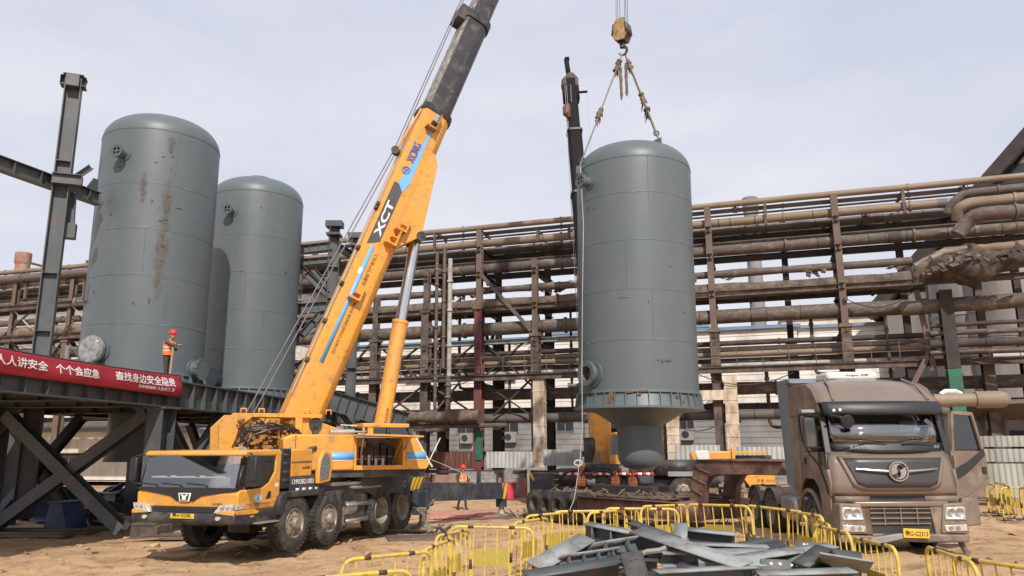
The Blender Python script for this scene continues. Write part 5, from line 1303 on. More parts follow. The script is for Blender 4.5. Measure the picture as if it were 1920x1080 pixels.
mb.build('hydraulic_hose', 'plastic_black', crane)
sb('counterweight', 'grimy_yellow', ((-2.6, -1.25, 1.92), (-1.1, 1.25, 2.30)), bevel=.06)
mb = MB(SF); mb.bar((-2.35, -1.3, 2.5), (-2.0, -1.32, 2.15), .2, .13); mb.bar((-1.45, -1.32, 2.15), (-1.1, -1.3, 2.52), .2, .13); mb.build('roller_bracket', 'clad_grey', crane, bevel=.03)
mb = MB(SF); mb.prism([(-2.5, 1.95), (-1.9, 1.95), (-2.2, 2.5), (-2.45, 2.5)], -1.29, -1.24); mb.prism([(-1.7, 1.95), (-1.0, 1.95), (-1.0, 2.45), (-1.2, 2.5)], -1.29, -1.24); mb.build('weight_bracket', 'crane_yellow', crane, bevel=.01)
mb = MB(SF); mb.lathe([(.15, 0), (.14, .04), (.03, .42), (0, .42)], 16, F=Matrix.Translation((-1.75, -1.32, 2.05))); mb.build('traffic_cone', 'cone_red', crane)
MB(SF).box((-.78, -1.30, 2.02), (.55, .2, .16)).build('white_canister', 'shell_white', crane, bevel=.05)
# near side housing with the blue stripe
HZ = MB(SF); HZ.prism([(-.75, 1.9), (-1.30, 2.25), (-1.32, 2.72), (-1.1, 2.82), (.55, 2.82), (.55, 1.9)], -1.40, -.85); HZ.build('engine_housing', 'crane_yellow', crane, bevel=.04)
MB(SF).b2((-1.02, -1.408, 1.92), (-.995, -1.392, 2.8)).build('housing_seam', 'letter_faded', crane)
MB(SF).tube([(-.85, -1.41, 2.2), (-.8, -1.47, 2.36), (-.62, -1.47, 2.46), (-.48, -1.42, 2.48)], .055, 8).build('exhaust_pipe', 'chassis_black', crane)
mb = MB(SF); mb.prism([(-.36, 2.17), (.55, 2.17), (.55, 2.36), (-.2, 2.36)], -1.405, -1.400); mb.b2((2.02, -1.405, 2.17), (2.60, -1.400, 2.36)); mb.build('blue_stripe', 'stripe_blue', crane)
mb = MB(SF); mb.b2((-.38, -1.404, 2.145), (.55, -1.400, 2.168)); mb.b2((2.02, -1.404, 2.145), (2.60, -1.400, 2.168)); mb.build('white_pinstripe', 'letter_white', crane)
sb('engine_housing', 'crane_yellow', ((-1.2, .75, 1.9), (1.2, 1.38, 2.75)), bevel=.04)
# open bay: frame, dark inside with bottles, lifted lid
sb('bay_frame', 'crane_yellow', ((.55, -1.38, 1.9), (.62, -.6, 2.75)), ((1.92, -1.38, 1.9), (2.02, -.6, 2.75)), ((.62, -1.38, 1.9), (1.92, -1.25, 2.02)), bevel=.01)
sb('bay_back', 'interior', ((.55, -.62, 1.9), (2.0, -.56, 2.75)), ((.62, -1.3, 1.88), (1.95, -.6, 1.91)), ((.55, -1.3, 2.74), (2.0, -.56, 2.78)))
mb = MB(SF); rr = random.Random(2)
for k in range(4): x = .85+k*.2; mb.cyl((x, -1.1, 1.95), (x, -1.1, 2.2+rr.uniform(0, .1)), .05, 10)
mb.build('bottle', 'silver', crane)
mb = MB(SF)
for k in range(5): mb.b2((.9+k*.2, -.8, 1.95), (1.05+k*.2, -.65, 2.5+.1*(k % 2)))
mb.build('bay_equipment', 'chassis_black', crane)
MB(SF).bar((.5, -1.9, 2.80), (2.1, -1.9, 2.76), 1.0, .05).build('lifted_lid', 'crane_yellow', crane, bevel=.012)
MB(SF).cyl((.72, -1.35, 2.1), (.66, -1.8, 2.74), .02, 6).cyl((1.95, -1.35, 2.4), (1.98, -1.8, 2.74), .02, 6).build('lid_strut', 'silver', crane)
# operator cab
MB(SF).prism([(2.02, 1.9), (2.62, 1.9), (2.72, 2.05), (2.25, 2.80), (2.02, 2.80)], -1.39, -.55).build('operator_cab', 'crane_yellow', crane, bevel=.02)
sb('operator_roof', 'crane_yellow', ((.9, -1.0, 3.02), (2.25, .1, 3.14)), bevel=.03)
mb = MB(SF)
for (x, y) in ((.95, -.95), (.95, .05), (1.6, -.95)): mb.b2((x, y-.04, 2.7), (x+.08, y+.04, 3.03))
mb.bar((2.22, -.97, 3.05), (2.40, -.97, 2.55), .07, .07); mb.bar((2.22, .05, 3.05), (2.60, .05, 2.2), .07, .07)
mb.build('cab_post', 'plastic_black', crane)
sb('cab_rear_panel', 'crane_yellow', ((.9, -.98, 2.78), (1.2, -.90, 3.03)), bevel=.01)
mb = MB(SF); mb.b2((1.03, -.93, 2.75), (2.22, -.92, 3.03)); mb.prism([(2.24, 3.02), (2.26, 3.02), (2.72, 2.05), (2.70, 2.05)], -.9, .1); mb.build('operator_window', 'pane_dark', crane)
mb = MB(SF); a, b_ = Vector((2.34, -1.2, 2.78)), Vector((2.80, -1.35, 1.95))
for o in (0, .22): mb.tube([a+Vector((o*.5, o, 0)), b_+Vector((o*.5, o, 0))], .018, 6)
for k in range(4): p = a.lerp(b_, .1+.27*k); mb.bar(p, p+Vector((.11, .22, 0)), .03, .02)
mb.tube([(2.75, -1.3, 2.15), (3.15, -1.1, 2.75)], .016, 6)
mb.build('ladder', 'shell_white', crane)
MB(SF).tube([(2.7, -1.2, 2.2), (3.2, -1.3, 2.0), (3.9, -1.4, 1.7), (4.1, -1.45, 1.45)], .008, 5).build('dangling_cable', 'rope_pale', crane)
mb = MB(SF); mb.cyl((-.05, -1.1, 2.88), (.62, -1.1, 2.90), .075, 14); mb.cyl((.62, -1.1, 2.9), (.95, -1.1, 2.9), .03, 8); mb.build('damper_cylinder', 'silver', crane)
mb = MB(SF); pts = [(.45, -.4, 3.1), (1.3, -.5, 3.06), (1.3, -.7, 2.95), (.8, -.9, 2.85)]; mb.tube(pts, .018, 6); mb.tube([(1.3, -.5, 3.06), (1.42, -.6, 2.82)], .018, 6); mb.build('handrail', 'shell_white', crane)

# ---- boom
BP0, BP1 = Vector((-6.04, 21.4, 2.6)), Vector((4.6, 27.4, 33.7))
BD = (BP1-BP0); BL = BD.length; BD.normalize()
BLAT = Vector((BD.y, -BD.x, 0)).normalized()               # toward the camera
BUP = BLAT.cross(BD)
if BUP.z < 0: BUP = -BUP
BFm = Matrix((BD, BUP, BD.cross(BUP))).transposed().to_4x4(); BFm.translation = BP0   # x along, y upper side, z near side
def bt(px, py):                                            # distance along the boom for a pixel (projected on the axis)
    best = None
    for k in range(0, 2001):
        t = BL*k/2000; p = BP0+BD*t; v = CAM_ROT.transposed() @ (p-Vector((0, 0, CAM_H)))
        x, y = 960+CAM_F*v.x/-v.z, 540-CAM_F*v.y/-v.z; e = (x-px)**2+(y-py)**2
        if best is None or e < best[0]: best = (e, t)
    return best[1]
def section(w, h):
    """egg shaped boom section (y up, z near): flat upper half, rounded lower half"""
    p = [(h*.50, -w*.36), (h*.50, w*.36), (h*.42, w*.5), (-h*.12, w*.5)]
    for k in range(1, 8): a = k/8*PI; p.append((-h*.12-h*.38*math.sin(a), w*.5*math.cos(a)))
    p += [(-h*.12, -w*.5), (h*.42, -w*.5)]
    return p
def boomsec(name, t0, t1, w, h, m_, w1=None, h1=None, par=None, mfn=None):
    a, b_ = section(w, h), section(w1 or w, h1 or h); n_ = len(a)
    vs = [(t0, p[0], p[1]) for p in a]+[(t1, p[0], p[1]) for p in b_]
    fs = [tuple(range(n_-1, -1, -1)), tuple(range(n_, 2*n_))]+[(i, (i+1) % n_, n_+(i+1) % n_, n_+i) for i in range(n_)]
    mb = MB(BFm)
    if mfn:
        mb.add(vs, fs[:2], m_)
        for i, f in enumerate(fs[2:]): mb.add(vs, [f], mfn(i) or m_)
        return mb.build(name, m_, par or crane, smooth=25, fix=False)
    return mb.add(vs, fs).build(name, m_, par or crane, smooth=25)
tA = bt(818, 222); tB = bt(893, 50)
W0, H0 = 1.02, 1.10
boom = boomsec('boom', .55, tA, W0, H0, 'crane_yellow', .98, 1.04)
gm = lambda i: 'boom_grease' if i in (0, 1) else None
boomsec('boom_stage', tA-.2, tB, .88, .92, 'boom_black', mfn=gm)
boomsec('boom_stage', tB-.2, tB+6.0, .77, .81, 'boom_black', mfn=gm)
boomsec('boom_stage', tB+5.8, BL-1.0, .72, .8, 'boom_black', mfn=gm)
boomsec('boom_collar', tA-.10, tA+.10, 1.06, 1.13, 'chassis_black')
boomsec('boom_collar', tB-.12, tB+.16, .98, 1.03, 'chassis_black')
boomsec('boom_collar', tB+5.9, tB+6.1, .92, 1.0, 'chassis_black')
mb = MB(BFm); mb.b2((BL-1.2, -.5, -.4), (BL+.2, .45, .4)); mb.cyl((BL, -.25, -.45), (BL, -.25, .45), .35, 20); mb.build('boom_head', 'boom_black', crane, bevel=.03)
MB(BFm).b2((tB-.3, .44, -.35), (tB+.25, .74, .35)).build('rope_guide', 'chassis_black', crane)
zf = W0/2+.004
ts0, ts1 = bt(601, 690), bt(686, 480)
mb = MB(BFm)
mb.b2((bt(597, 685), .18, zf), (bt(690, 470), .30, zf+.003))
tG0, tG1 = bt(745, 345), bt(800, 235)
mb.prism([(bt(740, 368), .08), (bt(748, 350), -.02), (bt(768, 305), -.02), (bt(815, 222)-.12, .0), (bt(815, 222)-.12, .08), (bt(768, 305), .10), (bt(747, 352), .30), (bt(735, 372), .36)], zf-.01, zf-.004, ax='z')
mb.build('blue_stripe', 'stripe_blue', boom)
tX0, tX1 = bt(703, 470), bt(745, 362)
mb = MB(BFm); mb.prism([(tX0, .28), (tX0+.14, .10), (tX1-.15, .10), (tX1+.05, .28), (tX1+.05, .44), (tX0-.1, .44)], zf-.002, zf+.002, ax='z'); dc = mb.build('decal', 'decal_grey', boom)
def btext(name, txt, t0, t1, y0, y1, bold, m_, par=boom, dz=.004):
    mb = MB(); F = BFm @ Matrix.Translation((t0, y0, zf+dz)); text(mb, txt, F, t1-t0, y1-y0, bold); return mb.build(name, m_, par, smooth=0, fix=False)
btext('model_letters', 'XCT', tX0+.25, tX0+1.45, .15, .38, .03, 'letter_white', dc, .004)
btext('maker_letters', 'XCMG', bt(763, 318), bt(780, 278)-.1, .12, .38, .03, 'letter_blue', boom, .001)
mb = MB(BFm); c0 = (bt(757, 333), .25); mb.lathe([(.10, 0), (.13, 0), (.13, .004), (.10, .004)], 24, F=Matrix.Translation((c0[0], c0[1], zf))); mb.prism([(c0[0]-.09, c0[1]), (c0[0]+.07, c0[1]+.09), (c0[0]+.03, c0[1]), (c0[0]+.07, c0[1]-.09)], zf, zf+.004, ax='z'); mb.build('maker_emblem', 'letter_blue', boom)
btext('warning_letters', '起重臂下严禁站人', bt(668, 540), bt(690, 487)+.1, -.02, .10, .01, 'letter_faded')
btext('warning_letters', 'DO NOT STAND UNDER BOOM', bt(612, 665), bt(652, 572), .0, .09, .01, 'letter_faded')
MB(BFm).b2((bt(676, 520)-.1, .24, zf+.001), (bt(676, 520)+.1, .34, zf+.005)).build('white_sticker', 'letter_white', boom)
# brackets, cylinder lug, rope post
def lug(t, y, l_=.5, m_='crane_yellow'):
    MB(BFm).b2((t-l_/2, y-.12, W0/2-.02), (t-l_/2+.05, y+.22, W0/2+.24)).b2((t-l_/2, y-.12, W0/2-.02), (t+l_/2, y-.08, W0/2+.22)).b2((t-.05, y-.12, W0/2), (t-.01, y+.1, W0/2+.2)).build('jib_bracket', m_, boom)
lug(bt(660, 556), .1); lug(bt(719, 448), -.22, .6); lug(bt(735, 425), -.35, .5); lug(bt(797, 240), .05, .6, 'grimy_yellow')
tC = bt(752, 402)
MB(BFm).prism([(tC-1.2, -.45), (tC-.55, -.98), (tC-.3, -.98), (tC+1.9, -.62), (tC+2.2, -.4), (tC+2.2, -.2), (tC-1.2, -.2)], -.42, .46, ax='z').build('cylinder_lug', 'crane_yellow', boom, bevel=.02)
cylT = BFm @ Vector((tC-.5, -1.0, 0))
cylB = SF @ Vector((1.65, -.05, 2.35))
cd = (cylT-cylB).normalized(); Lc = (cylT-cylB).length
cyl = MB().cyl(cylB, cylB+cd*Lc*.60, .23, 24).cyl(cylB+cd*Lc*.585, cylB+cd*Lc*.60, .25, 24).build('luffing_cylinder', 'crane_yellow', crane)
MB().cyl(cylB+cd*Lc*.59, cylT, .165, 24).build('piston_rod', 'chrome', cyl)
MB().cyl(cylT-BLAT*.5, cylT+BLAT*.5, .15, 18).build('pin', 'chassis_black', cyl)
up_ = perp(cd)[0]
MB().tube([cylB+cd*.2-BLAT*-.25, cylB+cd*1.0+BLAT*.28, cylB+cd*1.25+BLAT*.25], .03, 6).tube([cylB+cd*.1+BLAT*.27+up_*.08, cylB+cd*.8+BLAT*.27+up_*.08], .03, 6).build('cylinder_hose', 'grimy_yellow', cyl)
MB(SF).box((1.65, -.05, 2.3), (.5, .9, .5)).build('cylinder_base', 'chassis_black', crane)
# rope stand-off on the upper side with two winch ropes
pR = P(742, 283, (BFm @ Vector((bt(790, 255), .6, 0))).y-.1); 
mb = MB(); h0, h1 = BFm @ Vector((bt(812, 228), .55, .3)), BFm @ Vector((bt(805, 238)-.2, .55, -.2))
mb.bar(h0, pR, .06, .06); mb.bar(h1, pR, .06, .06); mb.build('rope_post', 'crane_yellow', crane)
MB().cyl(pR+Vector((0, .12, 0)), pR-Vector((0, .12, 0)), .13, 14).build('guide_sheave', 'chassis_black', crane)
wn_ = SF @ Vector((-2.05, 0, 3.1))
gt = BFm @ Vector((tB, .75, 0)); ht = BFm @ Vector((BL-.2, .45, 0))
mb = MB()
for o in (-.1, .1): mb.tube([wn_+Vector((o, 0, 0)), pR+Vector((o*.5, 0, .05)), gt+Vector((o*.4, 0, .05)), ht+Vector((o*.4, 0, 0))], .018, 6)
mb.build('winch_rope', 'wire_grey', crane)
MB(BFm).tube([(1.2, .60, .33), (tC-2, .61, .33), (tC+1.2, .62, .33)], .018, 6).build('boom_cable', 'rope_pale', boom)
mb = MB(BFm)
for t_ in (2.2, 3.4, 4.6, 5.8, 7.2, tC-.2): mb.box((t_, .58, .33), (.14, .1, .12))
mb.build('cable_clip', 'chassis_black', boom)
# ------------------------------------------------------------------ hanging vessel, hook block, slings
HC = P(1190, 560, 27.3)
zt = P(1190, 277, 27.3).z
VH, VD = 8.10, 1.02
zb0 = zt - VH - VD - .1
MH = frame_z((HC.x, HC.y, zb0), 0) @ Matrix.Rotation(R(.8), 4, 'Y')
TH, nzh = vessel('storage_tank', 'grey domed vessel hanging in slings above the low trailer', MH, 2.08, VH, DH=VD, hang=True)
nzh(azim(MH, 48), 7.42, .18, .36, cross=True)
nzh(azim(MH, 46), .62, .30, .22, thick=.1)
nzh(azim(MH, 88), .35, .07, .3, blank=True)
nzh(azim(MH, 84), 4.05, .07, .22, blank=True)
R1 = 2.08
MB(MH).lathe([(1.84, -.46), (1.80, -.53), (1.60, -.56), (1.30, -.74), (1.0, -.93), (.80, -1.06)], 48).build('bottom_cone', 'tank_paint', TH, smooth=25)
MB(MH).lathe([(.80, -1.03), (.76, -1.07), (.76, -2.0), (.745, -2.16), (.68, -2.32), (.55, -2.44), (.3, -2.52), (0, -2.55)], 48).build('bottom_neck', 'tank_paint', TH, smooth=30)
patches(TH, MH, azim(MH, 0), R1+.055, 4, [(-.42, -.12, .12, .22), (-.13, -.02, .14, .05), (.08, -.0, .2, .04), (.02, -.1, .07, .05)], 'tank_rust', 'rust_mark')
patches(TH, MH, azim(MH, 0), R1+.10, 14, [(-.44, -.3, .1, .12), (.62, -.1, .06, .12), (.75, -.25, .05, .12)], 'tank_rust', 'rust_mark')
patches(TH, MH, azim(MH, 0), R1+.004, 9, [(.5, 1.0, .16, .05), (.32, 1.02, .06, .04), (-.2, 3.1, .25, .012), (.6, 4.2, .05, .02)], 'steel_dark', 'scuff')
rr = random.Random(43)
patches(TH, MH, azim(MH, 0), R1+.008, 43, [(rr.uniform(-1, 1), rr.choice((1.72, 3.43, 5.13, 6.83))+rr.uniform(-.05, .05), rr.uniform(.1, .4), .012) for _ in range(9)], 'steel_light', 'scuff')
patches(TH, MH, azim(MH, 0), R1+.008, 47, [(rr.uniform(-1.1, 1.1), rr.uniform(.3, 7.5), rr.uniform(.02, .07), rr.uniform(.015, .08)) for _ in range(5)], 'scuff_dark', 'scuff')
def lug_on(az_deg, z, rr_):
    Fl = MH @ Matrix.Rotation(azim(MH, az_deg), 4, 'Z')
    MB(Fl).box((rr_, 0, z), (.35, .06, .3)).build('lifting_lug', 'tank_paint', TH)
    return Fl @ Vector((rr_+.02, 0, z+.2))
L_l = lug_on(62, VH-.05, 2.12); L_r = lug_on(-42, VH+.85, 1.35)
HKp = P(1167, 95, 27.3); HKt = P(1166, 40, 27.3)
# hook block
hk = thing('hook_block', 'worn amber and black crane hook block above the hanging vessel', 'hook block', frame_z(HKp, R(-35)))
Fk = WM[hk.name]; bh = HKt.z-HKp.z
def hexa(x0, x1, sc=1.0, zc=.62): return MB(Fk).prism([(-.20*sc, bh*.30), (-.32*sc, bh*.55), (-.28*sc, bh*.85), (-.1*sc, bh*1.02), (.12*sc, bh*1.02), (.30*sc, bh*.82), (.32*sc, bh*.5), (.18*sc, bh*.28)], x0, x1)
hexa(-.24, -.18).build('cheek_plate', 'hook_amber', hk, bevel=.015); hexa(.18, .24).build('cheek_plate', 'hook_amber', hk, bevel=.015)
hexa(-.18, .18, .9).build('sheave_case', 'chassis_black', hk)
mb = MB(Fk); mb.prism([(-.33, bh*.5), (-.27, bh*.86), (-.2, bh*.86), (-.26, bh*.5)], -.25, .25); mb.prism([(.33, bh*.5), (.29, bh*.84), (.22, bh*.84), (.26, bh*.5)], -.25, .25); mb.build('side_bar', 'chassis_black', hk)
mb = MB(Fk); mb.cyl((0, 0, bh*.1), (0, 0, bh*.32), .1, 14); pts = []
for k in range(15): a = PI*.5-k/14*PI*1.45; pts.append((.02+.17*math.cos(a), 0, -.02+.17*math.sin(a)))
mb.tube([(0, 0, .2)]+pts, [.08]+[.075-.004*k for k in range(15)], 10); mb.build('hook', 'chassis_black', hk)
# hoist ropes up to the boom head
t = thing('hoist_rope', 'parallel steel hoist ropes running up from the hook block', 'rope', frame_z(HKt, 0))
mb = MB(); top = BP1+Vector((0, 0, -.3))
for i, o in enumerate((-.22, -.16, -.07, .10, .16, .22)): mb.tube([HKt+Vector((o, -.05*(i % 2), -.12)), top+Vector((o*.9, 0, 0))], .014, 6)
mb.build('strand', 'wire_grey', t)
MB().tube([HKt+Vector((0, 0, -.05)), HKt+Vector((0, 0, .12))], .1, 10).build('rope_socket', 'chassis_black', t)
def sling(label, a, b_, seed, side):
    t = thing('lifting_sling', label, 'sling', frame_z(a, 0)); rr = random.Random(seed)
    d = (b_-a); L = d.length; d.normalize(); u, w = perp(d)
    mb = MB()
    for o in (-.05, .05):
        mb.tube([a+u*o*.3]+[a+d*L*k/8+u*o*(1 if k > 1 else .6) for k in range(1, 8)]+[b_+u*o*.2], .027, 6)
    mb.build('rope_pair', 'sling_tan', t)
    mb = MB()
    mb.tube([b_+w*.09*math.cos(k*PI/6)+d*.12*math.sin(k*PI/6)-d*.2 for k in range(12)], .025, 6, closed=True); mb.build('shackle', 'steel_dark', t)
    for f0 in ((.06, .16), (.50, .62)) if side < 0 else ((.08, .18), (.50, .60), (.66, .70)):
        mb = MB(); pts, rad = [], []
        for k in range(9): q = f0[0]+(f0[1]-f0[0])*k/8; pts.append(a+d*L*q+u*rr.uniform(-.03, .03)); rad.append(.11*rr.uniform(.6, 1.25) if f0[0] < .64 else .14*math.sin((k+1)/10*PI))
        mb.tube(pts, rad, 9)
        for k in range(7):
            p = a+d*L*rr.uniform(*f0)+u*rr.uniform(-.1, .1); q = Vector((rr.uniform(-.08, .08), rr.uniform(-.05, .05), -rr.uniform(.15, .4)))
            mb.tube([p, p+q*.5+u*rr.uniform(-.06, .06), p+q], [.035, .028, .01], 5)
        mb.build('padding_rag', 'rag_brown' if f0[0] < .64 else 'cloth_olive', t, smooth=60)
    mb = MB(); p = a+d*L*.12
    pts = [p+Vector((.12*side*-1, 0, -k*.17)) + u*rr.uniform(-.03, .03) for k in range(9)]; mb.tube(pts, [.05, .06, .05, .07, .05, .06, .05, .06, .02], 7); mb.build('hanging_rag', 'rag_brown', t)
    return t
hb = HKp+Vector((.03, 0, -.15))
sling('left sling leg, its rag padded rope ending in a shackle on the vessel shoulder', hb+Vector((-.05, 0, 0)), L_l, 3, -1)
sling('right sling leg with dark rags and a green tag near its foot', hb+Vector((.07, 0, 0)), L_r, 4, 1)
# pale tag rope from the vessel shoulder to the workers
q1 = G(1072, 955, 0.3); q1 = P(1068, 958, 24.5)
tr_ = thing('tag_rope', 'pale tag rope dangling from the vessel shoulder to the ground', 'rope', frame_z(L_l, 0))
pts = [L_l]+[P(px, py, Y) for px, py, Y in ((1094, 420, 25.1), (1092, 560, 25.0), (1091, 700, 24.9), (1092, 800, 24.8), (1088, 860, 24.7), (1082, 900, 24.6), (1077, 935, 24.6), (1066, 962, 24.5))]
MB().tube(pts, .012, 6).build('cord', 'rope_pale', tr_)
MB().tube([P(1084, 868, 24.7)+Vector((.12*math.cos(a*PI/6), 0, .08*math.sin(a*PI/6))) for a in range(12)], .03, 6, closed=True).build('coil', 'rope_pale', tr_)

# ------------------------------------------------------------------ second crane behind the vessel
K0 = P(988, 930, 37.0); K0.z = 0
KF = frame(K0, (.985, -.17, 0))                             # x to the right of the photo (its cab), y away
k2 = thing('mobile_crane', 'second truck crane, dark with red and white edge stripes, behind the hanging vessel', 'mobile crane', KF)
def kx(px): d = ray(px, 880); k = d.x/d.y; o = KF.translation; e = KF.to_3x3() @ Vector((1, 0, 0)); return (k*o.y-o.x)/(e.x-k*e.y)
def kz(px, py): x = kx(px); return P(px, py, (KF @ Vector((x, 0, 0))).y).z
def kb(name, m_, *boxes, bevel=0):
    mb = MB(KF)
    for a, b_ in boxes: mb.b2(a, b_)
    return mb.build(name, m_, k2, bevel=bevel)
x1 = kx(1450)
kb('carrier_body', 'panel_navy', ((kx(992), 0, kz(1000, 930)), (kx(1075), 2.6, kz(1000, 888))), ((kx(1075), .1, 1.3), (kx(1310), 2.6, kz(1100, 890))), ((kx(1195), -.02, .9), (kx(1225), 2.5, 1.6)), bevel=.02)
kb('side_frame', 'chassis_black', ((kx(1040), -.03, .75), (kx(1085), .1, 1.5)), ((kx(1085), -.03, 1.35), (kx(1220), .1, 1.75)), ((kx(1228), -.05, 1.25), (kx(1312), .1, 1.95)), ((kx(1000), .3, .7), (kx(1440), 2.3, 1.2)))
MB(KF).b2((kx(1252), -.07, kz(1260, 893)), (kx(1298), -.051, kz(1260, 884))).build('access_panel', 'clad_grey', k2)
st_ = MB(KF)
n_ = 24; a0, a1 = kx(1048), kx(1226); zz = kz(1130, 891)
for k in range(n_): st_.b2((a0+(a1-a0)*k/n_, -.045, zz), (a0+(a1-a0)*(k+1)/n_, -.03, zz+.12), m='hivis_red' if k % 2 else 'letter_white')
a0, a1 = kx(1242), kx(1312); zz = kz(1260, 878)
for k in range(8): st_.b2((a0+(a1-a0)*k/8, -.045, zz), (a0+(a1-a0)*(k+1)/8, -.03, zz+.12), m='hivis_red' if k % 2 else 'letter_white')
st_.build('reflective_strip', None, k2)
kb('end_post', 'letter_white', ((kx(989), -.05, kz(990, 932)), (kx(993), .1, kz(990, 878))), ((kx(989), -.05, kz(990, 881)), (kx(1020), .1, kz(990, 877))))
MB(KF).prism([(kx(993), 1.25), (kx(1001), .95), (kx(1001), 1.15), (kx(993), 1.5)], -.012, -.004).build('hazard_stripe', 'hazard_yellow', k2)
mb = MB(KF)
for z in (.8, 1.05, 1.3): mb.b2((kx(1038), -.12, z), (kx(1048), -.03, z+.05))
mb.build('ladder_rung', 'clad_grey', k2)
for px in (1078, 1128, 1280):
    x = kx(px); wheel(k2, KF @ Matrix.Translation((x, .18, .62)), .60, .36, -1, rim_r=.56)
for px in (1078, 1128): x = kx(px); mb = MB(KF); mb.tube([(x+.85*math.cos(a*PI/12), -.02, .62+.85*math.sin(a*PI/12)) for a in range(13)], .06, 6); mb.build('wheel_arch', 'plastic_black', k2)
MB(KF).cyl((kx(1100), .1, .95), (kx(1116), .1, .95), .2, 14).build('air_tank', 'silver', k2)
# yellow cab and superstructure
KS = lambda px, py, y=0.: Vector((kx(px), y, kz(px, py)))
kb('deck', 'chassis_black', ((kx(1040), .2, kz(1100, 888)), (kx(1312), 2.5, kz(1100, 880))))
MB(KF).prism([(kx(1384), kz(1390, 886)), (kx(1450), kz(1390, 884)), (kx(1450), kz(1390, 912)), (kx(1404), kz(1390, 914))], -.3, .4).build('cab_lower', 'crane_yellow', k2, bevel=.02)
mb = MB(); text(mb, '质量 38500', sheet_frame(KF @ Vector((kx(1416), -.304, kz(1416, 904))), KF.to_3x3() @ Vector((1, 0, 0)), (0, 0, 1)), .75, .14, .01); mb.build('cab_text', 'letter_faded', k2, smooth=0, fix=False)
MB(KF).prism([(kx(1296), kz(1300, 850)), (kx(1304), kz(1300, 846)), (kx(1378), kz(1300, 846)), (kx(1378), kz(1300, 862)), (kx(1312), kz(1300, 864)), (kx(1310), kz(1300, 885)), (kx(1302), kz(1300, 882))], .1, 1.3).build('hood_nose', 'crane_yellow', k2, bevel=.06)
MB(KF).prism([(kx(1304), kz(1300, 845)), (kx(1330), kz(1300, 844.5)), (kx(1333), kz(1300, 862)), (kx(1309), kz(1300, 866))], .06, 1.34).build('plastic_cover', 'shell_white', k2, bevel=.05)
mb = MB(KF); mb.b2((kx(1378), .1, kz(1380, 851)), (kx(1440), 1.2, kz(1380, 846))); mb.b2((kx(1374), .0, kz(1380, 864)), (kx(1380), .15, kz(1380, 838))); mb.build('lifted_hood', 'crane_yellow', k2, bevel=.01)
kb('engine', 'chassis_black', ((kx(1385), .3, kz(1390, 866)), (kx(1450), 1.2, kz(1390, 854))))
mb = MB(KF); rr = random.Random(6)
for k in range(16): x = rr.uniform(kx(1350), kx(1400)); mb.box((x, -.1, rr.uniform(.5, 1.0)), (.2, .2, .12))
mb.build('axle_parts', 'alloy_dusty', k2)
kb('turntable_frame', 'grimy_yellow', ((kx(1092), .4, kz(1110, 884)), (kx(1160), 2.2, kz(1110, 868))), bevel=.03)
kb('winch_frame', 'chassis_black', ((kx(1094), .5, kz(1100, 876)), (kx(1112), 2.0, kz(1100, 820))), bevel=.03)
MB(KF).prism([(kx(1108), kz(1110, 878)), (kx(1116), kz(1110, 846)), (kx(1126), kz(1110, 846)), (kx(1124), kz(1110, 880))], .3, .45).build('strut_plate', 'pipe_tan', k2)
MB(KF).prism([(kx(1142), kz(1150, 872)), (kx(1143), kz(1150, 818)), (kx(1149), kz(1150, 810)), (kx(1176), kz(1150, 810)), (kx(1178), kz(1150, 872))], .35, 1.4).build('operator_cab', 'crane_yellow', k2, bevel=.04)
MB(KF).prism([(kx(1145), kz(1150, 852)), (kx(1146), kz(1150, 822)), (kx(1150), kz(1150, 814)), (kx(1174), kz(1150, 814)), (kx(1174), kz(1150, 852))], .33, .348).build('cab_window', 'pane_dark', k2)
# its boom: yellow base, black telescoped stages, head
b0 = KF @ Vector((kx(1128), 1.2, kz(1128, 880))); bTop = P(1068, 140, 39.8)
b0d = (bTop-b0).normalized(); bl = (bTop-b0).length
lat = Vector((b0d.y, -b0d.x, 0)); lat = Vector((1, 0, 0)); lat = (lat-b0d*lat.dot(b0d)).normalized(); upb = lat.cross(b0d)
F2b = Matrix((b0d, lat, b0d.cross(lat))).transposed().to_4x4(); F2b.translation = b0
def st2(name, t0, t1, w, m_):
    return MB(F2b).prism([(-w*.5, -w*.35), (-w*.35, -w*.55), (w*.35, -w*.55), (w*.5, -w*.35), (w*.5, w*.45), (w*.2, w*.6), (-w*.2, w*.6), (-w*.5, w*.45)], t0, t1, ax='x').build(name, m_, k2)
st2('boom_base', -.3, bl*.46, .98, 'crane_yellow'); st2('boom_stage', bl*.45, bl*.66, .84, 'matte_black'); st2('boom_stage', bl*.655, bl*.835, .74, 'matte_black'); st2('boom_stage', bl*.83, bl-.4, .62, 'matte_black')
for q, w in ((.46, 1.08), (.66, .95), (.832, .84)): st2('boom_collar', bl*q-.06, bl*q+.06, w, 'chassis_black')
mb = MB(F2b); mb.prism([(bl-.9, -.42), (bl-.7, -.5), (bl-.5, -.5), (bl-.05, -.1), (bl-.05, .15), (bl-.45, .45), (bl-.9, .38)], -.3, .3, ax='z'); mb.build('boom_head', 'rack_rust', k2)
mb = MB(F2b); mb.b2((bl-1.7, -.46, -.3), (bl-.8, .42, .3)); mb.cyl((bl-1.15, .35, 0), (bl-1.1, .9, .05), .07, 8); mb.bar((bl-.1, -.05, 0), (bl+1.0, -.12, 0), .24, .2); mb.b2((bl+.9, -.2, -.1), (bl+1.1, .05, .1)); mb.build('head_frame', 'matte_black', k2)
mb = MB(F2b); mb.tube([(bl-2.9, -.28, -.35), (bl-2.7, -.38, -.4), (bl-2.3, -.36, -.4), (bl-2.1, -.26, -.35)], [.1, .22, .22, .1], 10); mb.build('small_hook_block', 'primer_red', k2)
mb = MB()
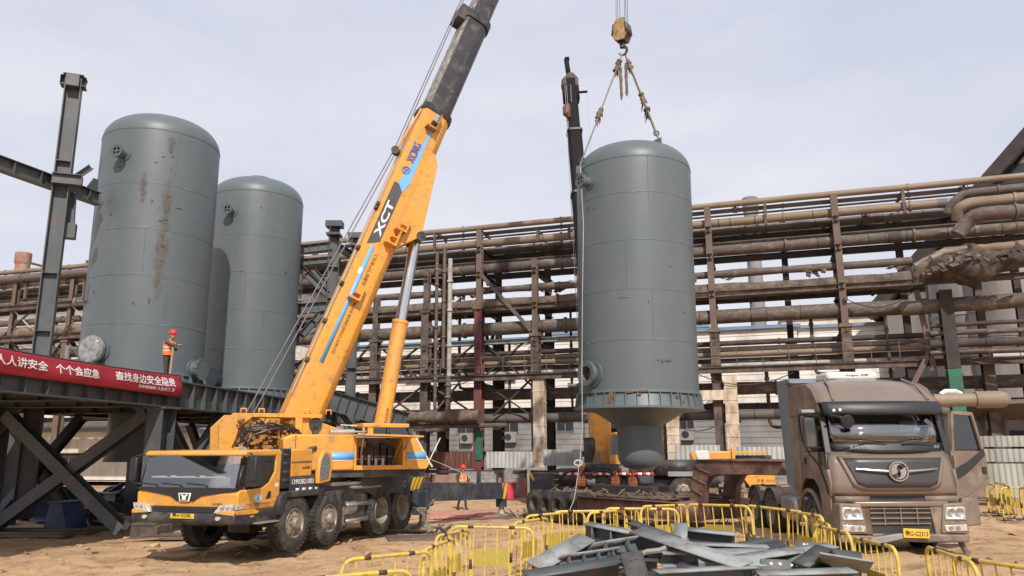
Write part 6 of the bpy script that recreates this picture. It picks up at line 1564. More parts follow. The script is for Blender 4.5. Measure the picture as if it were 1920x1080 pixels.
for dx, px in ((-.5, 1076), (-.38, 1079), (-.1, 1088)): p = P(px, 480, 39.0); a_ = F2b @ Vector((bl-.9, -.36 + (dx+.5)*.8, -.4)); mb.tube([a_, a_+(p-a_)*3.1], .016, 5)
mb.tube([F2b @ Vector((bl-1.1, .85, .05)), F2b @ Vector((bl*.5, .75, .1))], .01, 5)
mb.build('hoist_rope', 'wire_grey', k2)

# ------------------------------------------------------------------ low loader trailer
TG0 = Vector((7.7, 20.6, 0)); TE = G(1040, 962, 0); TE = P(1100, 960, 27.6); TE.z = 0
TLF = frame((TG0.x, TG0.y, .12), (TE.x-TG0.x, TE.y-TG0.y, 0))     # x from the tractor to the tail, y to the left of travel... z up
tl = thing('lowbed_trailer', 'rusty red low loader trailer with a gooseneck behind the brown tractor', 'trailer', TLF)
TL = math.hypot(TE.x-TG0.x, TE.y-TG0.y)
def tb(name, m_, *boxes, bevel=0):
    mb = MB(TLF)
    for a, b_ in boxes: mb.b2(a, b_)
    return mb.build(name, m_, tl, bevel=bevel)
sd = 1 if (TLF.inverted() @ Vector((0, 0, 0))).y > 0 else -1      # side that faces the camera
WT = 1.45
gz0 = 1.65
gp = [(.2, 1.95), (3.02, 1.95), (3.14, 1.84), (3.42, .62), (3.42, .30), (3.0, .30), (2.82, 1.25), (2.62, 1.52), (2.3, 1.60), (.2, 1.62)]
for y in (-.72, .72): MB(TLF).prism(gp, y-.14, y+.14).build('gooseneck', 'trailer_red', tl, bevel=.02)
tb('gooseneck_plate', 'trailer_red', ((.2, -.9, 1.952), (3.0, .9, 2.0)), ((3.05, -WT, .32), (3.4, WT, .85)))
mb = MB(TLF)
for k in range(3): mb.bar((2.55+.16*k, sd*.872, 1.62-.3*k), (3.12+.08*k, sd*.872, 1.80-.3*k), .03, .05)
mb.build('stiffener', 'trailer_red', tl)
mb = MB(TLF)
for y in (-WT, -.45, .45, WT-.0): mb.hbeam((3.2, y, .58), (TL-1.2, y, .58), .5, .22)
mb.build('deck_beam', 'trailer_red', tl)
mb = MB(TLF); x = 3.8
while x < TL-1.4: mb.b2((x, -WT+.1, .62), (x+.14, WT-.1, .78)); x += .95
mb.build('cross_member', 'trailer_red', tl)
for k in range(6): mb = MB(TLF); x = 4.0+k*1.0; mb.b2((x, -WT+.2, .84), (x+.8, WT-.2, .88)); mb.build('deck_plank', 'rack_tan' if k % 2 else 'trailer_red', tl)
tb('tail_frame', 'trailer_red', ((TL-1.6, -.95, .55), (TL+1.2, .95, .78)))
# axle lines with small double tyres, row seen from the side
for k in range(5):
    for sgn in (-1, 1):
        x = TL-.75+.0*k
        wheel(tl, TLF @ Matrix.Translation((TL-1.3+k*.62, sgn*(WT-.22), .46)), .47 if False else .46, .30, sgn, style='deep', tyre='rubber', rim='rack_rust', rim_r=.5)
mb = MB(TLF)
for k in range(5): mb.cyl((TL-1.3+k*.62, -WT+.2, .46), (TL-1.3+k*.62, WT-.2, .46), .08, 8)
mb.build('axle', 'chassis_black', tl)
# scrap, chains and straps lying on the trailer deck
rr = random.Random(21)
mb = MB(TLF)
for k in range(20):
    x = rr.uniform(3.7, TL-1.8); y = rr.uniform(-1.2, 1.2); a = rr.uniform(0, PI); L = rr.uniform(.3, 1.0)
    p = Vector((x, y, .90+rr.uniform(0, .05))); q = p+Vector((L*math.cos(a), L*math.sin(a)*.7, rr.uniform(-.03, .1))); mb.bar(p, q, .05, .05)
tag(mb.build('debris', 'rack_rust', smooth=0), kind='stuff')
mb = MB(TLF)
for k in range(8):
    x = 4.2+k*.7; pts = [(x+rr.uniform(-.2, .2), sd*(1.2-.1*j), .95+.1*math.sin(j+k)+(0 if j else -.1)) for j in range(7)]; mb.tube(pts, .03, 5)
o = mb.build('ratchet_strap', 'rag_brown', tl)
for px, lab in ((1420, 'dark timber chock lying on the trailer deck under the vessel, right one'), (1150, 'long dark timber bearer on the trailer deck before the workers')):
    p = P(1170 if 'long' in lab else 1240, 925, 26.0); Fq = frame(p, (TE.x-TG0.x, TE.y-TG0.y, 0)); L = 2.8 if 'long' in lab else 1.0
    q = thing('timber_bearer', lab.replace(', right one', ''), 'timber', Fq); MB(Fq).box((0, 0, .12), (L, .25, .25)).build('log', 'rack_dark', q, bevel=.02); MB(Fq).box((L/2+.004, 0, .12), (.01, .22, .22)).build('sawn_end', 'wood', q)

# ------------------------------------------------------------------ brown tractor
TRZ = .36
TRF = Matrix.Translation((7.58, 15.65, TRZ)) @ Matrix.Rotation(PI/2, 4, 'Z')      # x to the rear, y to the photo's left
trk = thing('tractor_truck', 'dusty bronze tractor truck with its far door open, facing the camera', 'truck', TRF)
def tq(name, m_, *boxes, bevel=0, par=None):
    mb = MB(TRF)
    for a, b_ in boxes: mb.b2(a, b_)
    return mb.build(name, m_, par or trk, bevel=bevel)
YW = 1.25
def yface(poly, x0, x1, name, m_, bevel=0, par=None): return MB(TRF).prism(poly, x0, x1, ax='x').build(name, m_, par or trk, bevel=bevel)
TFt = lambda x, y, z: sheet_frame(TRF @ Vector((x, y, z)), TRF.to_3x3() @ Vector((0, -1, 0)), (0, 0, 1))
# front shell as a lofted surface: rows of z, curved in plan
def plan(y, x0, bow, k=2.4): return x0+bow*abs(y/YW)**k
def loft(name, m_, rows, ny=18, par=None, mats=None, thick=True):
    """rows: (z, x0, bow, half width)"""
    vs, fs = [], []
    for (z, x0, bow, hw) in rows:
        for j in range(ny+1): u = -1+2*j/ny; vs.append((x0+bow*abs(u)**2.6, hw*u, z))
    n_ = ny+1
    for i in range(len(rows)-1):
        for j in range(ny): fs.append((i*n_+j, i*n_+j+1, (i+1)*n_+j+1, (i+1)*n_+j))
    o = MB(TRF).add(vs, fs).build(name, m_, par or trk, smooth=50)
    s_ = o.modifiers.new('thick', 'SOLIDIFY'); s_.thickness = .03; s_.offset = -1 if True else 1
    return o
loft('front_panel', 'bronze_paint', [(1.12, .10, .16, 1.24), (1.2, .06, .16, 1.25), (1.35, .05, .17, 1.25), (1.75, .10, .20, 1.24), (1.98, .15, .22, 1.22)])
loft('wiper_panel', 'plastic_black', [(1.96, .10, .22, 1.0), (2.02, .12, .22, 1.12), (2.12, .15, .23, 1.16), (2.16, .17, .24, 1.16)])
loft('sun_visor', 'plastic_black', [(2.70, .16, .22, 1.20), (2.76, .14, .22, 1.22), (2.92, .20, .22, 1.23), (2.99, .26, .22, 1.21)])
# windscreen
loft('windscreen', 'pane', [(2.14, .165, .24, 1.14), (2.4, .24, .24, 1.15), (2.74, .33, .25, 1.14)])
# cab sides, back, roof
sidep = [(.30, 1.0), (.34, 1.5), (.34, 2.0), (.42, 2.3), (.55, 2.72), (.62, 3.05), (.85, 3.38), (1.3, 3.52), (2.25, 3.52), (2.3, 3.45), (2.3, 1.0), (1.95, .95), (1.9, 1.12), (1.7, 1.38), (1.3, 1.42), (.95, 1.25), (.85, .95), (.4, .9)]
def cab_side(y0, y1, hole):
    mb = MB(TRF)
    return mb
# side as panels around the window opening
win = [(.62, 2.05), (1.32, 1.98), (1.48, 2.2), (1.48, 2.70), (.78, 2.70)]
for sgn in (1, -1):
    y0, y1 = sgn*(YW-.06), sgn*YW
    lowp = [(.36, 1.98), (.32, 1.45), (.32, .95), (.78, .95), (.86, 1.25), (1.1, 1.42), (1.6, 1.42), (1.84, 1.25), (1.95, .98), (2.3, .98), (2.3, 1.98)]
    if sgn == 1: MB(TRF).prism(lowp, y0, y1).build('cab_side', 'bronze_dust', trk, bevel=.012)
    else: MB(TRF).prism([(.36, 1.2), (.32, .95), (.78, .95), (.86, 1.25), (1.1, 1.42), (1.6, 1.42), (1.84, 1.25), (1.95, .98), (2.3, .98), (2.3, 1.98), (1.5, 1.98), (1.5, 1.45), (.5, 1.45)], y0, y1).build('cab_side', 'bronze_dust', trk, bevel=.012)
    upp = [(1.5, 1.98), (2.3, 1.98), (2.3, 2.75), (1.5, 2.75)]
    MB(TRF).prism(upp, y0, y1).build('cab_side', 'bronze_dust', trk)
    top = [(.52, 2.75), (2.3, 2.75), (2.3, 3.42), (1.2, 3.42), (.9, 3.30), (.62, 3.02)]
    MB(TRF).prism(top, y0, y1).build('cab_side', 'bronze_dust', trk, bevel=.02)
    MB(TRF).bar((.38, sgn*(YW-.05), 1.95), (.60, sgn*(YW-.07), 2.78), .1, .1).build('pillar', 'plastic_black', trk)
    if sgn == 1:
        mb = MB(TRF); mb.prism([(.50, 2.0), (1.3, 2.0), (1.5, 2.2), (1.5, 2.74), (.7, 2.74)], y1-.045, y1-.035); mb.build('side_window', 'pane_dark', trk)
        MB(TRF).prism([(.60, 2.0), (1.1, 2.0), (1.3, 2.12), (1.38, 2.74), (1.52, 2.76), (1.5, 2.0)], y1-.03, y1+.002).build('window_surround', 'bronze_dust', trk)
        mb = MB(TRF); mb.tube([(.5, y1+.004, 2.78), (1.62, y1+.004, 2.78), (1.64, y1+.004, 2.5), (1.55, y1+.004, 2.2), (1.2, y1+.004, 1.92), (.75, y1+.004, 1.72), (.45, y1+.004, 1.35), (.36, y1+.004, 1.16)], .028, 6); mb.build('black_molding', 'plastic_black', trk)
        MB(TRF).tube([(1.72, y1+.002, 2.9), (1.73, y1+.002, 1.3)], .008, 5).build('door_seam', 'grille_dark', trk)
        MB(TRF).b2((1.42, y1-.01, 1.72), (1.58, y1+.008, 1.86)).build('handle', 'plastic_black', trk)
tq('cab_back', 'bronze_dust', ((2.24, -YW+.05, 1.0), (2.3, YW-.05, 3.42)))
tq('cab_floor', 'interior', ((.4, -YW+.06, 1.42), (2.24, YW-.06, 1.5)))
rows = [(2.96, .28, .20, 1.22), (3.1, .40, .2, 1.2), (3.3, .62, .24, 1.16), (3.44, .92, .28, 1.10), (3.53, 1.35, .3, 1.02)]
vs, fs = [], []; ny = 18
allr = rows+[(3.56, 2.2, 0, 1.0)]
for (z, x0, bow, hw) in allr:
    for j in range(ny+1):
        u = -1+2*j/ny; vs.append((x0+bow*abs(u)**2.6, hw*u, z - (.10*abs(u)**4 if z > 3.5 else 0)))
for i in range(len(allr)-1):
    for j in range(ny): a = i*(ny+1)+j; fs.append((a, a+1, a+ny+2, a+ny+1))
for sgn, j in ((1, ny), (-1, 0)):                          # close the sides down to the cab side panels
    b0 = len(vs)
    for (z, x0, bow, hw) in allr: vs.append((x0+bow, sgn*(YW-.005), max(2.98, z-.16)))
    for i in range(len(allr)-1): a = i*(ny+1)+j; fs.append((a, a+ny+1, b0+i+1, b0+i))
MB(TRF).add(vs, fs).build('roof_shell', 'bronze_paint', trk, smooth=50)
mb = MB(TRF)
for sgn in (1, -1): mb.tube([(.42, sgn*.98, 3.02), (.72, sgn*.92, 3.34), (1.15, sgn*.84, 3.50)], .025, 6)
mb.build('roof_ridge', 'bronze_paint', trk)
# roof air conditioner and side fairing
tq('roof_cooler', 'shell_white', ((1.5, -.5, 3.52), (2.2, .62, 3.71)), bevel=.06)
mb = MB(); text(mb, 'Kingtec 冷暖', TFt(1.494, .2, 3.60), .5, .06, .01); mb.build('cooler_text', 'letter_black', trk, smooth=0, fix=False)
MB(TRF).b2((1.4, -.75, 3.48), (2.3, .55, 3.53)).build('cooler_base', 'plastic_black', trk)
MB(TRF).prism([(2.3, 1.15), (2.75, 1.25), (2.95, 3.2), (2.95, 3.56), (2.3, 3.50)], YW-.08, YW).build('side_fairing', 'fairing_blue', trk, bevel=.02)
MB(TRF).prism([(2.0, 3.50), (2.2, 3.62), (2.95, 3.62), (2.95, 3.52)], .6, YW+.01).build('roof_fairing', 'fairing_blue', trk, bevel=.02)
# big grille plate with emblem and bar
gp_ = [(-.98, 1.86), (.98, 1.86), (.78, 1.36), (.62, 1.29), (-.62, 1.29), (-.78, 1.36)]
def curved(poly, off, name, m_, x_at=.09, th=.02, bevel=.0, par=None):
    """polygon in (y,z) laid on the curved front: triangulated strips"""
    bm = bmesh.new(); vv = [bm.verts.new((0, p[0], p[1])) for p in poly]; bm.faces.new(vv)
    bmesh.ops.triangulate(bm, faces=bm.faces)
    bmesh.ops.subdivide_edges(bm, edges=bm.edges, cuts=5, use_grid_fill=True)
    bm.verts.index_update()
    vs = []
    for v in bm.verts:
        z = v.co.z; base = .05+ max(0, z-1.35)*.16
        vs.append((base+.17*abs(v.co.y/YW)**2.6-off, v.co.y, z))
    fs = [tuple(q.index for q in f.verts) for f in bm.faces]; bm.free()
    o = MB(TRF).add(vs, fs).build(name, m_, par or trk, smooth=60)
    s_ = o.modifiers.new('thick', 'SOLIDIFY'); s_.thickness = th; s_.offset = 0
    return o
curved([(y*1.09, z+(.035 if z > 1.6 else -.05)) for y, z in gp_], .012, 'grille_frame', 'bronze_paint', th=.05)
gr = curved(gp_, .045, 'grille_plate', 'grille_dark')
mb = MB(TRF)
for sgn in (1, -1): mb.tube([(-.02, sgn*.2, 1.60), (.0, sgn*.5, 1.62), (.03, sgn*.80, 1.65)], [.032, .026, .012], 8)
mb.build('chrome_bar', 'chrome', gr)
Fe = TRF @ Matrix.Translation((-.02, 0, 1.60)) @ Matrix.Rotation(-PI/2, 4, 'Y')      # local z toward the viewer (-x), local y = y
mb = MB(Fe); mb.lathe([(.165, 0), (.20, .0), (.195, .03), (.17, .03), (.165, 0)], 36)
def swoosh(flip):
    s_ = -1 if flip else 1; outer, inner = [], []
    for k in range(11):
        a = R(35+k*17.5); outer.append((.152*math.cos(a), .152*math.sin(a)))
        c_ = (.045, .028); inner.append((c_[0]+(.105-.03*k/10)*math.cos(a), c_[1]+(.115-.02*k/10)*math.sin(a)))
    p = [(s_*x, s_*y) for x, y in outer+inner[::-1]]
    mb.prism([(q[1], -q[0]) for q in p], .004, .026, ax='z')
swoosh(False); swoosh(True)
mb.build('emblem', 'chrome', gr)
mb = MB(); text(mb, '东风天龙', TFt(.105, .86, 2.03), .40, .075, .01); text(mb, 'KX', TFt(.16, -.86, 2.05), .1, .05, .02); mb.build('front_letters', 'silver', trk, smooth=0, fix=False)
# lower front: slot, bumper, lower grille, lamps
tq('front_slot', 'grille_dark', ((.16, -.6, 1.02), (.3, .6, 1.14)))
tq('front_filler', 'bronze_dust', ((.12, .55, 1.0), (.3, 1.2, 1.12)), ((.12, -1.2, 1.0), (.3, -.55, 1.12)))
BX = .0
mb = MB(TRF); mb.prism([(-.92, 1.03), (.92, 1.03), (.92, .92), (-.92, .92)], BX-.02, .2, ax='x'); mb.build('bumper_bar', 'bronze_paint', trk, bevel=.03)
tq('bumper_core', 'grille_dark', ((.05, -.95, .42), (.25, .95, .95)))
mb = MB(TRF)
for z in (.60, .70, .80, .88): mb.b2((BX-.0, -.55, z), (BX+.06, .62, z+.02))
for y in (-.3, .02, .34): mb.b2((BX+.01, y-.01, .58), (BX+.05, y+.01, .92))
mb.build('grille_slat', 'bronze_dust', trk)
MB(TRF).prism([(-.55, .95), (-.95, .95), (-.95, .38), (-.62, .38)], BX, .2, ax='x').build('bumper_cheek', 'bronze_dust', trk, bevel=.02)
MB(TRF).prism([(.62, .95), (.80, .95), (.72, .40), (.58, .40)], BX+.02, .2, ax='x').build('bumper_cheek', 'trailer_red', trk, bevel=.02)
MB(TRF).prism([(-1.26, .40), (-.5, .42), (.2, .36), (.30, .30), (-.4, .26), (-1.22, .26)], BX-.06, .3, ax='x').build('bumper', 'bronze_dust', trk, bevel=.03)
MB(TRF).prism([(.08, .44), (.70, .36), (.72, .24), (.60, .22), (.06, .34)], BX-.11, BX-.02, ax='x').build('dented_bumper_flap', 'clad_grey', trk, bevel=.02)
MB(TRF).prism([(.5, .38), (1.24, .42), (1.24, .26), (.5, .24)], BX-.02, .3, ax='x').build('bumper', 'bronze_dust', trk, bevel=.03)
for sgn in (1, -1):
    MB(TRF).prism([(sgn*.80, .98), (sgn*1.22, 1.0), (sgn*1.25, .42), (sgn*.70, .42)], BX-.05, .6, ax='x').build('lamp_pod', 'bronze_dust', trk, bevel=.03)
    h = MB(TRF).prism([(sgn*.84, .92), (sgn*1.19, .93), (sgn*1.20, .68), (sgn*.78, .68)], BX-.075, BX-.045, ax='x').build('headlight', 'lamp_glass', trk, bevel=.02)
    mb = MB(TRF)
    for (y, z, r_) in ((1.08, .82, .085), (.92, .82, .075)): mb.lathe([(0, 0), (r_*.5, .002), (r_, .02), (r_, .0)], 18, F=Matrix.Translation((BX-.078, sgn*y, z)) @ Matrix.Rotation(-PI/2, 4, 'Y'))
    mb.build('reflector', 'chrome', h)
    MB(TRF).b2((BX-.088, min(sgn*.82, sgn*1.12), .70), (BX-.074, max(sgn*.82, sgn*1.12), .735)).build('daylight_strip', 'letter_white', h)
    f = MB(TRF).prism([(sgn*.76, .58), (sgn*1.20, .60), (sgn*1.20, .47), (sgn*.78, .46)], BX-.072, BX-.045, ax='x').build('fog_lamp', 'lamp_glass', trk, bevel=.015)
    MB(TRF).cyl((BX-.075, sgn*1.02, .53), (BX-.082, sgn*1.02, .53), .045, 12).cyl((BX-.075, sgn*.88, .53), (BX-.082, sgn*.88, .53), .04, 12).build('reflector', 'chrome', f)
    MB(TRF).tube([(.30, sgn*1.255, 1.62), (.22, sgn*1.25, 1.35), (.26, sgn*1.25, 1.12)], [.05, .035, .01], 6).build('corner_vane', 'bronze_paint', trk)
    # wheel arch lip and step box
    mb = MB(TRF); mb.tube([(1.42+.62*math.cos(a*PI/10), sgn*(YW), .56+.62*math.sin(a*PI/10)) for a in range(11)], .045, 6); mb.build('wheel_arch', 'bronze_dust', trk)
    tq('entry_step', 'bronze_dust', ((.30, min(sgn*1.0, sgn*1.25), .42), (.80, max(sgn*1.0, sgn*1.25), .98)), bevel=.02)
Fp = TRF @ Matrix.Rotation(R(2), 4, 'X')
MB(Fp).prism([(-.41, .53), (.09, .53), (.09, .36), (-.41, .36)], BX-.13, BX-.115, ax='x').build('number_plate', 'plate_yellow', trk, bevel=.004)
mb = MB(); text(mb, '豫G·G2313', sheet_frame(Fp @ Vector((BX-.134, .06, .385)), Fp.to_3x3() @ Vector((0, -1, 0)), Fp.to_3x3() @ Vector((0, 0, 1))), .44, .115, .015); mb.build('plate_text', 'letter_black', trk, smooth=0, fix=False)
MB(TRF).tube([(.2, -1.16, .30), (.14, -1.18, .18), (.10, -1.22, .06), (.06, -1.2, .0)], [.05, .06, .05, .07], 7).build('hanging_hose', 'rag_brown', trk)
mb = MB(TRF)
mb.tube([(.12, .95, 2.14), (.14, .5, 2.17), (.15, .1, 2.12)], .014, 6); mb.tube([(.12, -.2, 2.13), (.13, -.5, 2.16), (.17, -.9, 2.16)], .014, 6); mb.build('wiper', 'plastic_black', trk)
# mirrors: near side big housing, visor mirror, far side on the open door
mb = MB(TRF); mb.tube([(.55, YW-.02, 2.70), (.42, YW+.26, 2.72), (.5, YW+.3, 2.6)], .03, 6); mb.tube([(.55, YW-.02, 2.05), (.42, YW+.22, 2.06)], .03, 6); mb.tube([(.5, YW+.29, 2.66), (.43, YW+.23, 2.04)], .02, 6)
mr = mb.build('mirror', 'plastic_black', trk); MB(TRF).box((.45, YW+.26, 2.36), (.14, .24, .62)).build('mirror_housing', 'steel_dark', mr, bevel=.04)
MB(TRF).prism([(.40, 2.76), (.7, 2.74), (.62, 2.80), (.44, 2.84)], YW+.12, YW+.40).build('mirror_cap', 'clad_grey', mr, bevel=.02)
mb = MB(TRF); mb.tube([(.35, 1.12, 2.72), (.12, .98, 2.66), (.10, .9, 2.6)], .03, 6); v = mb.build('visor_mirror', 'plastic_black', trk)
MB(TRF).lathe([(0, -.05), (.12, -.04), (.14, 0), (.12, .04), (0, .05)], 16, F=Matrix.Translation((.10, .86, 2.57)) @ Matrix.Rotation(PI/2.3, 4, 'Y')).build('mirror_shell', 'plastic_black', v)
MB(TRF).cyl((.13, 1.1, 2.80), (.12, 1.1, 2.80), .03, 10).cyl((.12, .98, 2.81), (.11, .98, 2.81), .03, 10).build('marker_lamp', 'letter_white', trk)
MB(TRF).b2((.42, YW-.1, 1.70), (.62, YW+.06, 1.98)).build('mirror_foot', 'plastic_black', trk)
# open door on the far side (photo right), hinged at the front edge
DHx, DHy = .36, -YW
da = R(62)
DF = TRF @ Matrix.Translation((DHx, DHy-.01, 0)) @ Matrix.Rotation(-da, 4, 'Z')      # local x from hinge to the lock edge
doorp = [(0, 1.10), (.9, 1.06), (1.12, 1.42), (1.14, 1.9), (1.0, 1.98), (.0, 1.98)]
dr = MB(DF).prism(doorp, -.05, .03).build('open_door', 'bronze_dust', trk, bevel=.015)
mb = MB(DF); mb.bar((.05, -.01, 1.95), (.16, -.01, 2.76), .08, .07); mb.bar((.16, -.01, 2.76), (.82, -.01, 2.74), .08, .07); mb.bar((.82, -.01, 2.76), (1.06, -.01, 1.95), .08, .07); mb.build('window_frame', 'bronze_dust', dr)
MB(DF).prism([(.1, 1.98), (1.0, 1.98), (.80, 2.72), (.2, 2.72)], -.012, -.004).build('pane', 'pane_dark', dr)
mb = MB(DF); mb.prism([(.0, 1.9), (.0, 1.62), (.5, 1.78), (1.05, 2.02), (1.08, 1.9), (.6, 1.64), (.3, 1.5), (0, 1.42)], -.068, -.051); mb.build('door_trim', 'plastic_black', dr)
MB(DF).b2((.93, -.07, 1.52), (1.06, -.051, 1.66)).build('handle', 'plastic_black', dr)
MB(DF).prism([(0, 1.12), (.35, 1.08), (.7, 1.22), (1.12, 1.45), (1.12, 1.41), (.7, 1.17), (.36, 1.03), (0, 1.07)], -.075, -.051).build('door_crease', 'bronze_paint', dr)
MB(DF).b2((.1, -.1, .52), (.62, .0, 1.06)).build('step_skirt', 'bronze_dust', dr, bevel=.03)
# interior
tq('dashboard', 'interior', ((.38, -1.15, 1.8), (.72, 1.15, 2.12)), bevel=.04)
mb = MB(TRF); rr = random.Random(17); cols = ('paper', 'hivis_red', 'shell_white', 'paper', 'letter_white', 'shell_white', 'barrier_panel')
for k in range(26):
    y = rr.uniform(-.2, .85); mb.box((.50+rr.uniform(-.05, .05), y, 2.16+rr.uniform(0, .06)), (.1, .12, .1+rr.uniform(0, .08)), rz=rr.uniform(0, 3), m=rr.choice(cols))
mb.build('dashboard_clutter', None, trk)
MB(TRF).add([(.46, -.55, 2.14), (.46, -1.0, 2.14), (.66, -1.02, 2.30), (.66, -.62, 2.28)], [(0, 1, 2, 3)]).build('paper_sheet', 'letter_white', trk)
mb = MB(TRF)
for y in (.6, -.6): mb.box((1.3, y, 1.75), (.55, .55, .3)); mb.box((1.6, y, 2.2), (.18, .52, .8))
mb.build('seat', 'interior', trk, bevel=.05)
MB(TRF).b2((1.95, -1.1, 1.6), (1.99, .35, 2.78)).build('rear_curtain', 'clad_grey', trk)
MB(TRF).b2((1.2, -1.05, 2.2), (1.25, -.72, 2.62)).build('head_rest_cover', 'shell_white', trk, bevel=.04)
mb = MB(TRF); mb.tube([(.8+.08*math.sin(a*PI/9), -.6+.23*math.cos(a*PI/9), 2.14+.2*math.sin(a*PI/9)) for a in range(18)], .02, 6, closed=True); mb.build('steering_wheel', 'plastic_black', trk)
# chassis, wheels, tank
tq('chassis', 'chassis_black', ((.3, -.45, .6), (6.4, .45, .9)), ((.3, -.9, .5), (.7, .9, .7)))
for sgn in (1, -1): wheel(trk, TRF @ Matrix.Translation((1.42, sgn*1.04, .52)), .52, .32, sgn)
for x in (4.2, 5.5):
    for sgn in (1, -1): wheel(trk, TRF @ Matrix.Translation((x, sgn*.93, .52)), .52, .56, sgn, style='deep', rim_r=.58)
    MB(TRF).cyl((x, -.8, .52), (x, .8, .52), .12, 10).build('axle', 'chassis_black', trk)
for x in (4.2, 5.5):
    for sgn in (1, -1): mb = MB(TRF); mb.tube([(x+.6*math.cos(a*PI/10), sgn*.95, .52+.6*math.sin(a*PI/10)) for a in range(2, 9)], .03, 5); vs = []; mb.lathe([(.58, -.28), (.60, -.28), (.60, .28), (.58, .28)], 16, F=Matrix.Translation((x, sgn*.93, .52)) @ Matrix.Rotation(PI/2, 4, 'X'), a0=PI*.12, a1=PI*.88); mb.build('mudguard', 'bronze_dust', trk, fix=False)
tq('fuel_tank', 'silver', ((2.5, .6, .42), (3.5, 1.2, .95)), bevel=.08)
tq('deck_plate', 'chassis_black', ((2.5, -.8, .92), (3.6, .8, .98)))
MB(TRF).lathe([(0, -.5), (.30, -.45), (.34, -.3), (.34, .3), (.30, .45), (0, .5)], 20, F=Matrix.Translation((3.25, .45, 2.1))).build('gas_bottle', 'clad_white', trk)
MB(TRF).lathe([(0, 0), (.42, 0), (.42, .1), (0, .1)], 24, F=Matrix.Translation((4.85, 0, 1.25))).build('fifth_wheel', 'chassis_black', trk)
# ------------------------------------------------------------------ unfinished steel frame behind the far vessel
SFR = frame_z((P(640, 800, 39).x, 39, 0), 0)
sfr = thing('building_skeleton', 'unfinished dark grey steel frame with two stub columns beside the crane boom', 'steel frame', SFR)
def fcol(px, yt, yb, Y, h, m_='steel_grey'):
    mb = MB(); t = P(px, yt, Y); b_ = P(px, yb, Y); b_.x = t.x
    mb.hbeam(b_, t, h, h*.9, up=(.9, .3, 0), tf=.03); mb.ribs(b_, t, h, h*.9, 8, up=(.9, .3, 0)); mb.box(t-Vector((0, 0, .15)), (h*1.6, h*1.2, .3)); mb.box(t-Vector((0, 0, .7)), (h*1.3, h*1.5, .12))
    mb.build('column', m_, sfr)
fcol(628, 416, 900, 38, .52); fcol(668, 438, 900, 41, .5); fcol(612, 640, 900, 37.6, .5)
def fbeam(x0, y0, Y0, x1, y1, Y1, h, b, nr=4, name='beam', m_='steel_grey', up=(0, 0, 1)):
    a, c = P(x0, y0, Y0), P(x1, y1, Y1); mb = MB(); mb.hbeam(a, c, h, b, up=up)
    if nr: mb.ribs(a, c, h, b, nr, up=up)
    return mb.build(name, m_, sfr)
fbeam(556, 469, 37.6, 622, 461, 38, .42, .3); fbeam(556, 493, 37.6, 622, 487, 38, .34, .3); fbeam(632, 462, 38, 668, 484, 41, .34, .3, 2)
fbeam(560, 500, 37.6, 614, 552, 38, .32, .3, 2); fbeam(586, 505, 37.9, 616, 540, 38.2, .26, .25, 0)
fbeam(556, 580, 37.6, 624, 574, 38, .5, .35, 4); fbeam(556, 640, 37.6, 600, 590, 37.8, .34, .34, 2); fbeam(600, 590, 37.8, 618, 586, 38, .34, .34, 0)
fbeam(634, 487, 38.1, 652, 540, 40.5, .18, .18, 0); fbeam(612, 748, 36, 762, 792, 36, .9, .4, 9, 'girder'); fbeam(575, 765, 36.4, 700, 772, 36.4, .3, .3, 0)
fbeam(690, 778, 36.5, 655, 830, 36.5, .3, .3, 0, 'brace'); fbeam(640, 775, 36.5, 690, 840, 36.5, .25, .25, 0, 'brace'); fbeam(556, 690, 37.4, 610, 650, 37.4, .3, .3, 0, 'brace')
# guy wires
for (x0, y0, Y0, x1, y1, Y1, lab) in ((505, 740, 27, 400, 880, 24, None),):
    pass
# bright blue sheet far behind
t = thing('blue_tarpaulin', 'bright blue sheeting glimpsed through the rack right of the boom foot', 'tarpaulin', frame_z(P(680, 680, 50), 0))
MB().b2(P(668, 690, 50), P(690, 676, 50.2)).build('sheet', 'stripe_blue', t); MB().b2(P(668, 691.5, 49.98), P(690, 690, 50.2)).build('hem', 'letter_blue', t)
# lone column at the far left
p = G(6, 985); Fl = frame(p, (.95, .3, 0)); t = thing('steel_post', 'grey steel post cut by the left photo edge beside the platform foot', 'post', Fl)
MB(Fl).hbeam((0, 0, 0), (0, 0, 4.2), .6, .5, up=(1, 0, 0)).build('post', 'steel_grey', t); MB(Fl).box((0, 0, 4.2), (.9, .8, .08)).build('cap_plate', 'steel_grey', t)
p = G(0, 980); Fl = frame_z(p+Vector((.1, .9, 0)), 0); t = thing('oil_drum', 'rusty red drum at the far left behind the steel post', 'drum', Fl)
MB(Fl).lathe([(0, 0), (.3, 0), (.3, .3), (.315, .31), (.3, .33), (.3, .6), (.315, .61), (.3, .63), (.3, .9), (0, .9)], 20).build('body', 'primer_red', t); MB(Fl).lathe([(.29, .88), (.32, .89), (.32, .92), (.29, .92)], 20).build('rim', 'rack_rust', t)

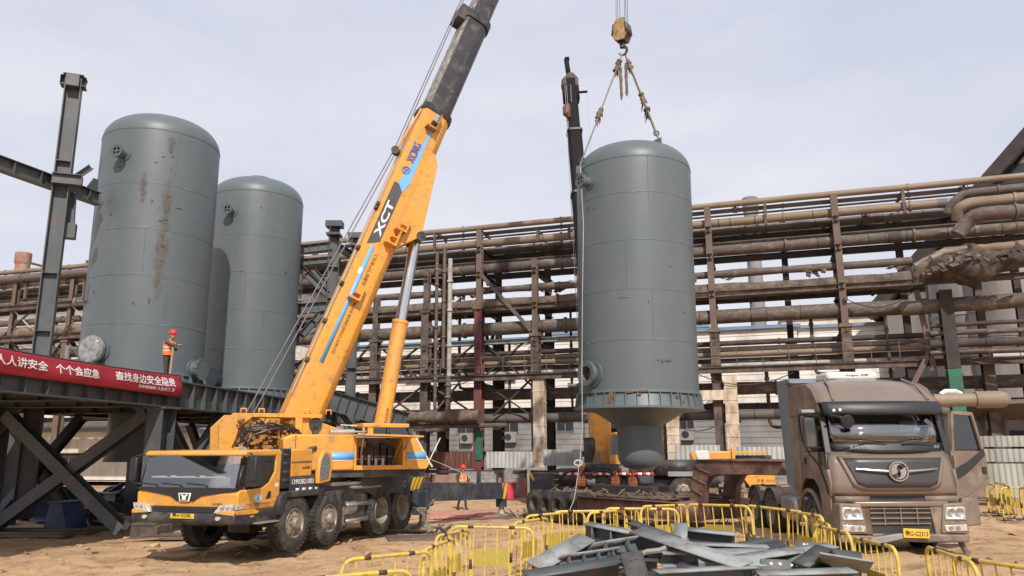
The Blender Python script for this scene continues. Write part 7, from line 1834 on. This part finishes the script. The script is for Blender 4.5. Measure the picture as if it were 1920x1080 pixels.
# ------------------------------------------------------------------ blue machines in the dark behind the platform legs
def loader(label, px, py, Y, s_=1.0, rz_=0):
    p = P(px, py, Y); F = Matrix.Translation((p.x, p.y, 0)) @ Matrix.Rotation(rz_, 4, 'Z') @ Matrix.Scale(s_, 4)
    t = thing('wheel_loader', label, 'loader', F); WM[t.name] = F
    MB(F).prism([(-1.6, .7), (-1.7, 1.5), (-.4, 1.6), (-.3, 1.2), (1.2, 1.0), (1.2, .6)], -.55, .55).build('body', 'machine_blue', t, bevel=.05)
    MB(F).prism([(-.6, 1.55), (.2, 1.5), (.0, 2.5), (-.6, 2.5)], -.5, .5).build('cab', 'window_dark', t, bevel=.04)
    for x in (-1.0, .8):
        for sg in (-1, 1): wheel(t, F @ Matrix.Translation((x, sg*.75, .6)), .6, .38, sg, style='deep', tyre='rubber_dark', rim='machine_blue')
    mb = MB(F)
    for sg in (-.4, .4): mb.bar((.6, sg, 1.3), (1.9, sg, .6), .12, .2)
    mb.build('lift_arm', 'machine_blue', t)
    MB(F).prism([(1.7, .75), (1.9, .1), (2.5, .02), (2.55, .08), (2.0, .25), (1.85, .8)], -1.0, 1.0).build('bucket', 'machine_blue', t)
    return t
loader('dark blue wheel loader parked behind the crossed braces at left', 72, 900, 29.5, .95, R(-35))
loader('blue loader half hidden behind the platform column and the yellow cab', 262, 900, 32.5, .85, R(-120))
p = G(118, 990); Fb = frame_z(p, R(-20)); t = thing('blue_hopper', 'dark blue steel hopper standing behind the crossed braces', 'hopper', Fb)
MB(Fb).prism([(-.4, .03), (.62, .03), (.3, .8), (-.2, .8)], -.4, .4).build('body', 'machine_blue', t, bevel=.02); MB(Fb).b2((-.25, -.43, .8), (.35, .43, .85)).build('rim', 'machine_blue', t)
p = G(195, 985); Fb = frame_z(p, R(10)); t = thing('tyre_heap', 'discarded dark tyre leaning behind the platform braces', 'tyre', Fb)
MB(Fb).lathe([(.28, -.12), (.45, -.14), (.5, -.08), (.5, .08), (.45, .14), (.28, .12), (.27, 0), (.28, -.12)], 28, F=Matrix.Translation((0, 0, .3)) @ Matrix.Rotation(R(60), 4, 'X')).build('casing', 'rubber_dark', t)
MB(Fb).lathe([(.26, -.1), (.28, -.1), (.28, .1), (.26, .1)], 24, F=Matrix.Translation((0, 0, .3)) @ Matrix.Rotation(R(60), 4, 'X')).build('bead', 'rubber', t)
def steel_on_ground(label, x0, y0, x1, y1, z, h, b_):
    a, c = G(x0, y0, z), G(x1, y1, z); t = thing('spare_beam', label, 'steel beam', frame(a, c-a)); F = WM[t.name]; L = (c-a).length
    MB(F).hbeam((0, 0, 0), (L, 0, 0), h, b_).build('beam', 'steel_light', t); MB(F).ribs((0, 0, 0), (L, 0, 0), h, b_, 4).build('stiffener', 'steel_grey', t)
steel_on_ground('pale H beam lying across behind the crossed braces', 60, 925, 215, 935, .75, .4, .35)
steel_on_ground('short H beam lying on the dirt behind the crossed braces', 160, 960, 225, 975, .35, .35, .3)

# ------------------------------------------------------------------ people
def person(label, M, pose, top='cloth_dark', legs='cloth_dark', helmet='helmet_red', vest='vest_orange', scale=1.0):
    t = thing('person', label, 'person', M @ Matrix.Scale(scale, 4)); F = M @ Matrix.Scale(scale, 4)
    J = dict(pelvis=(0, 0, .93), waist=(0, 0, 1.08), chest=(.0, 0, 1.30), neck=(.0, 0, 1.46), head=(.03, 0, 1.53),
             hipL=(0, .10, .88), hipR=(0, -.10, .88), kneeL=(.04, .11, .48), kneeR=(.04, -.11, .48), ankL=(0, .11, .09), ankR=(0, -.11, .09), toeL=(.17, .13, .04), toeR=(.17, -.13, .04),
             shL=(0, .19, 1.40), shR=(0, -.19, 1.40), elL=(-.02, .25, 1.12), elR=(-.02, -.25, 1.12), wrL=(.08, .26, .88), wrR=(.08, -.26, .88))
    J.update(pose)
    rad = dict(pelvis=.145, waist=.14, chest=.165, neck=.062, head=.06, hipL=.095, hipR=.095, kneeL=.062, kneeR=.062, ankL=.048, ankR=.048, toeL=.042, toeR=.042, shL=.078, shR=.078, elL=.052, elR=.052, wrL=.036, wrR=.036)
    E_ = [('pelvis', 'waist'), ('waist', 'chest'), ('chest', 'neck'), ('neck', 'head'), ('pelvis', 'hipL'), ('pelvis', 'hipR'), ('hipL', 'kneeL'), ('hipR', 'kneeR'), ('kneeL', 'ankL'), ('kneeR', 'ankR'), ('ankL', 'toeL'), ('ankR', 'toeR'),
          ('chest', 'shL'), ('chest', 'shR'), ('shL', 'elL'), ('shR', 'elR'), ('elL', 'wrL'), ('elR', 'wrR')]
    names = list(J); idx = {n_: i for i, n_ in enumerate(names)}
    me = bpy.data.meshes.new('body'); me.from_pydata([Vector(J[n_]) for n_ in names], [(idx[a], idx[b_]) for a, b_ in E_], [])
    ob = bpy.data.objects.new('body', me); COL.objects.link(ob)
    ob.modifiers.new('skin', 'SKIN')
    sv = me.skin_vertices[0].data
    for n_ in names: sv[idx[n_]].radius = (rad[n_], rad[n_]*(.72 if n_ in ('pelvis', 'waist', 'chest') else 1)); sv[idx[n_]].use_root = n_ == 'pelvis'
    ss = ob.modifiers.new('sub', 'SUBSURF'); ss.levels = 1; ss.render_levels = 1
    bpy.context.view_layer.update()
    ev = bpy.data.meshes.new_from_object(ob.evaluated_get(bpy.context.evaluated_depsgraph_get()))
    vs = [v.co.copy() for v in ev.vertices]; fs = [tuple(p.vertices) for p in ev.polygons]
    bpy.data.objects.remove(ob); bpy.data.meshes.remove(ev)
    mb = MB(F)
    def seg(c):
        best = None
        for a, b_ in E_:
            p, q = Vector(J[a]), Vector(J[b_]); u = max(0, min(1, (c-p).dot(q-p)/max(1e-9, (q-p).length_squared))); d = (c-(p+(q-p)*u)).length/(rad[a]+.02)
            if best is None or d < best[0]: best = (d, a, b_)
        return best[1], best[2]
    b0 = 0; groups = {}
    for f in fs:
        c = sum((vs[i] for i in f), Vector())/len(f); a, b_ = seg(c)
        m_ = legs
        if a in ('waist', 'chest', 'shL', 'shR', 'elL', 'elR') or b_ in ('waist',): m_ = top
        if a == 'neck' or (a == 'chest' and b_ == 'neck' and c.z > J['neck'][2]-.03): m_ = 'skin'
        if b_ in ('toeL', 'toeR'): m_ = 'rubber_dark'
        groups.setdefault(m_, []).append(f)
    first = True
    for m_, ff in groups.items():
        if first: mb.add(vs, ff, m_); first = False
        else: k = mb.slot(m_); mb.f += [list(f) for f in ff]; mb.mi += [k]*len(ff)
    hd = Vector(J['head'])+Vector((.015, 0, .10)); hf = pose.get('face', 0.0)
    HM = Matrix.Translation(hd) @ Matrix.Rotation(hf, 4, 'Z')
    mb.lathe([(0, -.125), (.04, -.12), (.065, -.09), (.075, -.03), (.082, .03), (.075, .09), (.04, .125), (0, .13)], 18, F=HM @ Matrix.Diagonal((1.15, .95, 1, 1)), m='skin')
    mb.add([(.085, -.012, -.02), (.085, .012, -.02), (.115, 0, -.035), (.086, 0, .02)], [(0, 1, 2), (0, 2, 3), (1, 3, 2)], 'skin', HM)
    for y in (-.032, .032): mb.box((.083, y, .015), (.01, .022, .012), m='hair', F=HM); mb.box((0, y*2.6, -.01), (.04, .02, .055), m='skin', F=HM)
    mb.box((.083, 0, -.065), (.01, .045, .01), m='hair', F=HM)
    for s_ in ('L', 'R'):                                      # hands with palm, four fingers, thumb
        w = Vector(J['wr'+s_]); d = (w-Vector(J['el'+s_])).normalized(); u, v = perp(d); side = 1 if s_ == 'L' else -1
        pm = w+d*.09
        mb.tube([w-d*.02, w+d*.03, pm], [.03, .04, .036], 8, m='skin')
        for k in range(4):
            o = u*(-.027+.018*k); L = (.06, .075, .07, .052)[k]
            mb.tube([pm+o, pm+o+d*L*.5+v*.012, pm+o+d*L*.8+v*.04], [.010, .009, .007], 6, m='skin')
        mb.tube([w+d*.03-u*.03, w+d*.06-u*.06+v*.01, w+d*.09-u*.065+v*.03], [.011, .010, .008], 6, m='skin')
    body = mb.build('body', 'skin', t, smooth=60)
    MB(F @ HM).lathe([(.135, .045), (.13, .05), (.115, .06), (.118, .10), (.10, .16), (.06, .195), (0, .205)], 20, F=Matrix.Diagonal((1.12, .98, 1, 1))).build('helmet', helmet, t)
    if vest:
        ch, wa, pe = Vector(J['chest']), Vector(J['waist']), Vector(J['pelvis'])
        rings = [(pe+Vector((0, 0, .02)), .205, .165), (wa, .20, .158), (wa.lerp(ch, .6), .212, .165), (ch+Vector((0, 0, .05)), .205, .155), (ch+Vector((0, 0, .13)), .15, .12)]
        mv = MB(F); vv, ff = [], []; N = 24
        for (c, ry, rx) in rings:
            for j in range(N): a = 2*PI*j/N; vv.append(c+Vector((rx*math.cos(a), ry*math.sin(a), 0)))
        for i in range(len(rings)-1):
            for j in range(N): ff.append((i*N+j, i*N+(j+1) % N, (i+1)*N+(j+1) % N, (i+1)*N+j))
        vo = mv.add(vv, ff).build('vest', vest, t, smooth=70)
        tp = MB(F)
        for (c, ry, rx) in ((wa+Vector((0, 0, .02)), .207, .165), (wa.lerp(ch, .55), .219, .171)):
            lo, hi = [], []
            for j in range(N): a = 2*PI*j/N; lo.append(c+Vector((rx*math.cos(a), ry*math.sin(a), -.02))); hi.append(c+Vector((rx*math.cos(a), ry*math.sin(a), .02)))
            tp.add(lo+hi, [(j, (j+1) % N, N+(j+1) % N, N+j) for j in range(N)])
        for y in (-.1, .1): tp.bar(ch+Vector((.158, y, -.1)), ch+Vector((.135, y, .1)), .035, .008); tp.bar(ch+Vector((-.158, y, -.1)), ch+Vector((-.135, y, .1)), .035, .008)
        tp.build('reflective_tape', 'vest_tape', vo, smooth=70)
    return t
# on the platform, arm stretched out, holding a pole
wp = P(313, 690, 25.0)
person('worker in red helmet and orange vest pointing from the platform edge beside the nearer vessel', frame_z((wp.x, wp.y, PZ+.02), R(-12)),
       dict(elR=(.27, -.25, 1.28), wrR=(.56, -.27, 1.24), elL=(.14, .22, 1.14), wrL=(.20, .02, 1.22), kneeL=(.03, .1, .48), ankL=(-.06, .12, .09), ankR=(.1, -.1, .09), toeL=(.1, .14, .04), toeR=(.26, -.1, .04), chest=(.03, 0, 1.30), neck=(.05, 0, 1.46), head=(.09, 0, 1.52), shL=(.03, .19, 1.4), shR=(.04, -.19, 1.4)), top='cloth_olive', legs='cloth_dark', scale=.98)
pb = P(317, 706, 24.7)
t = thing('wooden_pole', 'pale wooden pole held upright by the worker on the platform', 'pole', frame_z((pb.x, pb.y, PZ), 0))
MB().tube([(pb.x, pb.y, PZ-.2), (pb.x+.03, pb.y+.05, PZ+1.28)], .035, 8).build('shaft', 'wood', t); MB().cyl((pb.x, pb.y, PZ-.22), (pb.x, pb.y, PZ-.1), .045, 8).build('ferrule', 'rack_rust', t)
q = G(866, 957)
person('worker in red helmet and dark clothes half hidden by the long outrigger beam', frame_z((q.x, q.y, 0), R(-50)), dict(kneeL=(.10, .1, .5), kneeR=(-.02, -.1, .48), ankL=(.12, .11, .09), ankR=(-.16, -.1, .09), toeL=(.28, .12, .04), toeR=(0, -.11, .04), elL=(.1, .24, 1.15), wrL=(.3, .15, 1.2), elR=(.05, -.26, 1.15), wrR=(.2, -.2, 1.0)))
q = P(1090, 900, 30.5)
person('worker in orange vest reaching right with both arms beside the pale tag rope', frame_z((q.x, q.y, 0.1), R(15)), dict(elL=(.25, .18, 1.34), wrL=(.50, .10, 1.38), elR=(.22, -.2, 1.28), wrR=(.48, -.12, 1.34), chest=(.04, 0, 1.3), kneeL=(.05, .12, .48)), helmet='barrier_yellow')
q = P(1153, 900, 30.8)
person('worker with red helmet facing the trailer, left of the pair under the vessel', frame_z((q.x, q.y, .0), R(-85)), dict(elL=(.06, .27, 1.14), wrL=(.26, .16, 1.05), elR=(.06, -.27, 1.14), wrR=(.26, -.16, 1.05)), helmet='oxide_red', scale=.97)
q = P(1186, 900, 30.9)
person('worker with bright red helmet, right of the pair under the vessel', frame_z((q.x, q.y, .0), R(-100)), dict(elL=(.04, .28, 1.14), wrL=(.22, .24, .98), elR=(.04, -.27, 1.12), wrR=(.2, -.2, 1.0)), scale=.96)
# red and white parts held up behind the pair
p = P(1195, 880, 33); t = thing('warning_flag', 'red and white rolled warning flag above the pair of workers', 'flag', frame_z(p, 0))
MB().cyl(P(1166, 882, 33), P(1179, 882, 33), .09, 10).build('white_end', 'letter_white', t); MB().cyl(P(1179, 882, 33), P(1188, 882, 33), .12, 10).build('red_roll', 'hivis_red', t)

# ------------------------------------------------------------------ yellow crowd barriers
BW, BH = 1.46, 1.06
bar0 = thing('crowd_barrier', 'x', 'barrier', I4, 'yellow tube barriers around the lifting zone')
pts = [(-BW/2, 0, .03)]
for k in range(7): a = PI-k/6*PI/2; pts.append((-BW/2+.16+.16*math.cos(a), 0, BH-.16+.16*math.sin(a)))
for k in range(7): a = PI/2-k/6*PI/2; pts.append((BW/2-.16+.16*math.cos(a), 0, BH-.16+.16*math.sin(a)))
pts.append((BW/2, 0, .03))
MB().tube(pts, .024, 8).build('frame', 'barrier_yellow', bar0)
mb = MB(); mb.tube([(-BW/2, 0, .16), (BW/2, 0, .16)], .018, 6); mb.tube([(-BW/2, 0, BH-.17), (BW/2, 0, BH-.17)], .012, 6) if False else None
for k in range(6): x = -BW/2+BW*(k+1)/7; mb.tube([(x, 0, .16), (x, 0, BH-.01)], .011, 6)
mb.build('upright_bar', 'barrier_yellow', bar0)
mb = MB()
for k in range(1, 4): x = -BW/2+BW*(k+1)/7; mb.b2((x+.016, -.008, .42), (x+BW/7-.016, .008, .70))
mb.build('slat_panel', 'barrier_panel', bar0)
mb = MB()
for x in (-BW/2, BW/2): mb.cyl((x, 0, .40), (x, 0, .56), .027, 8); mb.cyl((x, 0, .03), (x, 0, .12), .027, 8)
for x in (-.36, .36): mb.cyl((x-.05, 0, BH), (x+.05, 0, BH), .028, 8)
mb.build('dark_band', 'barrier_brown', bar0)
mb = MB()
for x in (-BW/2+.03, BW/2-.03): mb.bar((x, -.22, .025), (x, .22, .025), .04, .03)
mb.build('foot', 'barrier_brown', bar0)
for c_ in list(bar0.children):
    if not c_.name.startswith(('slat', 'frame')): split_apart(c_)
CH.clear()
chain = [((622, 1084), (706, 1076)), ((664, 1048), (778, 1034)), ((790, 1032), (853, 1008)), ((830, 1006), (877, 992)), ((888, 990), (950, 988)), ((955, 984), (1020, 967)), ((1013, 967), (1073, 959)),
         ((1083, 960), (1128, 957)), ((1131, 962), (1177, 954)), ((1178, 955), (1220, 952)), ((1223, 953), (1273, 944)), ((1294, 945), (1411, 951)), ((1420, 952), (1484, 961)), ((1484, 962), (1522, 975)), ((1524, 975), (1544, 991)),
         ((1543, 988), (1588, 1004)), ((1595, 1001), (1690, 1040)), ((1746, 1022), (1834, 1060)), ((1858, 1050), (1932, 1066))]
words_ = ['first', 'second', 'third', 'fourth', 'fifth', 'sixth', 'seventh', 'eighth', 'ninth', 'tenth']
def barrier_at(pa, pb, label, first=False, z=BH, bare=False):
    def solve(px, py):
        q = G(px, py, z)
        for _ in range(6): q = G(px, py, z+gz(q.x, q.y))
        return q
    a, b_ = solve(*pa), solve(*pb); a.z = b_.z = 0
    c = (a+b_)/2; d = (b_-a)
    ang = math.atan2(d.y, d.x); zz = gz(c.x, c.y)+.0
    tl_ = random.Random(int(pa[0]*7+pa[1])); M = Matrix.Translation((c.x, c.y, zz)) @ Matrix.Rotation(ang, 4, 'Z') @ Matrix.Rotation(R(tl_.uniform(-5, 5)), 4, 'X') @ Matrix.Rotation(R(tl_.uniform(-1.5, 1.5)), 4, 'Y')
    if first: bar0.matrix_world = M; o = bar0
    else: o = copy_tree(bar0, M)
    o['label'] = label
    if not first and bare:
        for c_ in list(o.children):
            if c_.name.startswith('slat_panel'): bpy.data.objects.remove(c_)
    return o
for i, (a, b_) in enumerate(chain[4:]+chain[:4]):
    i = (i+4) % len(chain)
    n_ = len(chain)
    if i < 10: lab = 'yellow barrier, %s of the curved chain counting from its end at the bottom left' % words_[i]
    elif i == 11: lab = 'wide yellow barrier seen square on before the gooseneck'
    else: lab = 'yellow barrier, %s of the curved chain counting from its end at the lower right corner' % words_[n_-1-i]
    barrier_at(a, b_, lab, i == 4, bare=i in (0, 1, 12))
for i, (px, py, rzz) in enumerate(((1856, 908, 70), (1866, 909, 60), (1876, 907, 75), (1888, 911, 66), (1905, 914, 20), (1924, 916, 72))):
    q = G(px, py, BH+.05); M = Matrix.Translation((q.x, q.y, .05)) @ Matrix.Rotation(R(rzz), 4, 'Z')
    o = copy_tree(bar0, M); o['label'] = 'yellow barrier, %s from the left in the spare stack before the greenish fence' % words_[i]; o['group'] = 'spare barriers stacked at the far right'

# ------------------------------------------------------------------ pile of dark steel beams in the foreground
PS = .74
def pk(px, py, z):                                        # the pile is a good metre high: nearer rows lie lower in view
    return P(px, py, 12.3-(py-985)*.026+(.35-z)*1.2)
def pile(label, a, b_, h, b2_, m_='steel_grey', roll=0.0, kind='H', ribs=0, m2=None):
    p, q = pk(*a), pk(*b_); h *= PS; b2_ *= PS if kind != 'P' or h > .1 else .8; d = (q-p).normalized(); up = Matrix.Rotation(R(roll), 3, d) @ Vector((0, 0, 1))
    F = frame(p, d, up); L = (q-p).length
    t = thing('steel_beam' if kind != 'P' else 'steel_plate', label, 'steel beam' if kind != 'P' else 'steel plate', F, 'steel pieces piled in the foreground')
    if kind == 'H':
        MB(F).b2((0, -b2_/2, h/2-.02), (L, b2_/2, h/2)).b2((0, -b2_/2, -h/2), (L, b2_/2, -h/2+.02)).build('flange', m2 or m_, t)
        mb = MB(F); mb.b2((0, -.008, -h/2+.02), (L, .008, h/2-.02)); mb.build('web', m_, t)
        if ribs: MB(F).ribs((0, 0, 0), (L, 0, 0), h, b2_, ribs).build('stiffener', m_, t)
    elif kind == 'B':
        MB(F).box((L/2, 0, 0), (L, b2_, h)).build('box_section', m_, t, bevel=.008); MB(F).box((0, 0, 0), (.012, b2_*1.15, h*1.1)).build('end_plate', m2 or 'steel_dark', t)
    else:
        mb = MB(F); mb.box((L/2, 0, 0), (L, b2_, h)); mb.build('plate', m_, t, bevel=.004)
        mb = MB(F)
        for x in (.12, L-.12):
            for y in (-b2_*.3, b2_*.3): mb.cyl((x, y, -h/2-.002), (x, y, h/2+.003), .02, 8)
        mb.build('bolt_hole', m2 or 'clad_white', t)
    return t
W_ = lambda px, py, z: (px, py, z)
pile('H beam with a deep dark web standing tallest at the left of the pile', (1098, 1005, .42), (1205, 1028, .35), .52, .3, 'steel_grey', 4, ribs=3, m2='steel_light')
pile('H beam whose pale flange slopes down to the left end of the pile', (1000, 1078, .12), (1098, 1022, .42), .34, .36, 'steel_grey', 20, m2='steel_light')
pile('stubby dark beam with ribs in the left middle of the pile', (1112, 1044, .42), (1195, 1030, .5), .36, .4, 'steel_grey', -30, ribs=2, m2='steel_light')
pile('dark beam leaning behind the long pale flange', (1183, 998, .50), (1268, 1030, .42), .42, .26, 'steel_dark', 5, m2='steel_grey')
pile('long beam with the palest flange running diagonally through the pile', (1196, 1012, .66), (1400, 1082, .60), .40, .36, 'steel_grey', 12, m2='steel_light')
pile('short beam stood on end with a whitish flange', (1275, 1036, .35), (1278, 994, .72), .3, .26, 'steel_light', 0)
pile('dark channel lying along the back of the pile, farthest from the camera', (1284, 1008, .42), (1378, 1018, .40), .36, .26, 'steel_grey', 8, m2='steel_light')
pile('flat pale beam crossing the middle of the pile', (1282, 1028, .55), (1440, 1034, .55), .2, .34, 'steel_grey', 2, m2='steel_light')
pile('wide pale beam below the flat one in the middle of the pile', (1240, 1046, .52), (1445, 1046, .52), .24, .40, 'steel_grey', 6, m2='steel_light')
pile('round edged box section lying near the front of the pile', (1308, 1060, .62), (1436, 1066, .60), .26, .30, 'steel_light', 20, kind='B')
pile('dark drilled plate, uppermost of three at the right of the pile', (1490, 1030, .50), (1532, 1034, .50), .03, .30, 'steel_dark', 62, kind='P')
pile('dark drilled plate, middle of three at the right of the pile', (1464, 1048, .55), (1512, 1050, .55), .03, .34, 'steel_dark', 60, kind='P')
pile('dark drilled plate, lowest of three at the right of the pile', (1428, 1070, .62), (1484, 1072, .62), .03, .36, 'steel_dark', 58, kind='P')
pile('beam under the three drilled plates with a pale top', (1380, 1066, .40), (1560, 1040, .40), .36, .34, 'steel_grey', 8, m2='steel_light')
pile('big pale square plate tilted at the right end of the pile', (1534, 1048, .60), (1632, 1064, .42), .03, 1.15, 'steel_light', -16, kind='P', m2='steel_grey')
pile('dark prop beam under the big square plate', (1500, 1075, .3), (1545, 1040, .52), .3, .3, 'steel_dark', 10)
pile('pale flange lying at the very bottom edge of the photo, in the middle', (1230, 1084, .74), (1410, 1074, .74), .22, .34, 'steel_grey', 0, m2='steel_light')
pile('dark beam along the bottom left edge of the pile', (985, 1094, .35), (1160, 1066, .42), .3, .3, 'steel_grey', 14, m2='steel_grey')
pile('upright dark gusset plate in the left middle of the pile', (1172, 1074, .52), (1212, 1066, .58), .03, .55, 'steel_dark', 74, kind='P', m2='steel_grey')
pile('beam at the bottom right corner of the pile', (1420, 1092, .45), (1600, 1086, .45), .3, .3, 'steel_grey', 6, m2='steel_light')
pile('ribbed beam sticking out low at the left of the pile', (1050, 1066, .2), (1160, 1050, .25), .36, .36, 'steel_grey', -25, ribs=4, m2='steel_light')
rr = random.Random(31); fl = ['thin', 'narrow', 'short', 'scuffed', 'stubby', 'plain', 'small', 'bent', 'rough', 'old', 'spare', 'low']
for k in range(16):
    px, py = rr.uniform(1050, 1500), rr.uniform(1030, 1085); a_ = rr.uniform(-70, 70)
    pile('dark beam buried in the lower layer of the steel pile', (px, py+10, .0+.1*(k % 2)), (px+rr.uniform(70, 150), py+10+rr.uniform(-22, 18), .0), .38, .36, rr.choice(['steel_grey', 'steel_dark']), rr.uniform(-30, 30))
t = thing('rope_scrap', 'frayed pale strap trailing over the steel pile', 'strap', frame_z(P(1210, 1045, 10.6), 0)); rr = random.Random(9)
MB().tube([P(1165+12*k, 1046-2.6*k+rr.uniform(-1.5, 1.5), 10.5) for k in range(8)], .035, 6).build('strap', 'sling_tan', t); MB().tube([P(1135+6*k, 1050+4*math.sin(k), 10.6) for k in range(4)], .03, 6).build('frayed_end', 'sling_tan', t)

# ------------------------------------------------------------------ small things on the ground
# pink safety net
a, b_ = G(806, 974), G(938, 968)
mb = MB(); vs, fs = [], []; N, K = 46, 10
for j in range(K+1):
    for i in range(N+1):
        u, v = i/N, j/K; p = G(800+140*u, 976-15*v-3*u, 0); q = noise.noise(Vector((p.x*1.3, p.y*1.3, 1)))
        edge = .03 if 0 < j < K and 0 < i < N else -.12
        vs.append(p+Vector((.2*noise.noise(Vector((u*9, v*3, 0))), .25*noise.noise(Vector((u*7, 5, 0))), .05+edge+.07*abs(q)+.03*noise.noise(p*4))))
for j in range(K):
    for i in range(N): fs.append((j*(N+1)+i, j*(N+1)+i+1, (j+1)*(N+1)+i+1, (j+1)*(N+1)+i))
t = thing('safety_net', 'faded pink safety net spread on the dirt behind the outrigger foot', 'net', frame_z(a, 0))
MB().add(vs, fs).build('net', 'net_pink', t, fix=False); MB().tube([G(806+14*k, 974-.5*k, .06) for k in range(10)], .02, 6).build('edge_rope', 'hivis_red', t)
def heap(name, label, px, py, n_, L, m_, sd_, cat='scrap'):
    q = G(px, py); t = thing(name, label, cat, frame_z(q, 0)); rr = random.Random(sd_); mb = MB(); mc = MB()
    for k in range(n_):
        a = rr.uniform(0, PI); p = q+Vector((rr.uniform(-.3, .3), rr.uniform(-.3, .3), rr.uniform(.03, .12))); e = Vector((math.cos(a)*L, math.sin(a)*L*.7, rr.uniform(0, .35)))
        (mb if k % 2 else mc).tube([p-e*.3, p+e*.2+Vector((0, 0, .05)), p+e*.6], rr.uniform(.015, .05), 6)
    mb.build('stick', m_, t); mc.build('rag', 'rag_brown', t); return t
heap('scrap_heap', 'small tangled heap of sticks and rags by the far outrigger foot', 975, 972, 14, .6, 'wood', 3)
heap('scrap_heap', 'coil of dirty wire beside the near outrigger foot', 818, 1004, 10, .4, 'rack_dark', 5)
for (px, py, z, L, w, rz_, lab) in ((800, 1010, .06, 2.2, 1.0, .25, 'steel bearing plate under the near outrigger foot'), (938, 972, .06, 2.4, 1.0, .2, 'bearing plate under the far outrigger foot')):
    q = G(px, py); Fq = frame_z((q.x, q.y, z), rz_); t = thing('bearing_plate', lab, 'plate', Fq); MB(Fq).box((0, 0, -.02), (L, w, .06)).build('slab', 'rack_tan', t, bevel=.01)
    MB(Fq).tube([(-L*.4, -w*.3, .02), (-L*.4, -w*.3, .1), (-L*.3, -w*.3, .1), (-L*.3, -w*.3, .02)], .015, 6).build('handle', 'rack_rust', t)
# rods leaning into a tripod by the wide barrier
q = G(1372, 1000); q = P(1370, 990, 15.5)
t = thing('rod_bundle', 'tripod of thin dark rods leaning before the wide yellow barrier', 'rods', frame_z(q, 0)); mb = MB()
for (x, y) in ((1330, 1004), (1345, 1006), (1358, 1003), (1415, 1022), (1428, 1030), (1400, 1010), (1436, 1034)): mb.tube([P(1372+(x-1372)*-.08, 938, 15.6), G(x, y, .12)], .012, 5)
mb.build('rod', 'rack_dark', t); MB().tube([P(1369+.6*k, 945+1.2*(k % 2), 15.55) for k in range(8)], .03, 5).build('binding_wire', 'rack_rust', t)
# long timber and rut debris on the dirt
for (x0, y0, x1, y1, lab) in ((640, 1012, 690, 1006, 'thin stick lying on the dirt beside the crane wheels'), (205, 1018, 300, 1010, 'rusty thin rod lying on the churned dirt by the crane cab')):
    t = thing('stick', lab, 'stick', frame_z(G(x0, y0), 0)); MB().tube([G(x0, y0, .06), G((x0+x1)/2, (y0+y1)/2-.6, .09), G(x1, y1, .06)], .022, 6).build('shaft', 'wood', t); MB().tube([G(x1, y1, .06), G(x1+4, y1-2, .1)], .015, 5).build('twig', 'wood', t)
# last pass: pieces that stand apart become parts of their own
WHOLE = ('text', 'letter', 'number', 'torn_', 'mud', 'rust_mark', 'scuff', 'stick', 'rag', 'clutter', 'netting', 'siding', 'seam', 'lagging', 'body', 'strand', 'wire', 'rope', 'hose', 'decal', 'mark', 'debris')
for o in list(bpy.data.objects):
    if o.type != 'MESH' or o.parent is None or o.get('kind') or len(o.children): continue
    if o.data.users > 1 or any(w in o.name for w in WHOLE): continue
    if len(o.data.vertices) > 6000: continue
    split_apart(o)
